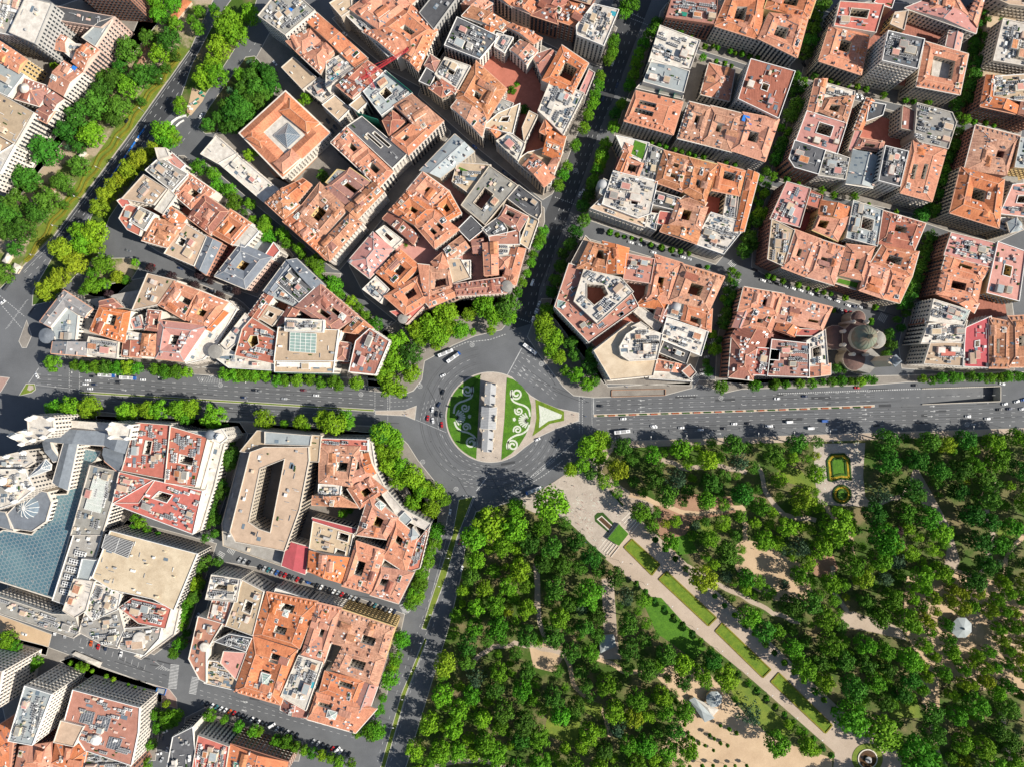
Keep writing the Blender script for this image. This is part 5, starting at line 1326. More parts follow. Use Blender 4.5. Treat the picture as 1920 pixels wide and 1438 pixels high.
for t_, s_, rs, rw in (('r', '728,860 760,725 830,745 790,868', 2.0, 3), ('r', '1245,1060 1258,1005 1330,1025 1310,1080', 2.0, 3), ('p', '940,1100 960,1035 1040,1050 1015,1130', 2.2, 3), ('g', '760,590 795,555 825,585 790,615', 1.5, 2), ('g', '880,690 915,655 945,690 910,720', 1.5, 2), ('l', '1095,460 1120,425 1155,450 1130,485', 1.5, 2), ('p', '1370,660 1405,630 1450,665 1415,705', 1.5, 2), ('r', '915,300 930,255 970,265 955,315', 1.2, 2), ('m', '500,160 515,110 565,125 545,185', 2.4, 0)):
    pyramid(t_, s_, 'glass_lantern', 'flat_c' if rw == 0 else 'glass_green', rs, z0=1.2, rows=rw)
for t_, s_, nm, mt, dz, fr, lf, nu, nv in (
    ('l', '735,715 740,575 935,585 930,730', 'glass_atrium', 'glass_green', .1, 'white_paint', 1.4, 6, 5), ('q', '595,1095 625,1005 715,1025 690,1120', 'solar_array', 'solar', .2, 'zinc', .25, 9, 5), ('q', '710,1140 740,1045 835,1070 805,1165', 'solar_array', 'solar', .2, 'zinc', .25, 9, 5), ('q', '800,1285 825,1205 920,1225 890,1310', 'solar_array', 'solar', .2, 'zinc', .25, 8, 5),
    ('c', '1035,780 1045,750 1105,765 1090,795', 'solar_array', 'solar', .3, 'zinc', .3, 4, 1), ('c', '1020,830 1030,800 1090,820 1075,850', 'solar_array', 'solar', .3, 'zinc', .3, 4, 1), ('m', '400,540 450,470 540,520 460,590', 'solar_array', 'solar', .3, 'white_paint', .4, 6, 3),
    ('m', '725,870 725,815 840,820 835,885', 'solar_array', 'solar', .3, 'white_paint', .4, 5, 3), ('i', '680,15 765,45 740,160 650,115', 'roof_lawn', 'lawn', .05, None, .15, 0, 0), ('j', '515,1078 530,1050 700,1090 685,1128', 'roof_lawn', 'lawn', .05, None, .15, 0, 0), ('h', '868,245 885,215 990,260 940,290', 'roof_lawn', 'lawn', .05, None, .15, 0, 0),
    ('l', '640,830 642,795 1040,800 1040,835', 'pergola', 'sand_red', .3, 'white_paint', .8, 12, 1), ('d', '1155,910 1170,868 1215,880 1230,945', 'blue_tarp', 'blue_tarp', 1.3, None, .2, 0, 0), ('a', '545,520 560,500 590,515 570,540', 'blue_tarp', 'blue_tarp', 1.6, None, .2, 0, 0), ('b', '720,80 735,62 760,75 745,92', 'blue_tarp', 'blue_tarp', .4, None, .3, 0, 0),
    ('d', '672,115 680,88 752,103 745,132', 'green_awning', 'net_green', .6, None, .4, 0, 0), ('r', '550,1438 560,1385 690,1425 680,1470', 'green_roof_light', 'net_green', 1.3, 'white_paint', .4, 4, 1), ('c', '1535,110 1545,85 1580,95 1570,130', 'roof_pool', 'pool', .1, None, .25, 0, 0), ('b', '1030,590 1080,540 1105,560 1050,610', 'roof_pool', 'pool', .1, 'white_paint', .2, 1, 1),
    ('m', '95,545 105,490 165,510 140,560', 'roof_pool', 'glass_green', .1, 'white_paint', .2, 1, 1), ('r', '1115,840 1125,785 1160,795 1145,845', 'roof_pool', 'pool', .1, None, .2, 0, 0), ('q', '775,1090 780,1040 845,1060 830,1100', 'none', 'solar', .2, None, .2, 0, 0),
    ('o', '640,770 715,520 825,545 755,800', 'glass_roof', 'glass_green', .1, 'white_paint', 1.2, 5, 16), ('j', '1545,465 1575,380 1640,400 1615,495', 'none', 'glass_green', -8, 'white_paint', .5, 4, 8), ('n', '1285,590 1290,540 1395,545 1390,590', 'roof_awning', 'flat_r', 1.5, None, .3, 0, 0), ('o', '770,1060 800,960 1010,1020 965,1135', 'plant_rack', 'equip_dark', .2, 'equip_white', 1.2, 10, 2),
    ('j', '1345,1340 1375,1265 1500,1295 1460,1370', 'glass_roof', 'glass_green', .2, 'white_paint', .8, 8, 4), ('a', '20,80 45,0 190,15 150,110', 'plant_rack', 'equip_white', .2, 'equip_grey', .8, 4, 2), ('o', '855,875 870,770 950,785 940,890', 'sawtooth_roof', 'white_paint', 1.2, 'equip_dark', .4, 1, 6)):
    if nm != 'none': roofquad(t_, s_, nm, mt, dz, fr, lf, None, nu, nv)
# blue glass vault of the white palace
gv_poly = ccw(pts('o', '595,312 758,345 722,412 672,442 600,720 532,952 400,1440 180,1370 -140,1270 -80,990 30,930 240,965 372,830 405,665 505,662 560,500', 12))
gv = thing('glass_vault', 'large blue triangulated glass roof over the palace street', 'glass roof')
a = MB(); a.poly(gv_poly, [], 12.0); a.build('glass', 'glass_blue', gv)
a = MB(); a2 = MB()
for k in range(len(gv_poly)): p, q = gv_poly[k], gv_poly[(k + 1) % len(gv_poly)]; a.face([(*p, 0), (*q, 0), (*q, 12), (*p, 12)]); a2.beam((*p, 12.2), (*q, 12.2), .45)
a.build('wall', 'wall_w', gv); a2.build('edge_beam', 'stone_trim', gv)
a = MB()
for ang in (12, 72, 132):
    d = Vector((math.cos(math.radians(ang)), math.sin(math.radians(ang)))); n = Vector((-d.y, d.x)); vals = [n.dot(Vector(p)) for p in gv_poly]; s_ = min(vals)
    while s_ < max(vals):
        s_ += 2.6; ts = []
        for k in range(len(gv_poly)):
            p, q = Vector(gv_poly[k]), Vector(gv_poly[(k + 1) % len(gv_poly)]); f0, f1 = n.dot(p) - s_, n.dot(q) - s_
            if f0 * f1 < 0: ts.append(d.dot(p + (q - p) * (f0 / (f0 - f1))))
        ts.sort()
        for t0, t1 in zip(ts[0::2], ts[1::2]): p, q = n * s_ + d * t0, n * s_ + d * t1; strip(a, p, q, .15, 12.06 + ang * .0002)
for _ in range(130):
    p = (R_.uniform(min(q[0] for q in gv_poly), max(q[0] for q in gv_poly)), R_.uniform(min(q[1] for q in gv_poly), max(q[1] for q in gv_poly)))
    if inside(p, gv_poly): a.beam((*p, 12.1), (p[0] + .4, p[1] + 1.5, 12.7), .12)
a.build('glazing_bars', 'zinc', gv, kind='stuff')
# glass domes and pinnacles of the palace
def dome(t, x, y, h, r, prof, name, material, label=None, parent=None, n=16, cat='dome', smooth=True):
    c = Tl(t, x, y, h); a = MB(); a.lathe(c, [(r * k, h + r * z) for k, z in prof], n); return a.build(name, material, parent, None, None if parent else label, None if parent else cat, smooth=smooth)
HEM = [(math.cos(math.radians(t)), math.sin(math.radians(t))) for t in range(0, 91, 15)]; HEM[-1] = (.02, 1)
oc = findb('o', 215, 760); dm = dome('o', 210, 758, oc.h, 8.2, [(1, 0), (.8, .28), (.45, .5), (.05, .58)], 'glass_dome', 'glass_sky', parent=oc.root, n=12, smooth=False)
a = MB(); c = Tl('o', 210, 758, oc.h)
for k in range(12):
    an = 2 * math.pi * k / 12; P = [(c[0] + 8.3 * f * math.cos(an), c[1] + 8.3 * f * math.sin(an), oc.h + 8.25 * z) for f, z in ((1, 0), (.8, .29), (.45, .51), (.05, .6))]
    for p, q in zip(P[:-1], P[1:]): a.beam(p, q, .13)
a.build('ribs', 'white_paint', dm)
wb = findb('o', 160, 560); pyramid('o', '200,545 345,400 385,440 380,480', 'glass_lantern', 'glass_sky', 3.0, z0=.3, rows=4, bld=findb('o', 250, 470) or wb)
for x, y, hh, r in ((225, 100, 42, 1.6), (262, 85, 42, 1.6), (385, 100, 42, 1.6), (398, 178, 42, 1.6), (332, 236, 42, 1.6), (225, 205, 42, 1.6), (100, 222, 32, 1.8), (140, 230, 32, 2.6), (200, 190, 32, 1.6), (255, 258, 32, 1.6), (172, 288, 32, 1.6), (820, 172, 36, 1.4), (845, 135, 36, 1.4), (975, 155, 36, 1.4), (955, 245, 36, 1.4), (835, 238, 36, 1.4), (60, 380, 30, 1.6), (185, 350, 30, 1.6), (180, 485, 34, 1.6), (245, 615, 34, 1.6), (120, 715, 34, 1.6), (40, 560, 34, 3.2), (100, 620, 34, 2.4)):
    bb = findb('o', x + (8 if x < 300 else -8), y) or wb
    dome('o', x, y, bb.h, r, [(1, 0), (1, 1.2), (.75, 1.3), (.7, 2.0), (.1, 3.4)], 'pinnacle', 'white_paint', parent=bb.root, n=8, smooth=False)
# fan units on the long grey roof
fb_ = findb('o', 520, 1250)
if fb_:
    for x, y in ((568, 1165), (550, 1222), (533, 1280), (517, 1335), (503, 1392), (610, 1105)):
        c = Tl('o', x, y, fb_.h); a = MB(); ux = (math.cos(math.radians(-14)), math.sin(math.radians(-14))); a.box(c, ux, 4.0, 1.9, fb_.h + .3, fb_.h + 1.8)
        for i in range(4):
            for j in range(2): q = (c[0] + ux[0] * (i - 1.5) * 1.9 - ux[1] * (j - .5) * 1.9, c[1] + ux[1] * (i - 1.5) * 1.9 + ux[0] * (j - .5) * 1.9); a.lathe(q, [(.7, fb_.h + 1.8), (.7, fb_.h + 1.92)], 10, 1)
        a.build('fan_unit', ['equip_white', 'equip_dark'], fb_.root)
# corner domes and turrets of the town blocks
for t_, x, y, r, pf, mt in (('f', 840, 612, 5.2, HEM, 'zinc'), ('k', 355, 600, 5.4, [(1, 0), (1, .25), (.92, .3), (.1, .55)], 'slate'), ('h', 1240, 1110, 4.0, [(1, 0), (1, .5), (.9, .55), (.1, .8)], 'flat_g'), ('h', 462, 1352, 3.4, [(1, 0), (1, .5), (.9, .55), (.1, .7)], 'flat_g'), ('l', 178, 718, 5.0, [(1, 0), (1, .35), (.9, .4), (.1, .5)], 'flat_g'), ('o', 1575, 218, 3.6, HEM, 'slate'), ('o', 1645, 235, 2.6, [(1, 0), (1, .8), (.8, .9), (.1, 2)], 'white_paint'),
                             ('a', 210, 680, 3.0, [(1, 0), (1, 1.2), (1.15, 1.25), (.1, 2.1)], 'stone_trim'), ('q', 725, 1225, 3.6, [(1, 0), (1, .5), (.7, .9), (.1, 1.1)], 'equip_white'), ('j', 1860, 655, 4.2, [(1, 0), (.6, .3), (.05, .7)], 'flat_c'), ('m', 985, 545, 3.6, HEM, 'zinc'), ('r', 340, 530, 3.2, [(1, 0), (1, .7), (.8, .8), (.1, .9)], 'flat_w'), ('i', 435, 345, 3.4, HEM, 'zinc'), ('q', 1060, 470, 5.0, [(1, 0), (1, .5), (.85, .55), (.1, .6)], 'flat_w')):
    bb = findb(t_, x, y)
    if bb is None:
        for dx, dy in ((25, 0), (-25, 0), (0, 25), (0, -25), (45, 0), (-45, 0), (0, 45), (0, -45), (60, 30), (-60, -30), (40, -40)):
            bb = bb or findb(t_, x + dx, y + dy)
    if bb:
        c = Tl(t_, x, y, bb.h); a = MB(); a.lathe(c, [(r, 0), (r, bb.h)] + [(r * k * 1.04, bb.h + r * z) for k, z in pf], 18); a.build('corner_turret', mt, bb.root)
# green scaffold nets
def net(t, s, h, bld=None):
    v = nums(s); b = bld or findb(t, *nums(s)[4:6])
    p, q = Tl(t, v[0], v[1], h), Tl(t, v[2], v[3], h); a = MB(); d = unit(p, q); n = (d[1] * .9, -d[0] * .9); m_ = ((p[0] + q[0]) / 2 + n[0], (p[1] + q[1]) / 2 + n[1]); a.box(m_, d, dist(p, q) / 2, .08, .2, h + .6)
    a.build('scaffold_net', 'net_green', b.root)
net('l', '622,866 1062,876 800,830', 22); net('b', '1235,838 1395,890 1240,790', 21); net('b', '1640,700 1450,545 1500,640', 24.6); net('d', '530,700 560,610 600,680', 21, findb('d', 480, 670)); net('d', '640,735 660,640 600,680', 21, findb('d', 480, 670))
# street below: red tower crane
cr = thing('tower_crane', 'red lattice tower crane above the grey building site', 'crane')
def lattice(a, b, w_, n, name):
    m = MB(); a = Vector(a); b = Vector(b); d = (b - a).normalized(); u = d.cross(Vector((0, 0, 1)));
    if u.length < .05: u = Vector((1, 0, 0))
    u.normalize(); v = d.cross(u).normalized(); cs = [u * x * w_ + v * y * w_ for x, y in ((-1, -1), (1, -1), (1, 1), (-1, 1))]
    for c in cs: m.beam(a + c, b + c, .1)
    for k in range(n):
        p, q = a + (b - a) * (k / n), a + (b - a) * ((k + 1) / n)
        for i in range(4): m.beam(p + cs[i], q + cs[(i + 1) % 4], .06)
    return m.build(name, 'crane_red', cr)
cb_ = W(712, 190); ch = 46.0
lattice((*cb_, 0), (*cb_, ch), .85, 22, 'mast')
j0, j1 = W(672, 152, ch), W(766, 92, ch); lattice((*j0, ch), (*j1, ch), .7, 30, 'jib')
a = MB(); a.box(j0, unit(j0, j1), 2.2, 1.0, ch - 2, ch + .6); a.build('counterweight', 'equip_grey', cr)
a = MB(); a.box((cb_[0] + 1.5, cb_[1]), (1, 0), .9, .9, ch - 2.6, ch - .5); a.build('cab', 'equip_white', cr)
a = MB(); a.beam((*cb_, ch), (*cb_, ch + 6), .3); a.beam((*cb_, ch + 6), (j1[0] * .7 + cb_[0] * .3, j1[1] * .7 + cb_[1] * .3, ch + .5), .07); a.beam((*cb_, ch + 6), (*j0, ch + .5), .07); a.build('tie_rod', 'crane_red', cr)

# ---------------------------------------------------------------- the roundabout island with the gate
isl = []
for k in range(40):
    an = math.radians(62 + k * (360 - 62 - 57) / 39.0); isl.append(W(920 + 85 * math.cos(an), 782 - 85 * math.sin(an)))
isl += [W(985, 838), W(1013, 818), W(1045, 803), W(1086, 789), W(1086, 773), W(1045, 765), W(1013, 752), W(995, 741), W(975, 722)]
slab('roundabout_island', isl, 'paving_light', 'paved island of the roundabout', 'island', .16)
ZI = .16
def lawnpiece(poly, label):
    p = ccw(poly); a = MB(); a.prism(p, ZI, ZI + .1); return a.build('lawn', 'lawn', label=label, cat='lawn')
lw = [W(920 + 82 * math.cos(math.radians(t)), 782 - 82 * math.sin(math.radians(t))) for t in range(102, 252, 6)]
LWl = lawnpiece(lw + [W(893, 860), W(901, 702)], 'crescent lawn with scrolls in the shadow of the gate')
LWr = lawnpiece(pts('s', '1000,590 1050,605 1110,650 1160,715 1182,800 1183,870 1170,950 1140,1020 1090,1100 1030,1160 958,1205 965,1090 982,900 992,700'), 'crescent lawn with white scrolls east of the gate')
ta = lawnpiece(pts('s', '1213,752 1428,842 1428,912 1320,935 1190,1028 1205,985 1222,890'), 'olive grass border of the triangular bed'); ta.data.materials[0] = M['lawn_olive']
a = MB(); a.prism(ccw(pts('s', '1238,795 1250,800 1412,868 1405,893 1310,915 1240,965 1246,880')), ZI, ZI + .25); a.build('triangular_bed', 'gravel_white', label='white triangular flower bed at the tip of the island', cat='flower bed')
def spiral(c, r0, r1, a0, turns, n=40): return [(c[0] + (r0 + (r1 - r0) * k / n) * math.cos(a0 + turns * 2 * math.pi * k / n), c[1] + (r0 + (r1 - r0) * k / n) * math.sin(a0 + turns * 2 * math.pi * k / n)) for k in range(n + 1)]
def curl(P, n=10):
    out = []
    for i in range(len(P) - 1):
        p0, p1, p2, p3 = P[max(0, i - 1)], P[i], P[i + 1], P[min(len(P) - 1, i + 2)]
        for k in range(n):
            t = k / n; out.append(tuple(.5 * ((2 * p1[j]) + (-p0[j] + p2[j]) * t + (2 * p0[j] - 5 * p1[j] + 4 * p2[j] - p3[j]) * t * t + (-p0[j] + 3 * p1[j] - 3 * p2[j] + p3[j]) * t ** 3) for j in (0, 1)))
    return out + [P[-1]]
PI = math.pi
def scrolls(parent, f):
    """scroll beds drawn for the right lawn in tile units; f maps them to the other lawn"""
    Z0, Z1 = ZI + .08, ZI + .2
    def rib(P, wd): m = MB(); m.ribbon([Tl('s', *f(p)) for p in P], wd, Z0, Z1); m.build('scroll_bed', 'gravel_white', parent)
    rib(spiral((1072, 712), 10, 46, 0, 1.62, 56) + curl([(1034, 745), (1050, 768), (1085, 785), (1130, 800), (1163, 830), (1174, 880)])[2:], 1.35)
    rib(spiral((1090, 838), 6, 32, .5, 1.5), 1.2)
    rib(spiral((1044, 1097), 10, 46, 0, -1.62, 56) + curl([(1008, 1068), (1024, 1046), (1065, 1022), (1115, 1008), (1152, 980), (1168, 940)])[2:], 1.35)
    rib(spiral((1080, 980), 6, 32, -.5, -1.5), 1.2)
    for k in range(9):
        an = math.radians(112 + k * 17); c = (1164, 910); rib([(c[0] + 18 * math.cos(an), c[1] - 14 * math.sin(an)), (c[0] + 50 * math.cos(an), c[1] - 40 * math.sin(an)), (c[0] + 78 * math.cos(an), c[1] - 60 * math.sin(an))], 1.15)
    m = MB(); m.poly(ccw([Tl('s', *f(p)) for p in ((1043, 892), (1060, 888), (1070, 903), (1058, 918), (1046, 912))]), [], Z1); m.build('scroll_bed', 'gravel_white', parent)
scrolls(LWr, lambda p: p)
scrolls(LWl, lambda p: (1776 - p[0], p[1] - 22 + (p[1] - 900) * .02))
# the gate: three arches and two square doorways under an entablature, a raised attic in the middle
gate = thing('triumphal_gate', 'pale stone triumphal gate with five openings on the roundabout island', 'gate')
gc = Vector(W(918, 781)); ang = math.radians(90 - 3.2); gu = Vector((math.cos(ang), math.sin(ang))); gn = Vector((gu.y, -gu.x))     # gu along the gate, gn towards the east
def GP(u, n, z): p = gc + gu * u + gn * n; return (p.x, p.y, z)
def arch(u, wd, spring, top_round):
    L = [(u - wd, 0.02), (u + wd, 0.02), (u + wd, spring)]
    if top_round: L += [(u + wd * math.cos(math.radians(t)), spring + wd * math.sin(math.radians(t))) for t in range(15, 180, 15)]
    return L + [(u - wd, spring)]
def wallslab(u0, u1, zt, ops, n0, n1, name):
    m = MB(); outer = [(u0, 0.0), (u1, 0.0), (u1, zt), (u0, zt)]; loops = [[Vector((a_, b_, 0)) for a_, b_ in lp] for lp in [outer] + ops]; flat = [v for lp in loops for v in lp]
    for t in tessellate_polygon(loops):
        m.face([GP(flat[k].x, n1, flat[k].y) for k in t]); m.face([GP(flat[k].x, n0, flat[k].y) for k in t][::-1])
    for lp in [outer] + ops:
        for k in range(len(lp)):
            p, q = lp[k], lp[(k + 1) % len(lp)]; m.face([GP(p[0], n0, p[1]), GP(p[0], n1, p[1]), GP(q[0], n1, q[1]), GP(q[0], n0, q[1])])
    m.build(name, 'gate_stone', gate)
wallslab(-7.8, 7.8, 16.5, [arch(0, 2.7, 7.2, True)], -4.9, 4.9, 'central_bay')
for s_ in (-1, 1):
    wallslab(*sorted((s_ * 7.82, s_ * 24.5)), 13.2, [arch(s_ * 11.8, 2.6, 6.8, True), arch(s_ * 20.2, 1.9, 6.0, False)], -3.9, 3.9, 'side_wing')
    m = MB(); u0, u1 = sorted((s_ * 7.85, s_ * 25.0)); m.prism([GP(u, n, 0)[:2] for u, n in ((u0, -4.1), (u0, 4.1), (u1, 4.1), (u1, -4.1))][::1 if True else -1], 13.2, 14.3); m.build('wing_cornice', 'stone_trim', gate)
    m = MB()
    for sgn in (-1, 1): m.face([GP(u0, 0, 15.4), GP(u1, 0, 15.4), GP(u1, sgn * 4.0, 14.34), GP(u0, sgn * 4.0, 14.34)])
    m.face([GP(u1, 0, 15.4), GP(u1, -4, 14.34), GP(u1, 4, 14.34)]); m.face([GP(u0, 0, 15.4), GP(u0, -4, 14.34), GP(u0, 4, 14.34)]); m.build('wing_roof', 'zinc', gate)
    for uu in (9.5, 16, 24.2):
        for nn in (-3.6, 3.6): m = MB(); m.lathe(GP(s_ * uu, nn, 0)[:2], [(.75, 14.3), (.6, 15.2), (.8, 15.8), (.45, 16.5), (.5, 17.0), (.1, 17.6)], 8); m.build('rooftop_sculpture', 'gate_stone', gate)
    for uu in (8.6, 15.2, 16.6, 23.6):
        for nn in (-4.2, 4.2): m = MB(); m.lathe(GP(s_ * uu, nn, 0)[:2], [(.7, .02), (.6, .8), (.55, 11.8), (.75, 12.4), (.75, 13.2)], 10); m.build('column', 'gate_stone', gate)
for uu in (-6.6, -4.2, 4.2, 6.6):
    for nn in (-5.2, 5.2): m = MB(); m.lathe(GP(uu, nn, 0)[:2], [(.75, .02), (.65, .8), (.6, 13.5), (.85, 14.2), (.85, 15.2)], 10); m.build('column', 'gate_stone', gate)
m = MB(); m.prism([GP(u, n, 0)[:2] for u, n in ((-8.4, -5.8), (-8.4, 5.8), (8.4, 5.8), (8.4, -5.8))], 15.2, 16.6); m.build('central_cornice', 'stone_trim', gate)
m = MB(); m.prism([GP(u, n, 0)[:2] for u, n in ((-7.4, -5.0), (-7.4, 5.0), (7.4, 5.0), (7.4, -5.0))], 16.6, 20.4); m.build('attic', 'gate_stone', gate)
m = MB()
for k in range(14):
    for sgn in (-1, 1): u0 = -7.8 + k * 15.6 / 14; u1 = u0 + 15.6 / 14 - .12; m.face([GP(u0, 0, 22.0), GP(u1, 0, 22.0), GP(u1, sgn * 5.5, 20.6), GP(u0, sgn * 5.5, 20.6)] if sgn < 0 else [GP(u0, 5.5, 20.6), GP(u1, 5.5, 20.6), GP(u1, 0, 22.0), GP(u0, 0, 22.0)][::-1])
m.prism([GP(u, n, 0)[:2] for u, n in ((-7.9, -5.55), (-7.9, 5.55), (7.9, 5.55), (7.9, -5.55))], 20.3, 20.58); m.build('attic_roof', 'zinc', gate)
for u, n, z, r in ((0, 4.6, 21, 1.2), (-1.6, 4.8, 21, .8), (1.6, 4.8, 21, .8), (-6, -5, 17, .7), (-3.5, -5.4, 17, .7), (0, -5.4, 17, .8), (3.5, -5.4, 17, .7), (6, -5, 17, .7), (0, -4.6, 21, .9)):
    m = MB(); m.lathe(GP(u, n, 0)[:2], [(r, z - .4), (r * .7, z + .6), (r * 1.1, z + 1.2), (r * .5, z + 2.0), (r * .6, z + 2.5), (.1, z + 3.0)], 8); m.build('rooftop_sculpture', 'gate_stone', gate)

# ---------------------------------------------------------------- the domed church
chh = thing('church', 'domed church with green copper dome and bell tower', 'church')
cc = Tl('n', 700, 455, 22); ax = unit(Tl('n', 540, 640), Tl('n', 830, 380)); py = (-ax[1], ax[0])
m = MB(); m.lathe(cc, [(11.4, 0), (11.4, 16), (12.0, 16.2), (12.0, 17)], 8, ph=PI / 8); m.build('octagon_wall', 'wall_s', chh)
m = MB(); m.lathe(cc, [(12.0, 17.02), (9.2, 19.4), (9.2, 19.6)], 8, ph=PI / 8); m.build('octagon_roof', 'slate_brown', chh)
m = MB(); m.lathe(cc, [(8.6, 19), (8.6, 24), (9.1, 24.2), (9.1, 24.8)], 24); m.build('drum', 'wall_s', chh)
m = MB(); m.lathe(cc, [(8.9 * math.cos(math.radians(t)), 24.8 + 8.4 * math.sin(math.radians(t))) for t in range(0, 89, 8)], 32); dm = m.build('dome', 'copper', chh, smooth=True)
m = MB()
for k in range(16):
    an = 2 * PI * k / 16; P = [(cc[0] + 8.95 * math.cos(math.radians(t)) * math.cos(an), cc[1] + 8.95 * math.cos(math.radians(t)) * math.sin(an), 24.85 + 8.45 * math.sin(math.radians(t))) for t in range(0, 86, 12)]
    for p, q in zip(P[:-1], P[1:]): m.beam(p, q, .1)
m.build('dome_ribs', 'copper', dm)
m = MB(); m.lathe(cc, [(1.6, 32.6), (1.4, 35.2), (1.8, 35.5), (.2, 38), (.1, 39)], 12); m.build('lantern', 'copper', chh)
for da, r, hh, mt in ((135, 8.6, 13, 'slate_brown'), (225, 8.0, 13, 'slate_brown'), (45, 5.0, 15, 'slate_brown'), (-45, 6.2, 14, 'flat_g')):
    an = math.radians(da) + math.atan2(ax[1], ax[0]); q = (cc[0] + 15.0 * math.cos(an), cc[1] + 15.0 * math.sin(an))
    m = MB(); m.lathe(q, [(r, 0), (r, hh), (r + .5, hh + .1), (r + .5, hh + .7)], 14); m.build('apse_wall', 'wall_s', chh)
    m = MB(); m.lathe(q, [(r + .3, hh + .72), (r * .72, hh + 2.2), (r * .35, hh + 3.2), (.2, hh + 3.6)], 14); m.build('apse_roof', mt, chh)
for s_ in range(8):
    an = PI / 8 + 2 * PI * s_ / 8 + 0; q = (cc[0] + 12.6 * math.cos(an), cc[1] + 12.6 * math.sin(an)); m = MB(); m.lathe(q, [(1.3, 0), (1.3, 20.5), (1.5, 20.7), (.2, 23.5)], 8); m.build('corner_pinnacle', 'stone_trim', chh)
q0 = Tl('n', 770, 600, 14); m = MB(); nav = ccw(pts('n', '650,690 760,520 860,610 760,720', 14)); m.prism(nav, 0, 14, 0, 1); m.build('nave', ['wall_s', 'flat_g'], chh)
tq = Tl('n', 965, 625, 42); m = MB(); tx = ax; m.box(tq, tx, 2.7, 2.7, 0, 36); m.build('bell_tower', 'wall_s', chh)
m = MB()
for sx in (-1, 1):
    for sy in (-1, 1): m.box((tq[0] + tx[0] * sx * 2.1 - tx[1] * sy * 2.1, tq[1] + tx[1] * sx * 2.1 + tx[0] * sy * 2.1), tx, .5, .5, 36, 40)
m.build('belfry_piers', 'stone_trim', chh, kind='stuff')
m = MB(); m.box(tq, tx, 3.1, 3.1, 40, 40.7); m.lathe(tq, [(2.8, 40.7), (2.4, 42.5), (1.2, 44), (.3, 47)], 12); m.build('belfry_roof', 'slate', chh)

# ---------------------------------------------------------------- park buildings and the plaza
def octo(label, name, c, r, wall_h, rise, mroof, n=8, ph=PI / 8, posts=True, base=.5):
    t = thing(name, label, 'pavilion'); m = MB(); m.lathe(c, [(r * .95, PZ), (r * .95, PZ + base)], n, ph=ph); m.build('base', 'paving_light', t)
    if posts:
        for k in range(n): an = ph + 2 * PI * k / n; m = MB(); m.lathe((c[0] + r * .85 * math.cos(an), c[1] + r * .85 * math.sin(an)), [(.15, PZ + base), (.15, wall_h)], 6); m.build('post', 'zinc', t)
    else: m = MB(); m.lathe(c, [(r * .85, PZ + base), (r * .85, wall_h)], n, ph=ph); m.build('wall', 'wall_c', t)
    for k in range(n):
        a0, a1 = ph + 2 * PI * k / n, ph + 2 * PI * (k + 1) / n; m = MB(); P = lambda a, f, z: (c[0] + r * f * math.cos(a), c[1] + r * f * math.sin(a), z)
        m.face([P(a0, 1, wall_h), P(a1, 1, wall_h), P(a1, .1, wall_h + rise), P(a0, .1, wall_h + rise)]); m.face([P(a0, 1, wall_h - .3), P(a1, 1, wall_h - .3), P(a1, 1, wall_h), P(a0, 1, wall_h)]); m.build('roof_panel', mroof, t)
    m = MB(); m.lathe(c, [(r * .12, wall_h + rise - .05), (r * .1, wall_h + rise + .8), (.05, wall_h + rise + 1.6)], 8); m.build('finial', 'zinc', t)
octo('octagonal bandstand with grey metal roof in the sandy square', 'bandstand', W(1803, 1176, 6), 8.0, 6.0, 2.2, 'flat_c', base=1.2)
octo('octagonal grey-roofed pavilion in the sandy clearing', 'pavilion', W(1339, 1310, 5), 6.2, 5.0, 2.0, 'flat_c', posts=False)
def lodge(label, s, h, mroof, wall='wall_c'):
    t = thing('kiosk', label, 'kiosk'); c = pts('', s, h); m = MB(); m.prism(ccw(c), 0.1, h); m.build('wall', wall, t)
    cen = (sum(p[0] for p in c) / 4, sum(p[1] for p in c) / 4); q = inset(ccw(c), -.5)
    for k in range(4): m = MB(); m.face([(*q[k], h + .02), (*q[(k + 1) % 4], h + .02), (*cen, h + 2.0)]); m.build('roof_panel', mroof, t)
lodge('small grey hip-roofed kiosk in the western wood', '1124,1192 1150,1189 1154,1210 1127,1222', 4, 'flat_c')
lodge('long low shed roof beside the octagonal pavilion', '1294,1312 1302,1308 1338,1345 1322,1352', 4, 'flat_c', 'wall_w')
lodge('flat white terrace wing of the pavilion', '1302,1308 1322,1318 1346,1330 1335,1342', 3, 'flat_w', 'wall_w')
for s_, lb, mt in (('252,128 262,132 288,88 276,84', 'long brown-roofed kiosk under the boulevard trees', 'sand_red'), ('143,296 150,300 162,288 155,284', 'white-roofed kiosk on the boulevard lawn', 'flat_w'), ('318,32 332,36 358,4 344,0', 'orange and white roofed kiosk at the boulevard top', 'tile_o'), ('92,358 98,361 110,347 104,344', 'small brown kiosk between boulevard trees', 'sand_red'), ('20,508 30,513 38,500 28,495', 'white kiosk at the lower boulevard walk', 'flat_w'), ('5,490 12,494 22,478 15,474', 'small pale kiosk at the left edge', 'flat_w')): lodge(lb, s_, 3.2, mt)
for k, (x, y) in enumerate(((125, 1000), (85, 1060), (45, 1115))):
    t = thing('bus_shelter', 'dark bus shelter by the boulevard road, %s from the top' % nth(k), 'bus shelter', 'bus shelters'); c = Tl('f', x, y, 2.6); ux = (math.cos(math.radians(52)), math.sin(math.radians(52)))
    m = MB(); m.box(c, ux, 2.9, .95, 2.5, 2.68, bottom=False) if False else m.box(c, ux, 2.9, .95, 2.5, 2.68); m.build('canopy', 'equip_dark', t)
    for s_ in (-1, 1): m = MB(); m.box((c[0] + ux[0] * 2.6 * s_, c[1] + ux[1] * 2.6 * s_), ux, .08, .8, .1, 2.5); m.build('end_panel', 'glass_sky', t)
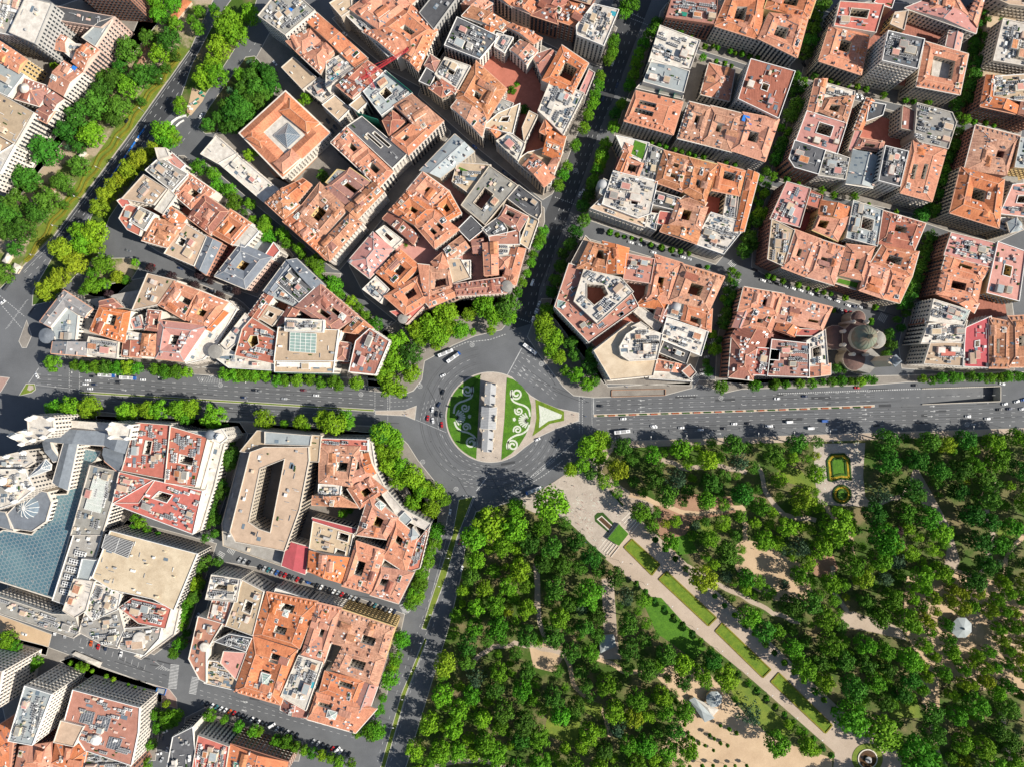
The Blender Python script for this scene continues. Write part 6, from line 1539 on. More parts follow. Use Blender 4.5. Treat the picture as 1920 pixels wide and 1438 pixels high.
lodge('long pale cover of the parking ramp on the pink promenade', '137,1226 142,1222 190,1242 186,1250', 1.6, 'flat_w', 'stone_trim')
t = thing('metro_entrance', 'blue glazed station entrance on the pink promenade', 'station entrance'); q = ccw(pts('q', '1160,880 1172,845 1240,858 1226,903', 2)); m = MB()
for k in range(4): p0, p1 = q[k], q[(k + 1) % 4]; m.face([(*p0, PZ), (*p1, PZ), (*p1, 1.3), (*p0, 1.3)])
m.build('glass_screen', 'blue_tarp', t); m = MB(); m.poly(inset(q, .3), [], PZ + .05); m.build('stair_floor', 'flat_c', t); m = MB()
for k in range(6): a_, b_ = bil(q, k / 6 + .08, .1), bil(q, k / 6 + .08, .9); m.beam((*a_, .3), (*b_, .3), .15)
m.build('steps', 'equip_grey', t)
sheet('building_site', pts('a', '1400,840 1440,660 1545,700 1520,760 1430,870'), 'sand', PZ + .05, label='sandy building site on the boulevard strip', cat='building site')
for k in range(14): p = Tl('a', 1415 + 8 * k + R_.uniform(-10, 10), 820 - 9 * k + R_.uniform(-25, 35)); m = MB(); m.box(p, unit(p, (p[0] + 1, p[1] + R_.uniform(-1, 1))), R_.uniform(.5, 1.6), R_.uniform(.4, .9), PZ, PZ + R_.uniform(.4, 1.4)); m.build('site_crate', R_.choice(['equip_white', 'sand_red', 'flat_w', 'equip_grey', 'net_green']), label='crate on the boulevard building site, %s from the left' % nth(k), cat='crate', group='crates on the building site')
m = MB(); m.ribbon([Tl('a', *p) for p in ((1275, 945), (1295, 915), (1330, 890), (1370, 875), (1400, 872))], 1.2, 0, 1.1); m.ribbon([Tl('a', *p) for p in ((1320, 950), (1345, 925), (1380, 905))], .8, 0, 1.0); m.build('curved_wall', 'white_paint', label='white curved wall of the boulevard underpass', cat='wall')
# plaza of the park entrance
m = MB(); q = ccw(pts('u', '1515,915 1600,805 1672,880 1600,970', 3)); m.prism(q, PZ, 3.0, 0, 1); m.build('grass_roof_block', ['white_paint', 'lawn'], label='white-edged block with a square grass roof on the plaza', cat='pavilion')
bd = MB(); bd.poly(ccw(pts('u', '1415,745 1435,722 1480,718 1560,800 1520,870 1420,785')), [], PZ + .09); o_ = bd.build('plaza_bed', 'hedge', label='dark hedged bed round the brown pool on the plaza', cat='flower bed')
bd = MB(); bd.prism(ccw(pts('u', '1432,768 1470,742 1560,825 1528,858')), PZ, PZ + .3); o2 = bd.build('pool_rim', 'stone_trim', o_); bd = MB(); bd.poly(ccw(pts('u', '1445,770 1470,750 1550,826 1528,846')), [], PZ + .33); bd.build('pool_water', 'water', o_)
def stripes(s0, s1, n, wd):
    v, w_ = nums(s0), nums(s1); m = MB()
    for k in range(n): f = k / (n - 1); a_ = Tl('u', v[0] + (v[2] - v[0]) * f, v[1] + (v[3] - v[1]) * f); b_ = Tl('u', w_[0] + (w_[2] - w_[0]) * f, w_[1] + (w_[3] - w_[1]) * f); m.ribbon([a_, b_], wd, PZ, PZ + .12 + .1 * k)
    return m
o_ = stripes('1450,990 1540,1050', '1510,910 1600,975', 6, .6).build('plaza_steps', 'stone_trim', label='flight of pale steps left of the grass roof', cat='steps')
o_ = stripes('1620,780 1690,870', '1680,720 1755,790', 6, .6).build('plaza_steps', 'stone_trim', label='flight of pale steps right of the grass roof', cat='steps')
m = MB()
for k in range(300):
    x, y = R_.uniform(1225, 1600), R_.uniform(560, 960)
    if 1.0 * x - 1480 + (y - 700) * .0 < 400 and abs((x - 1400) - (y - 740)) < 190 and abs((x - 1400) + (y - 740)) < 260 and not (1400 < x < 1570 and 710 < y < 880):
        a_ = Tl('u', x, y); b_ = Tl('u', x + 14, y + 11) if k % 2 else Tl('u', x + 9, y - 8); strip(m, a_, b_, .35, PZ + .075, k % 3)
m.build('paving_setts', ['gravel_white', 'pavement_pink', 'pavement'], kind='stuff', label='scattered pale and pink setts of the plaza paving', cat='paving')
m = MB()
for k in range(90):
    x, y = R_.uniform(345, 705), R_.uniform(190, 600); p = Tl('x', x, y)
    if not (430 < x < 630 and 270 < y < 500) and not (470 < x < 640 and 525 < y < 660): strip(m, p, (p[0] + .7, p[1]), .7, PZ + .075)
m.build('paving_setts', 'gravel_white', kind='stuff', label='white squares dotted in the upper park gate paving', cat='paving')
for s_, lb in (('1535,560 1630,665', 'hedge with white benches on the east side of the plaza'), ('1255,845 1500,1060', 'hedge on the west side of the plaza')):
    v = nums(s_); m = MB(); m.ribbon([Tl('u', v[0], v[1]), Tl('u', v[2], v[3])], 1.4, PZ, PZ + .9); m.build('hedge', 'hedge', label=lb, cat='hedge')
def fountain(c, label):
    t = thing('fountain', label, 'fountain'); m = MB(); m.lathe(c, [(11.5, PZ), (11.5, PZ + .25)], 32); m.build('grass_ring', 'lawn_dry', t)
    m = MB()
    for k in range(32): a0, a1 = 2 * PI * k / 32, 2 * PI * (k + 1) / 32; P = lambda a, r, z: (c[0] + r * math.cos(a), c[1] + r * math.sin(a), z); m.face([P(a0, 7.4, .9), P(a0, 6.6, .9), P(a1, 6.6, .9), P(a1, 7.4, .9)][::-1]); m.face([P(a0, 7.4, 0), P(a1, 7.4, 0), P(a1, 7.4, .9), P(a0, 7.4, .9)])
    m.build('basin_rim', 'stone_trim', t); m = MB(); m.lathe(c, [(6.6, .3), (6.6, .62)], 32); m.build('basin_water', 'water', t)
    m = MB(); m.lathe(c, [(1.8, .6), (1.2, 1.6), (2.4, 2.1), (.7, 2.6), (.5, 4.0), (1.1, 4.4), (.2, 5.2)], 12); m.build('sculpture', 'equip_grey', t)
fountain(W(1626, 1421), 'round stone fountain in a grass ring at the lower edge')
# ---------------------------------------------------------------- trees
def leaf_cloud(seed, lobes, per, leaf, R, cz, rz, up=.35):
    """leaf-sized faces set on the skins of many lobes; returns (verts, faces) as numpy"""
    g = np.random.default_rng(seed); V = []; F = []
    for c, r in lobes:
        n = int(per * (r / (.36 * R)) ** 2); d = g.normal(size=(n, 3)); d[:, 2] += up; d /= np.linalg.norm(d, axis=1)[:, None]
        bump = 1 + .22 * np.sin(d[:, :1] * 9 + seed) * np.cos(d[:, 1:2] * 8 + seed * 2)
        p = np.array(c) + d * r * bump * g.uniform(.78, 1.06, (n, 1)) * np.array([1, 1, .85]); nn = d + g.normal(size=(n, 3)) * .3; nn /= np.linalg.norm(nn, axis=1)[:, None]
        t = np.cross(nn, g.normal(size=(n, 3))); t /= np.linalg.norm(t, axis=1)[:, None]; b = np.cross(nn, t); s = leaf * g.uniform(.6, 1.25, (n, 1))
        q = np.stack([p - t * s - b * s * .45, p + t * s * .25 - b * s * .8, p + t * s + b * s * .4, p - t * s * .3 + b * s * .8], 1)
        i = sum(len(v) for v in V) ; V.append(q.reshape(-1, 3)); F.append(i + np.arange(n * 4).reshape(n, 4))
    return np.concatenate(V), np.concatenate(F)
def mesh_np(name, V, F, material):
    me = bpy.data.meshes.new(name); me.from_pydata(V.tolist(), [], F.tolist()); me.materials.append(M[material]); return me
def lobes_round(seed, R=6.0, cz=9.0, rz=5.0, n=22):
    g = random.Random(seed); L = [((0, 0, cz + rz * .45), .40 * R)]
    for k in range(n):
        a = k * 2.39996 + g.uniform(-.4, .4); rr = R * .74 * math.sqrt((k + .5) / n) * g.uniform(.85, 1.15); z = cz + rz * (math.sqrt(max(0, 1 - (rr / R) ** 2)) * 1.05 - .35) * g.uniform(.8, 1.15) - .6
        L.append(((rr * math.cos(a), rr * math.sin(a), z), R * g.uniform(.22, .36)))
    for k in range(8):
        a = k * .785 + g.uniform(-.2, .2); L.append(((R * .62 * math.cos(a), R * .62 * math.sin(a), cz - rz * .45), R * g.uniform(.24, .32)))
    return L
def trunk_mesh(seed, h=8.5, r=.32):
    g = random.Random(seed); m = MB(); m.lathe((0, 0), [(r * 1.35, 0), (r, .6), (r * .8, h * .55), (r * .5, h)], 7)
    for k in range(5):
        a = k * 1.256 + g.uniform(-.3, .3); z0 = h * g.uniform(.45, .7); m.beam((0, 0, z0), (math.cos(a) * 3.2, math.sin(a) * 3.2, z0 + g.uniform(2.0, 3.4)), .11)
    me = bpy.data.meshes.new('trunk'); me.from_pydata(m.v, [], m.f); me.materials.append(M['bark']); return me
TRUNKS = [trunk_mesh(s) for s in range(3)]
SHAPES = []
for s in range(7):
    SHAPES.append(leaf_cloud(11 + s, lobes_round(5 + s, n=(13, 16, 11, 18, 10, 14, 12)[s]), 112, .42, 6.0, 9.0, 4.2))
def lob_con(seed, R=6.0):
    g = random.Random(seed); L = []
    for lv in range(5):
        z = 4 + lv * 2.6; rad = R * (.82 - lv * .17); n = 9 - lv
        for k in range(n): a = 2 * PI * k / n + lv * .5 + g.uniform(-.2, .2); L.append(((rad * math.cos(a), rad * math.sin(a), z + g.uniform(-.4, .4)), R * g.uniform(.15, .23) * (1 - lv * .08)))
        L.append(((0, 0, z + .4), R * (.40 - lv * .055)))
    return L
CON = [leaf_cloud(40 + s, lob_con(s), 60, .40, 6.0, 9, 4) for s in range(3)]
CROWN = {}
def crown(kind, mt, i):
    k = (kind, mt, i)
    if k not in CROWN:
        V, F = (SHAPES if kind == 'r' else CON)[i]; CROWN[k] = mesh_np('crown', V, F, mt)
    return CROWN[k]
SMALL = {}
def small_tree(mt, i):
    """little tree with its stem in one mesh"""
    if (mt, i) not in SMALL:
        V, F = leaf_cloud(70 + i, lobes_round(60 + i, 2.0, 4.2, 1.6, 9), 60, .34, 2.0, 4.2, 1.6); m = MB(); m.lathe((0, 0), [(.16, 0), (.1, 4)], 6); n0 = len(V); me = bpy.data.meshes.new('street_tree')
        me.from_pydata(V.tolist() + m.v, [], F.tolist() + [tuple(n0 + x for x in f) for f in m.f]); me.materials.append(M[mt]); me.materials.append(M['bark']); me.polygons.foreach_set('material_index', [0] * len(F) + [1] * len(m.f)); SMALL[mt, i] = me
    return SMALL[mt, i]
TREES = []      # (x, y, r) for spacing
LEAFW = dict(leaf_plane='bright green', leaf_mid='mid green', leaf_dark='dark green', leaf_yellow='yellow-green', leaf_grey='grey-green', leaf_purple='purple-brown')
def tree(p, r, mt, label, group, kind='r', name='street_tree', zs=1.0, z0=0.1):
    if name == 'street_tree' and r < 2.9: name = 'sapling'
    if r < 2.9:
        o = link(name, small_tree(mt, R_.randrange(3)), None, None, label, 'tree', group, (p[0], p[1], z0)); s = r / 2.1; o.scale = (s, s, s * zs); o.rotation_euler = (0, 0, R_.uniform(0, 6.28)); return o
    t = thing(name, label, 'tree', group, (p[0], p[1], z0)); s = r / 6.3; t.scale = (s, s, (s * .6 + .4) * zs); t.rotation_euler = (0, 0, R_.uniform(0, 6.28))
    link('crown', crown(kind, mt, R_.randrange(len(SHAPES) if kind == 'r' else len(CON))), t); link('trunk', R_.choice(TRUNKS), t); return t
# rows of street trees: where, group, leaf, list of tile, x, y, radius in tile units
ROWS = [
 ('north pavement of the western avenue', 'leaf_mid', 'k', '390,805,66 565,820,48 640,835,52 720,830,56 800,835,60 880,840,64 960,835,62 1020,840,52 1165,850,52 1240,865,58 1320,870,58 1395,870,48 1690,890,56 1760,895,60 1840,890,58 1905,895,52'),
 ('western avenue pavement below the scaffold net', 'leaf_mid', 'l', '370,895,56 470,900,52 545,895,52 640,930,50 700,930,46 790,925,56 880,925,50 960,945,52 1060,940,58 1100,970,44 1230,950,56'),
 ('south pavement of the western avenue', 'leaf_plane', 'k', '415,1130,72 530,1135,84 670,1130,84 935,1160,70 1010,1160,64 1110,1150,76 1190,1150,82 1340,1150,76 1430,1140,70 1390,1205,64 1600,1200,96'),
 ('western avenue south side near the roundabout', 'leaf_plane', 'l', '540,1225,84 690,1255,34 810,1240,60 860,1280,36 980,1220,72 1070,1250,100 1150,1230,76 1420,1320,90 1490,1350,76'),
 ('north-west rim of the roundabout', 'leaf_plane', 's', '180,330,88 270,420,104 170,470,96 70,560,84 280,560,76 120,640,96 200,690,60 320,240,80 420,200,92 350,310,60 540,110,104 480,280,92 560,220,76 470,340,56 650,240,72 715,120,60 830,50,92 900,130,84 1000,60,96 1010,140,72 880,240,40 745,250,30'),
 ('north-east rim of the roundabout', 'leaf_plane', 's', '1270,170,76 1290,260,84 1350,300,84 1330,390,64 1390,440,64 1440,540,44 1520,570,64 1600,640,60 1660,610,48'),
 ('shaded forecourt of the north-east corner', 'leaf_dark', 's', '1300,90,56 1480,330,60 1500,420,56 1620,500,72 1640,420,60'),
 ('south-west rim of the roundabout', 'leaf_plane', 's', '60,1000,88 150,1060,84 60,1130,72 160,1140,72 110,1250,80 210,1250,76 290,1330,92 190,1360,68 380,1410,72'),
 ('roundabout rim above the park road', 'leaf_plane', 'u', '30,480,64 130,540,72 220,560,76 280,620,64 200,690,72 60,650,68'),
 ('south-east rim of the roundabout', 'leaf_plane', 'u', '1370,230,92 1470,180,84 1450,300,72 1330,370,64 1390,430,52 1240,400,56'),
 ('west side of the park road', 'leaf_mid', 'u', '235,860,68 220,940,60 180,1010,56 165,1090,60 120,1170,60 110,1250,68 70,1330,68 40,1400,60'),
 ('west side of the lower park road', 'leaf_mid', 'y', '350,60,60 320,150,68 215,480,68 170,620,60 150,680,52 120,770,80 70,920,34 40,1010,48 20,1160,76'),
 ('upper west side of the north street', 'leaf_mid', 'c', '1690,20,72 1640,90,48 1560,310,50 1550,400,46 1520,450,40 1460,570,42 1450,640,44 1420,710,44 1400,780,46 1370,860,44 1340,960,46 1275,1090,44 1215,1250,40 1180,1310,46 1145,1390,46'),
 ('lower west side of the north street', 'leaf_mid', 'h', '1510,700,44 1490,760,48 1470,800,38 1435,870,34 1420,930,38 1390,1010,34 1350,1080,42 1320,1150,40'),
 ('upper east side of the north street', 'leaf_mid', 'd', '520,190,52 470,260,46 430,330,48 390,410,48 370,480,46 350,560,46 320,640,46 265,780,44 215,850,46 200,950,46 140,1080,50 110,1180,52 80,1270,50 50,1360,50'),
 ('lower east side of the north street', 'leaf_dark', 'i', '440,110,46 420,190,46 360,350,48 330,430,48 290,500,50 300,610,52 240,700,56 200,790,52 140,860,44 130,960,50 90,1060,50 60,1150,48'),
 ('green lane below the glass pyramid palace', 'leaf_mid', 'g', '50,210,56 160,270,44 190,350,48 280,390,52 320,470,56 430,490,40 390,550,24 455,610,32 550,615,38 540,680,56 570,740,52 680,720,48 710,780,42 800,820,40 820,870,34 920,930,64 940,1000,52 960,1060,36 1060,1100,64 1100,1170,44 1190,1220,44 1240,1270,40 1290,1340,52 1370,1390,56'),
 ('strip between the boulevard roads', 'leaf_yellow', 'f', '1240,10,70 1150,80,60 1050,160,76 960,230,72 900,300,56 850,350,64 790,420,64 740,520,68 470,830,88 560,930,84 440,1040,72 350,1140,80 400,1090,60'),
 ('lower end of the boulevard strip', 'leaf_plane', 'f', '710,700,90 630,780,84 590,700,70 720,800,64'),
 ('strip beside the upper boulevard road', 'leaf_plane', 'a', '1700,180,110 1760,260,84 1640,360,84 1880,110,72 1520,590,76 1620,560,84 1580,490,72 1350,770,44 1340,830,36 1230,990,84 1290,1030,60'),
 ('palace garden beside the boulevard', 'leaf_dark', 'b', '440,570,60 480,660,72 580,570,60 600,650,60 500,760,64 330,760,68 300,850,72 390,830,80 360,890,60 120,930,48 240,960,40 480,500,40 540,520,50 550,700,56 430,760,60 380,660,56 250,790,50 300,950,50 200,880,50 430,880,50 350,560,44'),
 ('boulevard walk', 'leaf_dark', 'a', '1100,285,60 960,370,84 1260,300,84 1190,400,72 1310,420,36 1240,510,36 900,500,52 1060,570,84 860,590,72 1140,550,64 760,670,76 960,650,80 1190,600,30 720,780,100 900,800,80 1060,760,32 600,880,100 850,890,60 500,980,84 690,1010,88 590,1100,48 340,1130,108 590,1240,76 480,1370,64 200,1340,92 770,580,50'),
 ('boulevard walk at the top', 'leaf_mid', 'a', '1180,20,72 1290,30,60 1190,110,60 1310,180,52 1490,85,44 1600,70,40 1480,210,48 1250,140,40 1430,150,36'),
 ('boulevard walk at the left edge', 'leaf_dark', 'f', '110,470,84 50,560,84 350,470,88 280,560,76 160,690,96 20,680,84 20,1010,76 110,830,56 480,500,32 540,410,32 440,330,60 200,330,70'),
 ('walled garden beside the slate mansion', 'leaf_mid', 'k', '770,60,84 690,130,48 690,220,68 780,210,44 620,265,36 940,180,36 1010,50,30'),
 ('street left of the tiled block', 'leaf_dark', 'i', '1620,560,52 1600,620,44 1540,740,56 1560,800,44 1500,840,52'),
 ('street left of the pink-roofed block', 'leaf_dark', 'd', '1580,780,52 1530,860,52 1450,1120,50 1420,1190,48 1470,1060,40'),
 ('street right of the orange block', 'leaf_dark', 'd', '1740,60,50 1700,220,50 1680,310,50 1640,390,50 1720,140,44 1780,20,50'),
 ('street right of the pink-roofed block', 'leaf_dark', 'j', '1390,60,44 1345,150,44 1320,240,46 1310,320,44 1280,420,44 1260,540,48 1150,575,50 1210,520,36'),
 ('street right of the tiled block', 'leaf_dark', 'j', '1210,740,48 1190,820,44 1170,880,44 1140,960,48 1120,1040,44 1075,1110,56 1070,1160,48 1005,1230,48'),
 ('street right of the grey tower', 'leaf_dark', 'e', '1610,70,44 1560,470,50 1540,560,50 1510,650,50 1480,740,50 1410,780,44 1430,990,40 1400,1090,44'),
 ('pavement north of the roof-lawn block', 'leaf_mid', 'i', '805,30,20 860,45,22 910,60,22 980,80,22 1030,95,22 1085,110,22 1130,130,18 1195,140,24 1365,180,20 1430,195,20'),
 ('pavement south of the roof-lawn block', 'leaf_mid', 'i', '495,700,26 545,720,20 595,735,16 655,745,18 725,760,16 800,795,20 880,815,26 955,835,26 1020,845,22 1085,865,20 1220,965,20'),
 ('pavement below the orange block', 'leaf_mid', 'd', '945,350,18 980,360,22 1075,385,22 1115,400,18 1165,405,24 1220,425,22 1285,430,20 870,430,30 700,240,32 970,460,18 1035,475,20 1085,495,18 780,285,18 885,350,24'),
 ('pavement above the pink-roofed block', 'leaf_mid', 'e', '470,600,26 520,620,22 600,640,20 670,650,24 735,670,26 865,715,28 1030,750,24 1090,760,24 1200,770,30 350,570,28 285,650,20'),
 ('pavement above the tiled block', 'leaf_plane', 'j', '400,390,32 490,425,30 645,440,36 140,310,26 228,335,16 960,550,20 755,490,14'),
 ('pavement below the tiled block', 'leaf_mid', 'j', '0,1030,24 40,1045,22 112,1070,24 225,1100,26 295,1125,16 365,1135,18 420,1155,20 580,1195,26 805,1265,24 470,1165,18 490,1290,20 650,1330,24 770,1375,26'),
 ('pavement below the upper right edge block', 'leaf_mid', 'e', '1545,915,24 1630,925,22 1690,945,18 1730,160,36 1580,240,24'),
 ('north pavement of the eastern avenue', 'leaf_mid', 'm', '1330,1140,60 1580,1130,52 1720,1130,40 1815,1120,32'),
 ('eastern avenue pavement left of the church', 'leaf_mid', 'n', '50,800,46 130,800,36 240,795,44 330,790,44 410,780,30 480,780,42 550,775,44 620,780,32 690,780,44 740,760,36 785,770,36'),
 ('eastern avenue pavement right of the church', 'leaf_mid', 'n', '1160,760,34 1230,770,36 1300,755,44 1375,750,48 1425,750,42 1520,745,44 1580,750,40 1660,755,48 1730,750,40 1790,745,48 1860,740,44 1910,745,36'),
 ('garden of the domed church', 'leaf_dark', 'n', '520,680,44 580,640,36 650,640,44 560,690,30 910,430,48 930,510,48 890,580,40 770,330,24 1000,380,36'),
 ('street left of the church block', 'leaf_dark', 'm', '1420,460,40 1370,590,42 1350,660,46 1280,860,46 1235,1020,36 1195,840,30'),
 ('street beside the stone bank', 'leaf_dark', 'p', '290,290,60 280,350,48 210,510,44 220,570,56 150,640,50 130,710,48 100,790,46 170,770,44 80,1100,64 190,1090,36 20,1240,56 20,1350,40'),
 ('street right of the cream roof', 'leaf_mid', 'q', '1390,230,52 1375,290,48 1355,360,46 1350,510,48 1300,580,40 1480,70,44 1420,190,36'),
 ('pavement of the lower street', 'leaf_mid', 'r', '60,1080,68 120,1050,52 370,1050,52 480,1080,32 590,1130,44 700,1165,48 740,1170,36 870,1240,48 940,1250,56 1010,1290,48 1080,1310,40 1140,1330,44 1210,1350,44 1280,1370,40 1340,1400,48 1430,1410,40'),
 ('lower corner of the park road', 'leaf_mid', 'r', '1590,1170,72 1540,1170,40 1480,1185,36'),
 ('side street of the lower left corner', 'leaf_mid', 'q', '1290,1090,60 1190,1130,56 1240,1050,48 1130,1270,44 1090,1420,48 1160,1040,44'),
 ('square at the lower left edge', 'leaf_mid', 'q', '60,480,72 100,540,60 30,530,60 270,650,48 230,690,40'),
 ('small garden below the red roofs', 'leaf_mid', 'o', '1050,880,44 1010,840,36 1100,930,32 1000,900,28 1530,880,44 1180,960,24 1260,1010,20 1350,1040,18'),
 ('roadside planting of the lower street', 'leaf_plane', 'q', '530,655,20 590,680,32 630,695,32 690,715,16 795,755,18 848,778,20 960,820,14 1010,840,16 1078,860,14'),
]
for where, mt, t_, s_ in ROWS:
    items = [tuple(nums(q)) for q in s_.split()]; items.sort(key=lambda q: q[0])
    grp = 'trees of the ' + where
    for k, (x, y, r) in enumerate(items):
        rr = r * K4 * S * (1.2 if 'boulevard' in where or 'north street' in where or 'palace garden' in where else (1.3 if where.startswith('street') or 'lane' in where else 1.1)); h = 9.0 * (rr / 6.3) * .6 + 4.0 if rr > 2.9 else 4.0 * rr / 2.1
        p = Tl(t_, x, y, h); TREES.append((p[0], p[1], rr * .8))
        m2 = mt if R_.random() > .12 else R_.choice(['leaf_mid', 'leaf_plane', 'leaf_dark'])
        tree(p, rr, m2, '%s tree, %s from the left, %s' % (LEAFW[m2], nth(k), where), grp, name='boulevard_tree' if 'boulevard' in where else ('avenue_tree' if 'avenue' in where or 'roundabout' in where or 'road' in where else 'street_tree'))
# canopies that close over the side streets of the right-hand grid
def in_building(p): return any(inside(p, b.poly) for bn, side, L in ALLB for b in L)
for nm, xa, ya, xb, yb, wd in (('street right of the orange block', 1548, -5, 1512, 120, 7), ('street right of the villa block', 1502, 140, 1440, 335, 7), ('street right of the roof-lawn block', 1432, 335, 1388, 490, 7), ('street left of the church block', 1378, 505, 1322, 700, 6), ('street right of the tower block', 1850, -5, 1808, 205, 8), ('street left of the glazed-court block', 1802, 215, 1742, 415, 8), ('street left of the right-edge block', 1745, 430, 1685, 610, 8), ('street beside the stone bank', 432, 800, 395, 1010, 7), ('street below the cream roof', 385, 1060, 335, 1215, 7)):
    L_ = []; n_ = int(math.hypot(xb - xa, yb - ya) / 8.5)
    for k in range(n_):
        t = (k + .5) / n_; sd = 1 if k % 2 else -1; p = W(xa + (xb - xa) * t + sd * wd + R_.uniform(-2, 2), ya + (yb - ya) * t + R_.uniform(-2, 2), 6)
        if in_building(p) or any((p[0] - d[0]) ** 2 + (p[1] - d[1]) ** 2 < (2.2 + d[2]) ** 2 for d in TREES): continue
        L_.append(p)
    L_.sort()
    for k, p in enumerate(L_): m2 = R_.choice(['leaf_dark', 'leaf_mid', 'leaf_dark']); rr = R_.uniform(3.2, 4.6); TREES.append((*p, rr * .8)); tree(p, rr, m2, '%s canopy tree, %s from the left, %s' % (LEAFW[m2], nth(k), nm), 'canopy trees of the ' + nm)
# single trees that stand out
for t_, x, y, r, mt, lb, kd in (('k', 1130, 90, 36, 'leaf_purple', 'purple tree by the red car', 'r'), ('k', 1285, 155, 44, 'leaf_purple', 'purple tree in front of the beige-roofed building', 'r'), ('k', 1500, 140, 44, 'leaf_purple', 'purple tree opposite the grey mansard house', 'r'), ('k', 1575, 188, 34, 'leaf_purple', 'small purple tree opposite the grey mansard house', 'r'), ('k', 1460, 228, 44, 'leaf_purple', 'purple tree beside the parked cars, left one', 'r'), ('k', 1645, 300, 44, 'leaf_purple', 'purple tree beside the parked cars, right one', 'r'), ('k', 1770, 262, 36, 'leaf_purple', 'purple tree at the corner of the mansard house', 'r'), ('k', 815, 290, 40, 'leaf_purple', 'purple tree in the mansion garden', 'r'), ('k', 890, 160, 54, 'leaf_yellow', 'pale yellow tree in the mansion garden', 'r'),
                                  ('q', 1240, 965, 30, 'leaf_yellow', 'yellow little tree at the lower left corner', 'r'), ('x', 960, 860, 52, 'leaf_purple', 'dark purple tree in the middle of the park', 'r'), ('p', 1130, 730, 40, 'leaf_mid', 'tree in the green courtyard of the bank block', 'r'), ('p', 1180, 710, 30, 'leaf_mid', 'small tree in the green courtyard of the bank block', 'r'), ('c', 800, 690, 44, 'leaf_mid', 'courtyard tree beside the glass court roof', 'r'), ('c', 835, 640, 30, 'leaf_mid', 'small courtyard tree beside the glass court roof', 'r'), ('c', 890, 830, 50, 'leaf_dark', 'dark courtyard tree behind the garden terrace', 'r'), ('h', 490, 810, 40, 'leaf_mid', 'garden tree beside the pinkish hip roof', 'r'), ('h', 450, 795, 26, 'leaf_mid', 'small garden tree beside the pinkish hip roof', 'r'),
                                  ('g', 430, 130, 52, 'leaf_plane', 'bright tree in the palace forecourt', 'r'), ('g', 480, 100, 36, 'leaf_plane', 'smaller bright tree in the palace forecourt', 'r'), ('b', 860, 740, 50, 'leaf_plane', 'bright tree behind the palace', 'r'), ('b', 815, 770, 30, 'leaf_plane', 'small bright tree behind the palace', 'r'), ('g', 985, 290, 56, 'leaf_dark', 'dark tree in the sunken court of the palace block', 'r'), ('a', 405, 500, 34, 'leaf_plane', 'bright tree in the yard of the tower', 'r')):
    rr = r * K4 * S; p = Tl(t_, x, y, 7); TREES.append((p[0], p[1], rr * .7)); tree(p, rr, mt, lb, None, kd)
# palms
def frond_mesh():
    V, F = [], []; g = random.Random(3)
    for k in range(34):
        a = k * 2.39996; ln = g.uniform(3.0, 3.9); e0 = g.uniform(-.2, .9); pr = []
        for j in range(5):
            t = j / 4; pr.append((ln * t, 7.0 + e0 * ln * t - ln * .75 * t * t))
        for j in range(4):
            w0, w1 = .42 * (1 - j / 4.5), .42 * (1 - (j + 1) / 4.5); i = len(V)
            for (rr, z), w_ in ((pr[j], w0), (pr[j + 1], w1)):
                for s_ in (-1, 1): V.append((rr * math.cos(a) - s_ * w_ * math.sin(a), rr * math.sin(a) + s_ * w_ * math.cos(a), z + .15 * (s_ > 0)))
            F.append((i, i + 1, i + 3, i + 2))
    return np.array(V), np.array(F)
PF = mesh_np('fronds', *frond_mesh(), 'leaf_grey')
for k, (t_, x, y, lb) in enumerate((('b', 430, 470, 'palm at the top of the palace garden'), ('b', 280, 680, 'palm in the middle of the palace garden'), ('b', 80, 960, 'palm at the foot of the palace garden'), ('a', 505, 1110, 'palm on the boulevard lawn'), ('a', 935, 580, 'palm between the boulevard trees'), ('k', 780, 230, 'palm in the mansion garden'))):
    p = Tl(t_, x, y, 7); t = thing('palm_tree', lb, 'palm tree', 'palms', (*p, .1)); t.rotation_euler = (0, 0, k); link('fronds', PF, t); m = MB(); m.lathe((0, 0), [(.4, 0), (.3, 1), (.28, 7.2)], 8); m.build('trunk', 'bark', t)

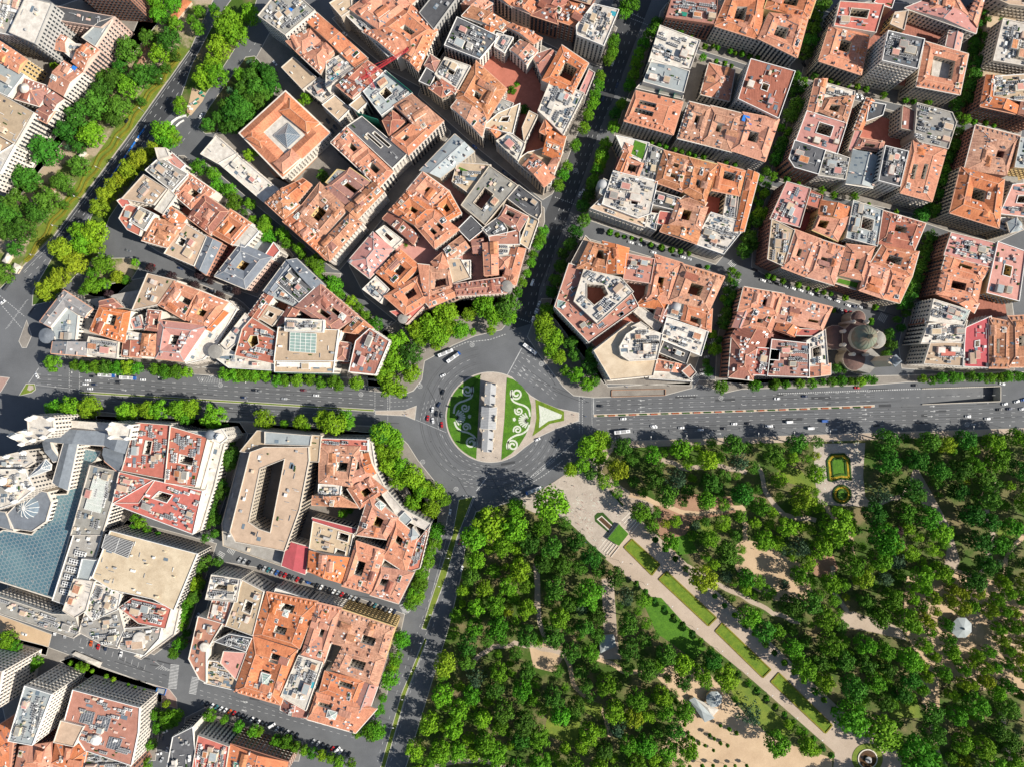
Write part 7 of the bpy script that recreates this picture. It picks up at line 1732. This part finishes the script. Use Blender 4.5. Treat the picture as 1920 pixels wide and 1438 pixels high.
# the park wood: spaced by throwing darts, keeping the clearings, lawns and walks free
parkp = ccw(pts('', '1150,834 1300,829 1580,822 1940,812 1940,1458 770,1458 775,1410 812,1300 848,1180 872,1085 884,1010 905,965 935,955 1000,965 1060,975 1090,1005 1130,1050 1195,1105 1390,1275 1545,1410 1560,1450 1690,1450 1690,1410 1655,1370 1600,1345 1400,1155 1250,1013 1205,970 1160,930 1125,898 1140,868'))
FREE = [ccw(pts('', s)) for s in ('1292,1280 1350,1285 1400,1340 1450,1385 1555,1420 1555,1450 1265,1450 1310,1400 1290,1350', '1385,1026 1440,1028 1475,1052 1465,1078 1395,1062', '1262,950 1300,942 1320,955 1275,970', '1530,832 1618,832 1612,940 1540,940', '1716,890 1748,930 1785,990 1798,1050 1775,1060 1765,990 1735,935', '1775,1150 1835,1150 1835,1205 1775,1205', '1210,1125 1240,1125 1318,1210 1300,1225 1235,1180', '1350,1255 1385,1275 1480,1365 1465,1380 1385,1310', '1448,868 1500,884 1530,912 1480,900', '1258,1012 1288,1004 1304,1034 1272,1036', '1080,1305 1125,1322 1122,1342 1084,1322', '1035,1330 1085,1350 1075,1390 1028,1370', '1126,1090 1148,1088 1155,1185 1150,1225 1122,1225 1134,1170', '1300,1312 1345,1300 1350,1350 1318,1355', '1002,1070 1010,1070 1012,1140 1006,1140', '1000,1208 1030,1210 1050,1228 1030,1250 1005,1245', '1665,1315 1718,1315 1725,1340 1675,1340', '1528,1030 1555,1038 1565,1065 1545,1082', '1585,1152 1680,1182 1670,1190 1590,1168', '1730,1265 1755,1272 1755,1320 1735,1320', '1872,988 1906,992 1900,1006 1874,1004')]
ZONES = [('small wood just south of the roundabout', lambda x, y: x < 1130 and y < 1130), ('wood beside the park road', lambda x, y: x < 960), ('middle of the western wood', lambda x, y: x < 1130), ('wood south-west of the diagonal avenue', lambda x, y: (y - 1045) > (x - 1150) * .88), ('wood along the eastern avenue', lambda x, y: y < 905), ('wood between plaza and formal garden', lambda x, y: x < 1520 and y < 1010), ('wood around the playground', lambda x, y: x < 1600 and y < 1180), ('wood below the formal garden', lambda x, y: y < 1060), ('grove around the bandstand', lambda x, y: x > 1660 and y < 1290), ('wood right of the diagonal avenue', lambda x, y: True)]
cand = []; D = []
gr = random.Random(21)
def inv_px(p): return p[0] / S + 960, 719 - p[1] / S
ftr = [(W(1030, 938, 9), 14.5, 'leaf_plane'), (W(920, 975, 9), 13.5, 'leaf_plane'), (W(968, 948, 9), 7.5, 'leaf_plane'), (W(890, 1000, 9), 10.5, 'leaf_plane'), (W(965, 985, 9), 11.5, 'leaf_plane'), (W(1100, 1105, 9), 12.0, 'leaf_mid'), (W(1640, 1000, 9), 12, 'leaf_mid'), (W(1560, 980, 9), 14, 'leaf_plane'), (W(1640, 1360, 9), 14, 'leaf_mid'), (W(1700, 1395, 9), 15, 'leaf_mid'), (W(1580, 1330, 9), 13, 'leaf_mid'), (W(1740, 1330, 9), 8, 'leaf_dark'), (W(1310, 1075, 9), 11, 'leaf_yellow'), (W(1355, 1260, 9), 10, 'leaf_plane'), (W(1400, 1330, 9), 10, 'leaf_grey'), (W(1450, 1385, 9), 10, 'leaf_mid'), (W(1555, 905, 0), .1, 'x')]
for p, r, mt in ftr:
    if mt != 'x': cand.append((p, r, mt)); D.append((p[0], p[1], r * .9))
x0, y0, x1, y1 = W(745, 1460)[0], W(745, 1460)[1], W(1945, 810)[0], W(1945, 810)[1]
for rmin, rmax, tries in ((6.8, 9.6, 5200), (4.6, 6.8, 12000), (3.2, 4.6, 5000)):
    for _ in range(tries):
        p = (gr.uniform(x0, x1), gr.uniform(y0, y1)); r = gr.uniform(rmin, rmax)
        if not inside(p, parkp): continue
        px, py_ = inv_px(p)
        grove = ZONES[8][1](px, py_) and px > 1690 and 1075 < py_
        if grove: r = gr.uniform(4.0, 6.2)
        if any(inside((p[0] + a * r * .75, p[1] + b * r * .75), f) for f in FREE for a, b in ((1, 0), (-1, 0), (0, 1), (0, -1), (0, 0))): continue
        k = .79 if not grove else .80
        if any((p[0] - d[0]) ** 2 + (p[1] - d[1]) ** 2 < ((r + d[2]) * k) ** 2 for d in D): continue
        if any((p[0] - d[0]) ** 2 + (p[1] - d[1]) ** 2 < ((r * .8 + d[2])) ** 2 for d in TREES): continue
        if any((p[0] - d[0]) ** 2 + (p[1] - d[1]) ** 2 < (1.3 + .62 * r) ** 2 for d in PATHW): continue
        v = noise.noise(Vector((p[0] * .018, p[1] * .018, 3.3))) + gr.uniform(-.45, .45)
        mt = 'leaf_plane' if v > .32 else ('leaf_mid' if v > -.12 else 'leaf_dark')
        if gr.random() < .07: mt = gr.choice(['leaf_grey', 'leaf_yellow', 'leaf_grey'])
        if grove: mt = gr.choice(['leaf_plane', 'leaf_mid', 'leaf_plane', 'leaf_yellow'])
        if px < 985 and py_ < 1060: mt = 'leaf_plane'
        cand.append((p, r, mt)); D.append((p[0], p[1], r))
cand.sort(key=lambda c: -c[1] - (3 if inv_px(c[0])[0] > 1690 and 1075 < inv_px(c[0])[1] < 1290 else 0))
print('park trees', len(cand))
KN = dict(leaf_plane='broad bright green tree', leaf_mid='mid green tree', leaf_dark='dark green tree', leaf_yellow='yellowish tree', leaf_grey='grey-green conifer')
zc = {}
for i, (p, r, mt) in enumerate(cand[:300]): zc.setdefault((mt, next(n for n, f in ZONES if f(*inv_px(p)))), []).append(p)
[v.sort() for v in zc.values()]
rest = []
for i, (p, r, mt) in enumerate(cand):
    px, py_ = inv_px(p); zn = next(n for n, f in ZONES if f(px, py_)); con = mt == 'leaf_grey'
    if i < 300: tree(p, max(r, 2.95) * 1.06, mt, '%s, %s from the left, %s' % (KN[mt], nth(zc[mt, zn].index(p)), zn), '%ss in the %s' % (KN[mt], zn), 'c' if con else 'r', 'park_tree', gr.uniform(1.15, 1.65), PZ)
    else: rest.append((p, r, mt))
VV, FF, MI, nb = [], [], [], 0; mts = ['leaf_plane', 'leaf_mid', 'leaf_dark', 'leaf_yellow', 'leaf_grey']; gg = np.random.default_rng(5)
for p, r, mt in rest:
    V, F = SHAPES[gr.randrange(7)]; keep = gg.random(len(F)) < .62; F = F[keep]; V = V[F.reshape(-1)].copy(); s = r / 6.1; a = gr.uniform(0, 6.28); V[:, :2] = V[:, :2] @ np.array([[math.cos(a), math.sin(a)], [-math.sin(a), math.cos(a)]]) * s; V[:, 2] = (V[:, 2] - 4) * (s * .6 + .35) + 3.0; V += np.array([p[0], p[1], PZ])
    F = nb + np.arange(len(V)).reshape(-1, 4); nb += len(V); VV.append(V); FF.append(F); MI += [mts.index(mt)] * len(F)
if rest:
    me = bpy.data.meshes.new('undergrowth'); me.from_pydata(np.concatenate(VV).tolist(), [], np.concatenate(FF).tolist()); [me.materials.append(M[m_]) for m_ in mts]; me.polygons.foreach_set('material_index', MI); link('undergrowth', me, None, 'stuff', 'small trees and bushes filling the park wood', 'undergrowth')
# clipped little trees in rows on the diagonal avenue and in the sandy clearing
for lb, a_, b_, n in (('west side of the diagonal avenue', (1192, 1092), (1556, 1412), 22), ('east side of the diagonal avenue', (1228, 1010), (1580, 1345), 20)):
    for k in range(n):
        t = k / (n - 1); p = W(a_[0] + (b_[0] - a_[0]) * t, a_[1] + (b_[1] - a_[1]) * t, 3); tree(p, gr.uniform(2.3, 3.1), gr.choice(['leaf_mid', 'leaf_dark']), 'clipped little tree on the %s, %s from the plaza' % (lb, nth(k)), 'clipped trees of the diagonal avenue', name='clipped_tree', z0=PZ)
k = 0
for row, (xa, ya, xb, yb, n) in enumerate(((1262, 1300, 1302, 1395, 8), (1275, 1370, 1335, 1402, 6), (1352, 1357, 1378, 1368, 3), (1330, 1375, 1360, 1395, 4), (1290, 1432, 1400, 1432, 6))):
    for i in range(n):
        t = i / max(1, n - 1); p = W(xa + (xb - xa) * t + gr.uniform(-3, 3), ya + (yb - ya) * t + gr.uniform(-2, 2), 2.5); tree(p, gr.uniform(1.4, 1.9), 'leaf_mid', 'slim young tree in the sandy clearing, row %s, %s' % (('one', 'two', 'three', 'four', 'five')[row], nth(i)), 'young trees in the sandy clearing', name='young_tree', zs=1.5, z0=PZ)
# ---------------------------------------------------------------- vehicles
def hullmesh(name, secs, material):
    """loft of cross sections: each (x, half width, z0, z1)"""
    m = MB(); n = len(secs); i = 0
    for x, w_, z0, z1 in secs: m.v += [(x, -w_, z0), (x, w_, z0), (x, w_ * .96, z1), (x, -w_ * .96, z1)]
    for k in range(n - 1):
        a = 4 * k
        for q in range(4): m.f.append((a + q, a + (q + 1) % 4, a + 4 + (q + 1) % 4, a + 4 + q)[::-1])
    m.f.append((0, 1, 2, 3)); e = 4 * (n - 1); m.f.append((e + 3, e + 2, e + 1, e)); me = bpy.data.meshes.new(name); me.from_pydata(m.v, [], m.f); me.materials.append(M[material]); return me
CARB = {}
def car_meshes(col, kind):
    k = (col, kind)
    if k in CARB: return CARB[k]
    mt = 'car_' + col
    if kind == 'car':
        b = hullmesh('body', [(-2.2, .68, .38, .78), (-2.05, .84, .3, .92), (-1.2, .9, .28, .95), (.9, .9, .28, .92), (1.75, .86, .3, .84), (2.12, .72, .36, .66)], mt)
        g = hullmesh('windows', [(-1.75, .70, .93, .96), (-1.15, .72, .92, 1.40), (.15, .72, .90, 1.42), (1.05, .72, .88, .92)], 'glass_dark'); r = hullmesh('roof', [(-1.2, .66, 1.38, 1.42), (-.7, .69, 1.40, 1.50), (.05, .68, 1.40, 1.49), (.3, .64, 1.36, 1.42)], mt); wx, wy = (1.35, .84)
    elif kind == 'van':
        b = hullmesh('body', [(-2.7, .92, .4, 2.1), (-2.5, .98, .35, 2.25), (1.3, .98, .35, 2.25), (1.75, .97, .35, 1.6), (2.6, .9, .38, 1.1)], mt); g = hullmesh('windows', [(1.28, .88, 1.2, 2.18), (2.05, .86, 1.2, 1.42)], 'glass_dark'); r = hullmesh('roof', [(-2.4, .86, 2.24, 2.3), (1.1, .86, 2.24, 2.3)], mt); wx, wy = 1.75, .92
    else:
        b = hullmesh('body', [(-5.95, 1.18, .35, 2.9), (-5.8, 1.27, .3, 3.0), (5.75, 1.27, .3, 3.0), (5.98, 1.15, .35, 2.7)], 'car_white'); g = hullmesh('windows', [(-5.6, 1.285, 1.3, 2.3), (5.9, 1.285, 1.3, 2.3)], 'glass_dark')
        m = MB(); m.box((-3.2, 0), (1, 0), 1.3, .85, 3.0, 3.3); m.box((1.2, 0), (1, 0), 1.7, .9, 3.0, 3.25); m.box((4.4, 0), (1, 0), .5, .5, 3.0, 3.15); r = bpy.data.meshes.new('roof_unit'); r.from_pydata(m.v, [], m.f); r.materials.append(M['equip_grey']); wx, wy = 3.9, 1.15
    m = MB()
    for sx in (-1, 1):
        for sy in (-1, 1): m.box((sx * wx, sy * wy), (1, 0), .32, .12, .02, .62)
    w_ = bpy.data.meshes.new('wheels'); w_.from_pydata(m.v, [], m.f); w_.materials.append(M['tyre']); CARB[k] = (b, g, r, w_); return CARB[k]
STREETS = {}
def car(p, ang, col, street, kind='car', z=0.0, pitch=0.0):
    nm = dict(car='car', van='van', bus='bus')[kind]; t = thing(nm, 'x', nm, '%ss %s' % (nm if nm != 'bus' else 'buse', street), (p[0], p[1], z + .02)); t.rotation_euler = (0, pitch, ang)
    b, g, r, w_ = car_meshes(col, kind)
    link('body', b, t); link('windows', g, t); link('roof' if kind != 'bus' else 'roof_unit', r, t)
    if kind == 'bus':
        link('wheels', w_, t)
        if col == 'blue': link('tail_panel', BLUE, t)
    STREETS.setdefault((street, col, kind), []).append((p[0], t)); return t
mm_ = MB(); mm_.box((-5.3, 0), (1, 0), .72, 1.29, .6, 3.03); BLUE = bpy.data.meshes.new('tail_panel'); BLUE.from_pydata(mm_.v, [], mm_.f); BLUE.materials.append(M['car_blue'])
rad = math.radians
CARS = [('on the western avenue', 'k', '275,897,120,white 620,868,178,black 690,903,178,black 655,933,178,white 638,960,178,white 705,962,178,navy 672,993,178,white 885,943,178,black 1068,927,178,white 1205,923,178,black 1825,1060,-4,navy 1905,1005,178,black 20,347,40,white'),
 ('on the western avenue below the net', 'l', '500,1010,177,grey 385,1060,177,navy 690,1068,177,silver 833,1005,177,maroon 928,1043,177,white'),
 ('on the roundabout', 's', '520,577,207,white 235,737,185,black 522,700,70,black 490,793,60,navy 443,830,80,white 475,860,85,black 513,870,95,grey 408,893,80,red 446,912,95,white 513,943,95,red 1230,1053,25,white 1700,803,175,black 1873,898,2,white 1225,100,70,white'),
 ('on the eastern avenue', 'm', '420,1283,178,black 593,1378,2,white 820,1432,2,white 1745,1228,183,white 1425,1415,2,white 1530,1413,2,black 1680,1432,2,white'),
 ('on the eastern avenue at the right', 'n', '68,908,182,white 275,890,182,navy 668,826,182,red 1100,810,182,black 15,1113,2,white 1500,1040,2,white 1645,1058,2,white 1775,948,10,white 1865,930,18,white 1735,990,3,black 1810,985,8,navy 1755,798,170,white 1905,985,10,white 1915,915,20,blue'),
 ('on the eastern avenue beside the park', 'v', '710,87,2,white 508,82,2,white 1105,58,2,white 1215,55,2,black 1365,75,2,white 855,102,2,white 1030,93,2,black 275,20,2,white'),
 ('on the road beside the park', 'u', '335,715,82,white 410,940,72,maroon 440,935,72,white 422,1140,70,white 430,1090,250,black'),
 ('on the street running north', 'c', '1552,475,70,white 1585,640,250,navy 1480,740,250,navy 1330,1438,70,white'),
 ('waiting at the mouth of the street running north', 's', '1195,155,70,white 1218,95,70,white 1240,40,68,white'),
 ('parked beside the purple trees', 'k', '1140,70,-18,red 1350,95,-18,navy 1545,245,-18,black 1595,265,-18,silver 1740,332,-18,black 960,-38,-18,grey 1020,18,-18,black 1690,240,-18,black'),
 ('parked in the street below the church dome', 'n', '585,265,-70,red 625,275,-70,red 555,258,-70,silver 520,250,-70,black 690,225,-22,silver 600,213,-22,white 520,180,-22,white 455,160,-22,silver 380,140,-22,black 320,125,-22,white 245,100,-22,white 135,70,-22,silver 80,55,-22,black 645,222,-22,navy 20,40,-22,silver'),
 ('parked below the roof-lawn block', 'i', '650,780,-16,white 715,797,-16,silver 985,880,-16,black 1040,890,-16,white 1085,903,-16,silver 820,855,-16,white 1580,985,-22,black 1640,1065,-22,white 1700,1080,-22,black 1760,1095,-22,black 1810,1110,-22,silver 1865,1125,-22,white'),
 ('in the street left of the church block', 'm', '1380,445,20,white 1350,555,15,navy 1325,605,15,silver 1275,785,15,white 1265,810,15,white 1220,915,15,silver 1210,975,15,green 1190,1010,12,white 1188,1040,12,white 1300,670,15,black 1215,945,15,black'),
 ('in the streets around the pink-roofed block', 'e', '270,485,-60,black 65,1080,70,white 120,905,70,white 360,225,70,navy 190,745,20,white 665,715,-65,white 700,725,-65,white 1400,760,70,silver 75,1060,70,grey'),
 ('at the boulevard', 'a', '1505,870,60,white 950,905,58,black'),
 ('in the lane beside the palace', 'b', '1145,255,-38,white 620,475,-50,white 1070,955,-55,black 1050,985,-55,black 1015,910,-55,black'),
 ('in the lane behind the curved front', 'h', '998,62,-40,blue 1220,255,-48,navy 1300,325,-48,maroon 1260,300,-48,black 1785,420,72,white'),
 ('parked in the lane beside the stone bank', 'q', '1345,1030,70,silver 1235,1170,20,white 1210,1215,75,grey 1190,1335,5,white 1250,1305,80,silver 1210,1380,60,silver 1520,100,75,black 1540,50,75,grey 1500,150,75,silver 1410,500,20,maroon 1480,300,60,white 180,440,-20,white 905,590,80,white 735,535,80,red 790,545,80,navy 680,510,80,orange 410,430,80,white 485,450,80,silver')]
for where, t_, s_ in CARS:
    for q in s_.split():
        x, y, an, col = q.split(','); h_ = 0; p = Tl(t_, float(x), float(y), 0.8)
        pit_ = inside(p, trench); z = 0.0; pc = 0.0
        if pit_: z = -8.0 * (p[0] - trench[0][0]) / 1e9
        car(p, rad(float(an)), col, where, 'car', z, pc)
for t_, x, y, an, col, where, kd in (('k', 795, 893, 177, 'blue', 'on the western avenue', 'bus'), ('k', 955, 912, 177, 'blue', 'on the western avenue', 'bus'), ('s', 540, 408, 203, 'white', 'at the stop on the roundabout', 'bus'), ('s', 600, 442, 216, 'blue', 'on the roundabout', 'bus'), ('s', 1172, 378, 143, 'white', 'on the north-east rim of the roundabout', 'bus'), ('v', 265, 117, 6, 'white', 'on the eastern avenue', 'bus'), ('u', 960, 555, 22, 'blue', 'on the south rim of the roundabout', 'bus'), ('s', 1430, 525, 215, 'white', 'under the trees of the roundabout', 'van'), ('n', 165, 1083, 2, 'white', 'on the eastern avenue', 'van'), ('n', 430, 1075, 2, 'blue', 'on the eastern avenue', 'van'), ('n', 325, 1130, 2, 'white', 'on the eastern avenue beside the park', 'van'), ('h', 1430, 1078, 70, 'white', 'on the street running north', 'van'), ('r', 835, 1128, 28, 'white', 'parked in the lower street', 'van'), ('r', 1325, 1310, 40, 'white', 'parked in the lower street', 'van')):
    car(Tl(t_, x, y, 2), rad(an), col, where, kd)
def prow(t_, x0, y0, x1, y1, cols, an, where):
    cs = cols.split(); n = len(cs)
    for k, c_ in enumerate(cs): f = k / max(1, n - 1); car(Tl(t_, x0 + (x1 - x0) * f, y0 + (y1 - y0) * f, .8), rad(an + R_.uniform(-3, 3)), c_, where)
prow('p', 355, 1072, 425, 1097, 'silver silver black', 58, 'parked in the row below the bank')
prow('p', 508, 1130, 820, 1232, 'black silver teal silver blue maroon red black grey red black', 58, 'parked in the row below the crimson roof')
prow('p', 872, 1245, 905, 1258, 'blue black', -20, 'parked in the row below the glass lantern')
prow('p', 935, 1270, 1245, 1378, 'black white black black white silver red black silver silver black', 55, 'parked in the row below the tiled corner')
prow('p', 1330, 1405, 1445, 1445, 'black teal black black', 55, 'parked in the row near the park road'); prow('r', 1690, 260, 1755, 275, 'grey white navy', 55, 'parked at the corner of the park road')
prow('r', 320, 955, 720, 1090, 'grey black white teal white white orange red black black grey white black', 50, 'parked in the lower street, upper row'); prow('r', 735, 1100, 795, 1120, 'white black black', 50, 'parked in the lower street, middle row')
prow('r', 875, 1150, 1025, 1200, 'white grey silver black black', 50, 'parked in the lower street, below the white van'); prow('r', 1145, 1245, 1290, 1300, 'silver silver black black red', 50, 'parked in the lower street, lower row'); prow('r', 1350, 1320, 1415, 1340, 'white grey black', 50, 'parked at the lower street end')
CW = dict(white='white', black='black', grey='dark grey', silver='silver', red='red', blue='blue', navy='dark blue', green='green', teal='teal', orange='orange', maroon='dark red')
for (st_, col, kd), L in STREETS.items():
    L.sort(key=lambda q: q[0]); nm = dict(car='car', van='van', bus='bus')[kd]; c_ = ('white and blue' if col == 'blue' else 'white') if kd == 'bus' else CW[col]
    for k, (_, t) in enumerate(L): t['label'] = '%s %s %s' % (c_, nm, st_) if len(L) == 1 else '%s %s %s, %s such from the left' % (c_, nm, st_, nth(k))

# ---------------------------------------------------------------- street lamps, blue barrier, people
def lampmesh():
    m = MB(); m.lathe((0, 0), [(.16, 0), (.1, 1), (.07, 9)], 6); m.beam((0, 0, 9), (1.8, 0, 9.4), .06); p = bpy.data.meshes.new('pole'); p.from_pydata(m.v, [], m.f); p.materials.append(M['equip_grey'])
    m = MB(); m.box((2.0, 0), (1, 0), .55, .22, 9.3, 9.5); h = bpy.data.meshes.new('lamp_head'); h.from_pydata(m.v, [], m.f); h.materials.append(M['equip_white']); return p, h
LP, LH = lampmesh()
lamps = [('eastern avenue park side', [W(1150 + k * 66, 824 - k * 2.1) for k in range(12)], 90), ('western avenue south side', [W(120 + k * 75, 783 + k * 2) for k in range(8)], 90), ('western avenue north side', [W(150 + k * 80, 694 + k * 4.5) for k in range(7)], -90), ('boulevard', [W(70 + k * 40, 480 - k * 54) for k in range(7)], -35), ('park road', [W(838 - k * 17, 1040 + k * 52) for k in range(7)], 0), ('diagonal avenue', [W(1160 + k * 46, 1050 + k * 41) for k in range(9)], 45)]
for nm, L, an in lamps:
    for k, p in enumerate(L): t = thing('street_lamp', 'grey street lamp of the %s, %s in its row' % (nm, nth(k)), 'street lamp', 'street lamps', (*p, .1)); t.rotation_euler = (0, 0, rad(an)); link('pole', LP, t); link('lamp_head', LH, t)
bb_ = [W(275 - k * 4.2, 236 + k * 6.2) for k in range(24)]
t = thing('road_barrier', 'long blue and white roadworks barrier on the boulevard', 'barrier')
for k in range(23): m = MB(); m.ribbon([bb_[k], (bb_[k][0] * .1 + bb_[k + 1][0] * .9, bb_[k][1] * .1 + bb_[k + 1][1] * .9)], .7, .02, .9, 0); m.build('barrier_block', 'blue_tarp' if k % 4 else 'equip_white', t)
def person_mesh(cl, tr):
    m = MB()
    for s_ in (-1, 1): m.lathe((0, s_ * .1), [(.1, 0), (.07, .12), (.08, .45), (.1, .85)], 8, 1)
    m.lathe((0, 0), [(.2, .82), (.19, 1.0), (.22, 1.3), (.2, 1.45), (.07, 1.5)], 10, 0, sq=1.2)
    for s_ in (-1, 1): m.lathe((.04, s_ * .29), [(.04, .75), (.05, 1.1), (.065, 1.42)], 6, 0)
    m.lathe((0, 0), [(.06, 1.48), (.1, 1.56), (.115, 1.65), (.1, 1.74), (.03, 1.78)], 10, 2); me = bpy.data.meshes.new('person'); me.from_pydata(m.v, [], m.f); [me.materials.append(M[x]) for x in (cl, tr, 'bark')]; me.polygons.foreach_set('material_index', m.m); return me
PM = [person_mesh(a_, b_) for a_, b_ in (('car_white', 'car_navy'), ('car_black', 'car_navy'), ('car_red', 'car_grey'), ('blue_tarp', 'car_black'))]; PW = ('white top', 'black top', 'red top', 'blue top')
spots = [('u', 1300, 690), ('u', 1315, 700), ('u', 1290, 800), ('u', 1570, 680), ('u', 1555, 715), ('u', 1205, 490), ('u', 1260, 520), ('u', 1350, 940), ('u', 1700, 1105), ('s', 245, 850), ('s', 255, 865), ('s', 235, 870), ('s', 1575, 750), ('s', 1610, 775), ('s', 1500, 870), ('s', 1590, 880), ('s', 390, 390), ('s', 375, 410), ('s', 945, 210), ('s', 330, 385), ('s', 835, 1190), ('s', 930, 1190), ('v', 200, 715), ('v', 215, 705), ('v', 340, 650), ('v', 1170, 990), ('v', 1245, 990), ('x', 850, 1060), ('q', 1105, 800), ('q', 900, 780), ('q', 1160, 640), ('m', 620, 1140), ('m', 940, 1135), ('m', 290, 1230)]
cnt = {}
for k, (t_, x, y) in enumerate(spots):
    i = k % 4; where = dict(u='on the park plaza', s='at the roundabout', v='in the park', x='in the park', q='on the lower left pavement', m='on the pavement below the beige corner')[t_]; key = (i, where); cnt.setdefault(key, []).append(Tl(t_, x, y))
for (i, where), L in cnt.items():
    L.sort()
    for j, p in enumerate(L): o = link('person', PM[i], None, None, 'standing person in a %s %s' % (PW[i], where) + (', %s from the left' % nth(j) if len(L) > 1 else ''), 'person', 'people in the streets', (*p, PZ + .07)); o.rotation_euler = (0, 0, j * 1.7 + i)
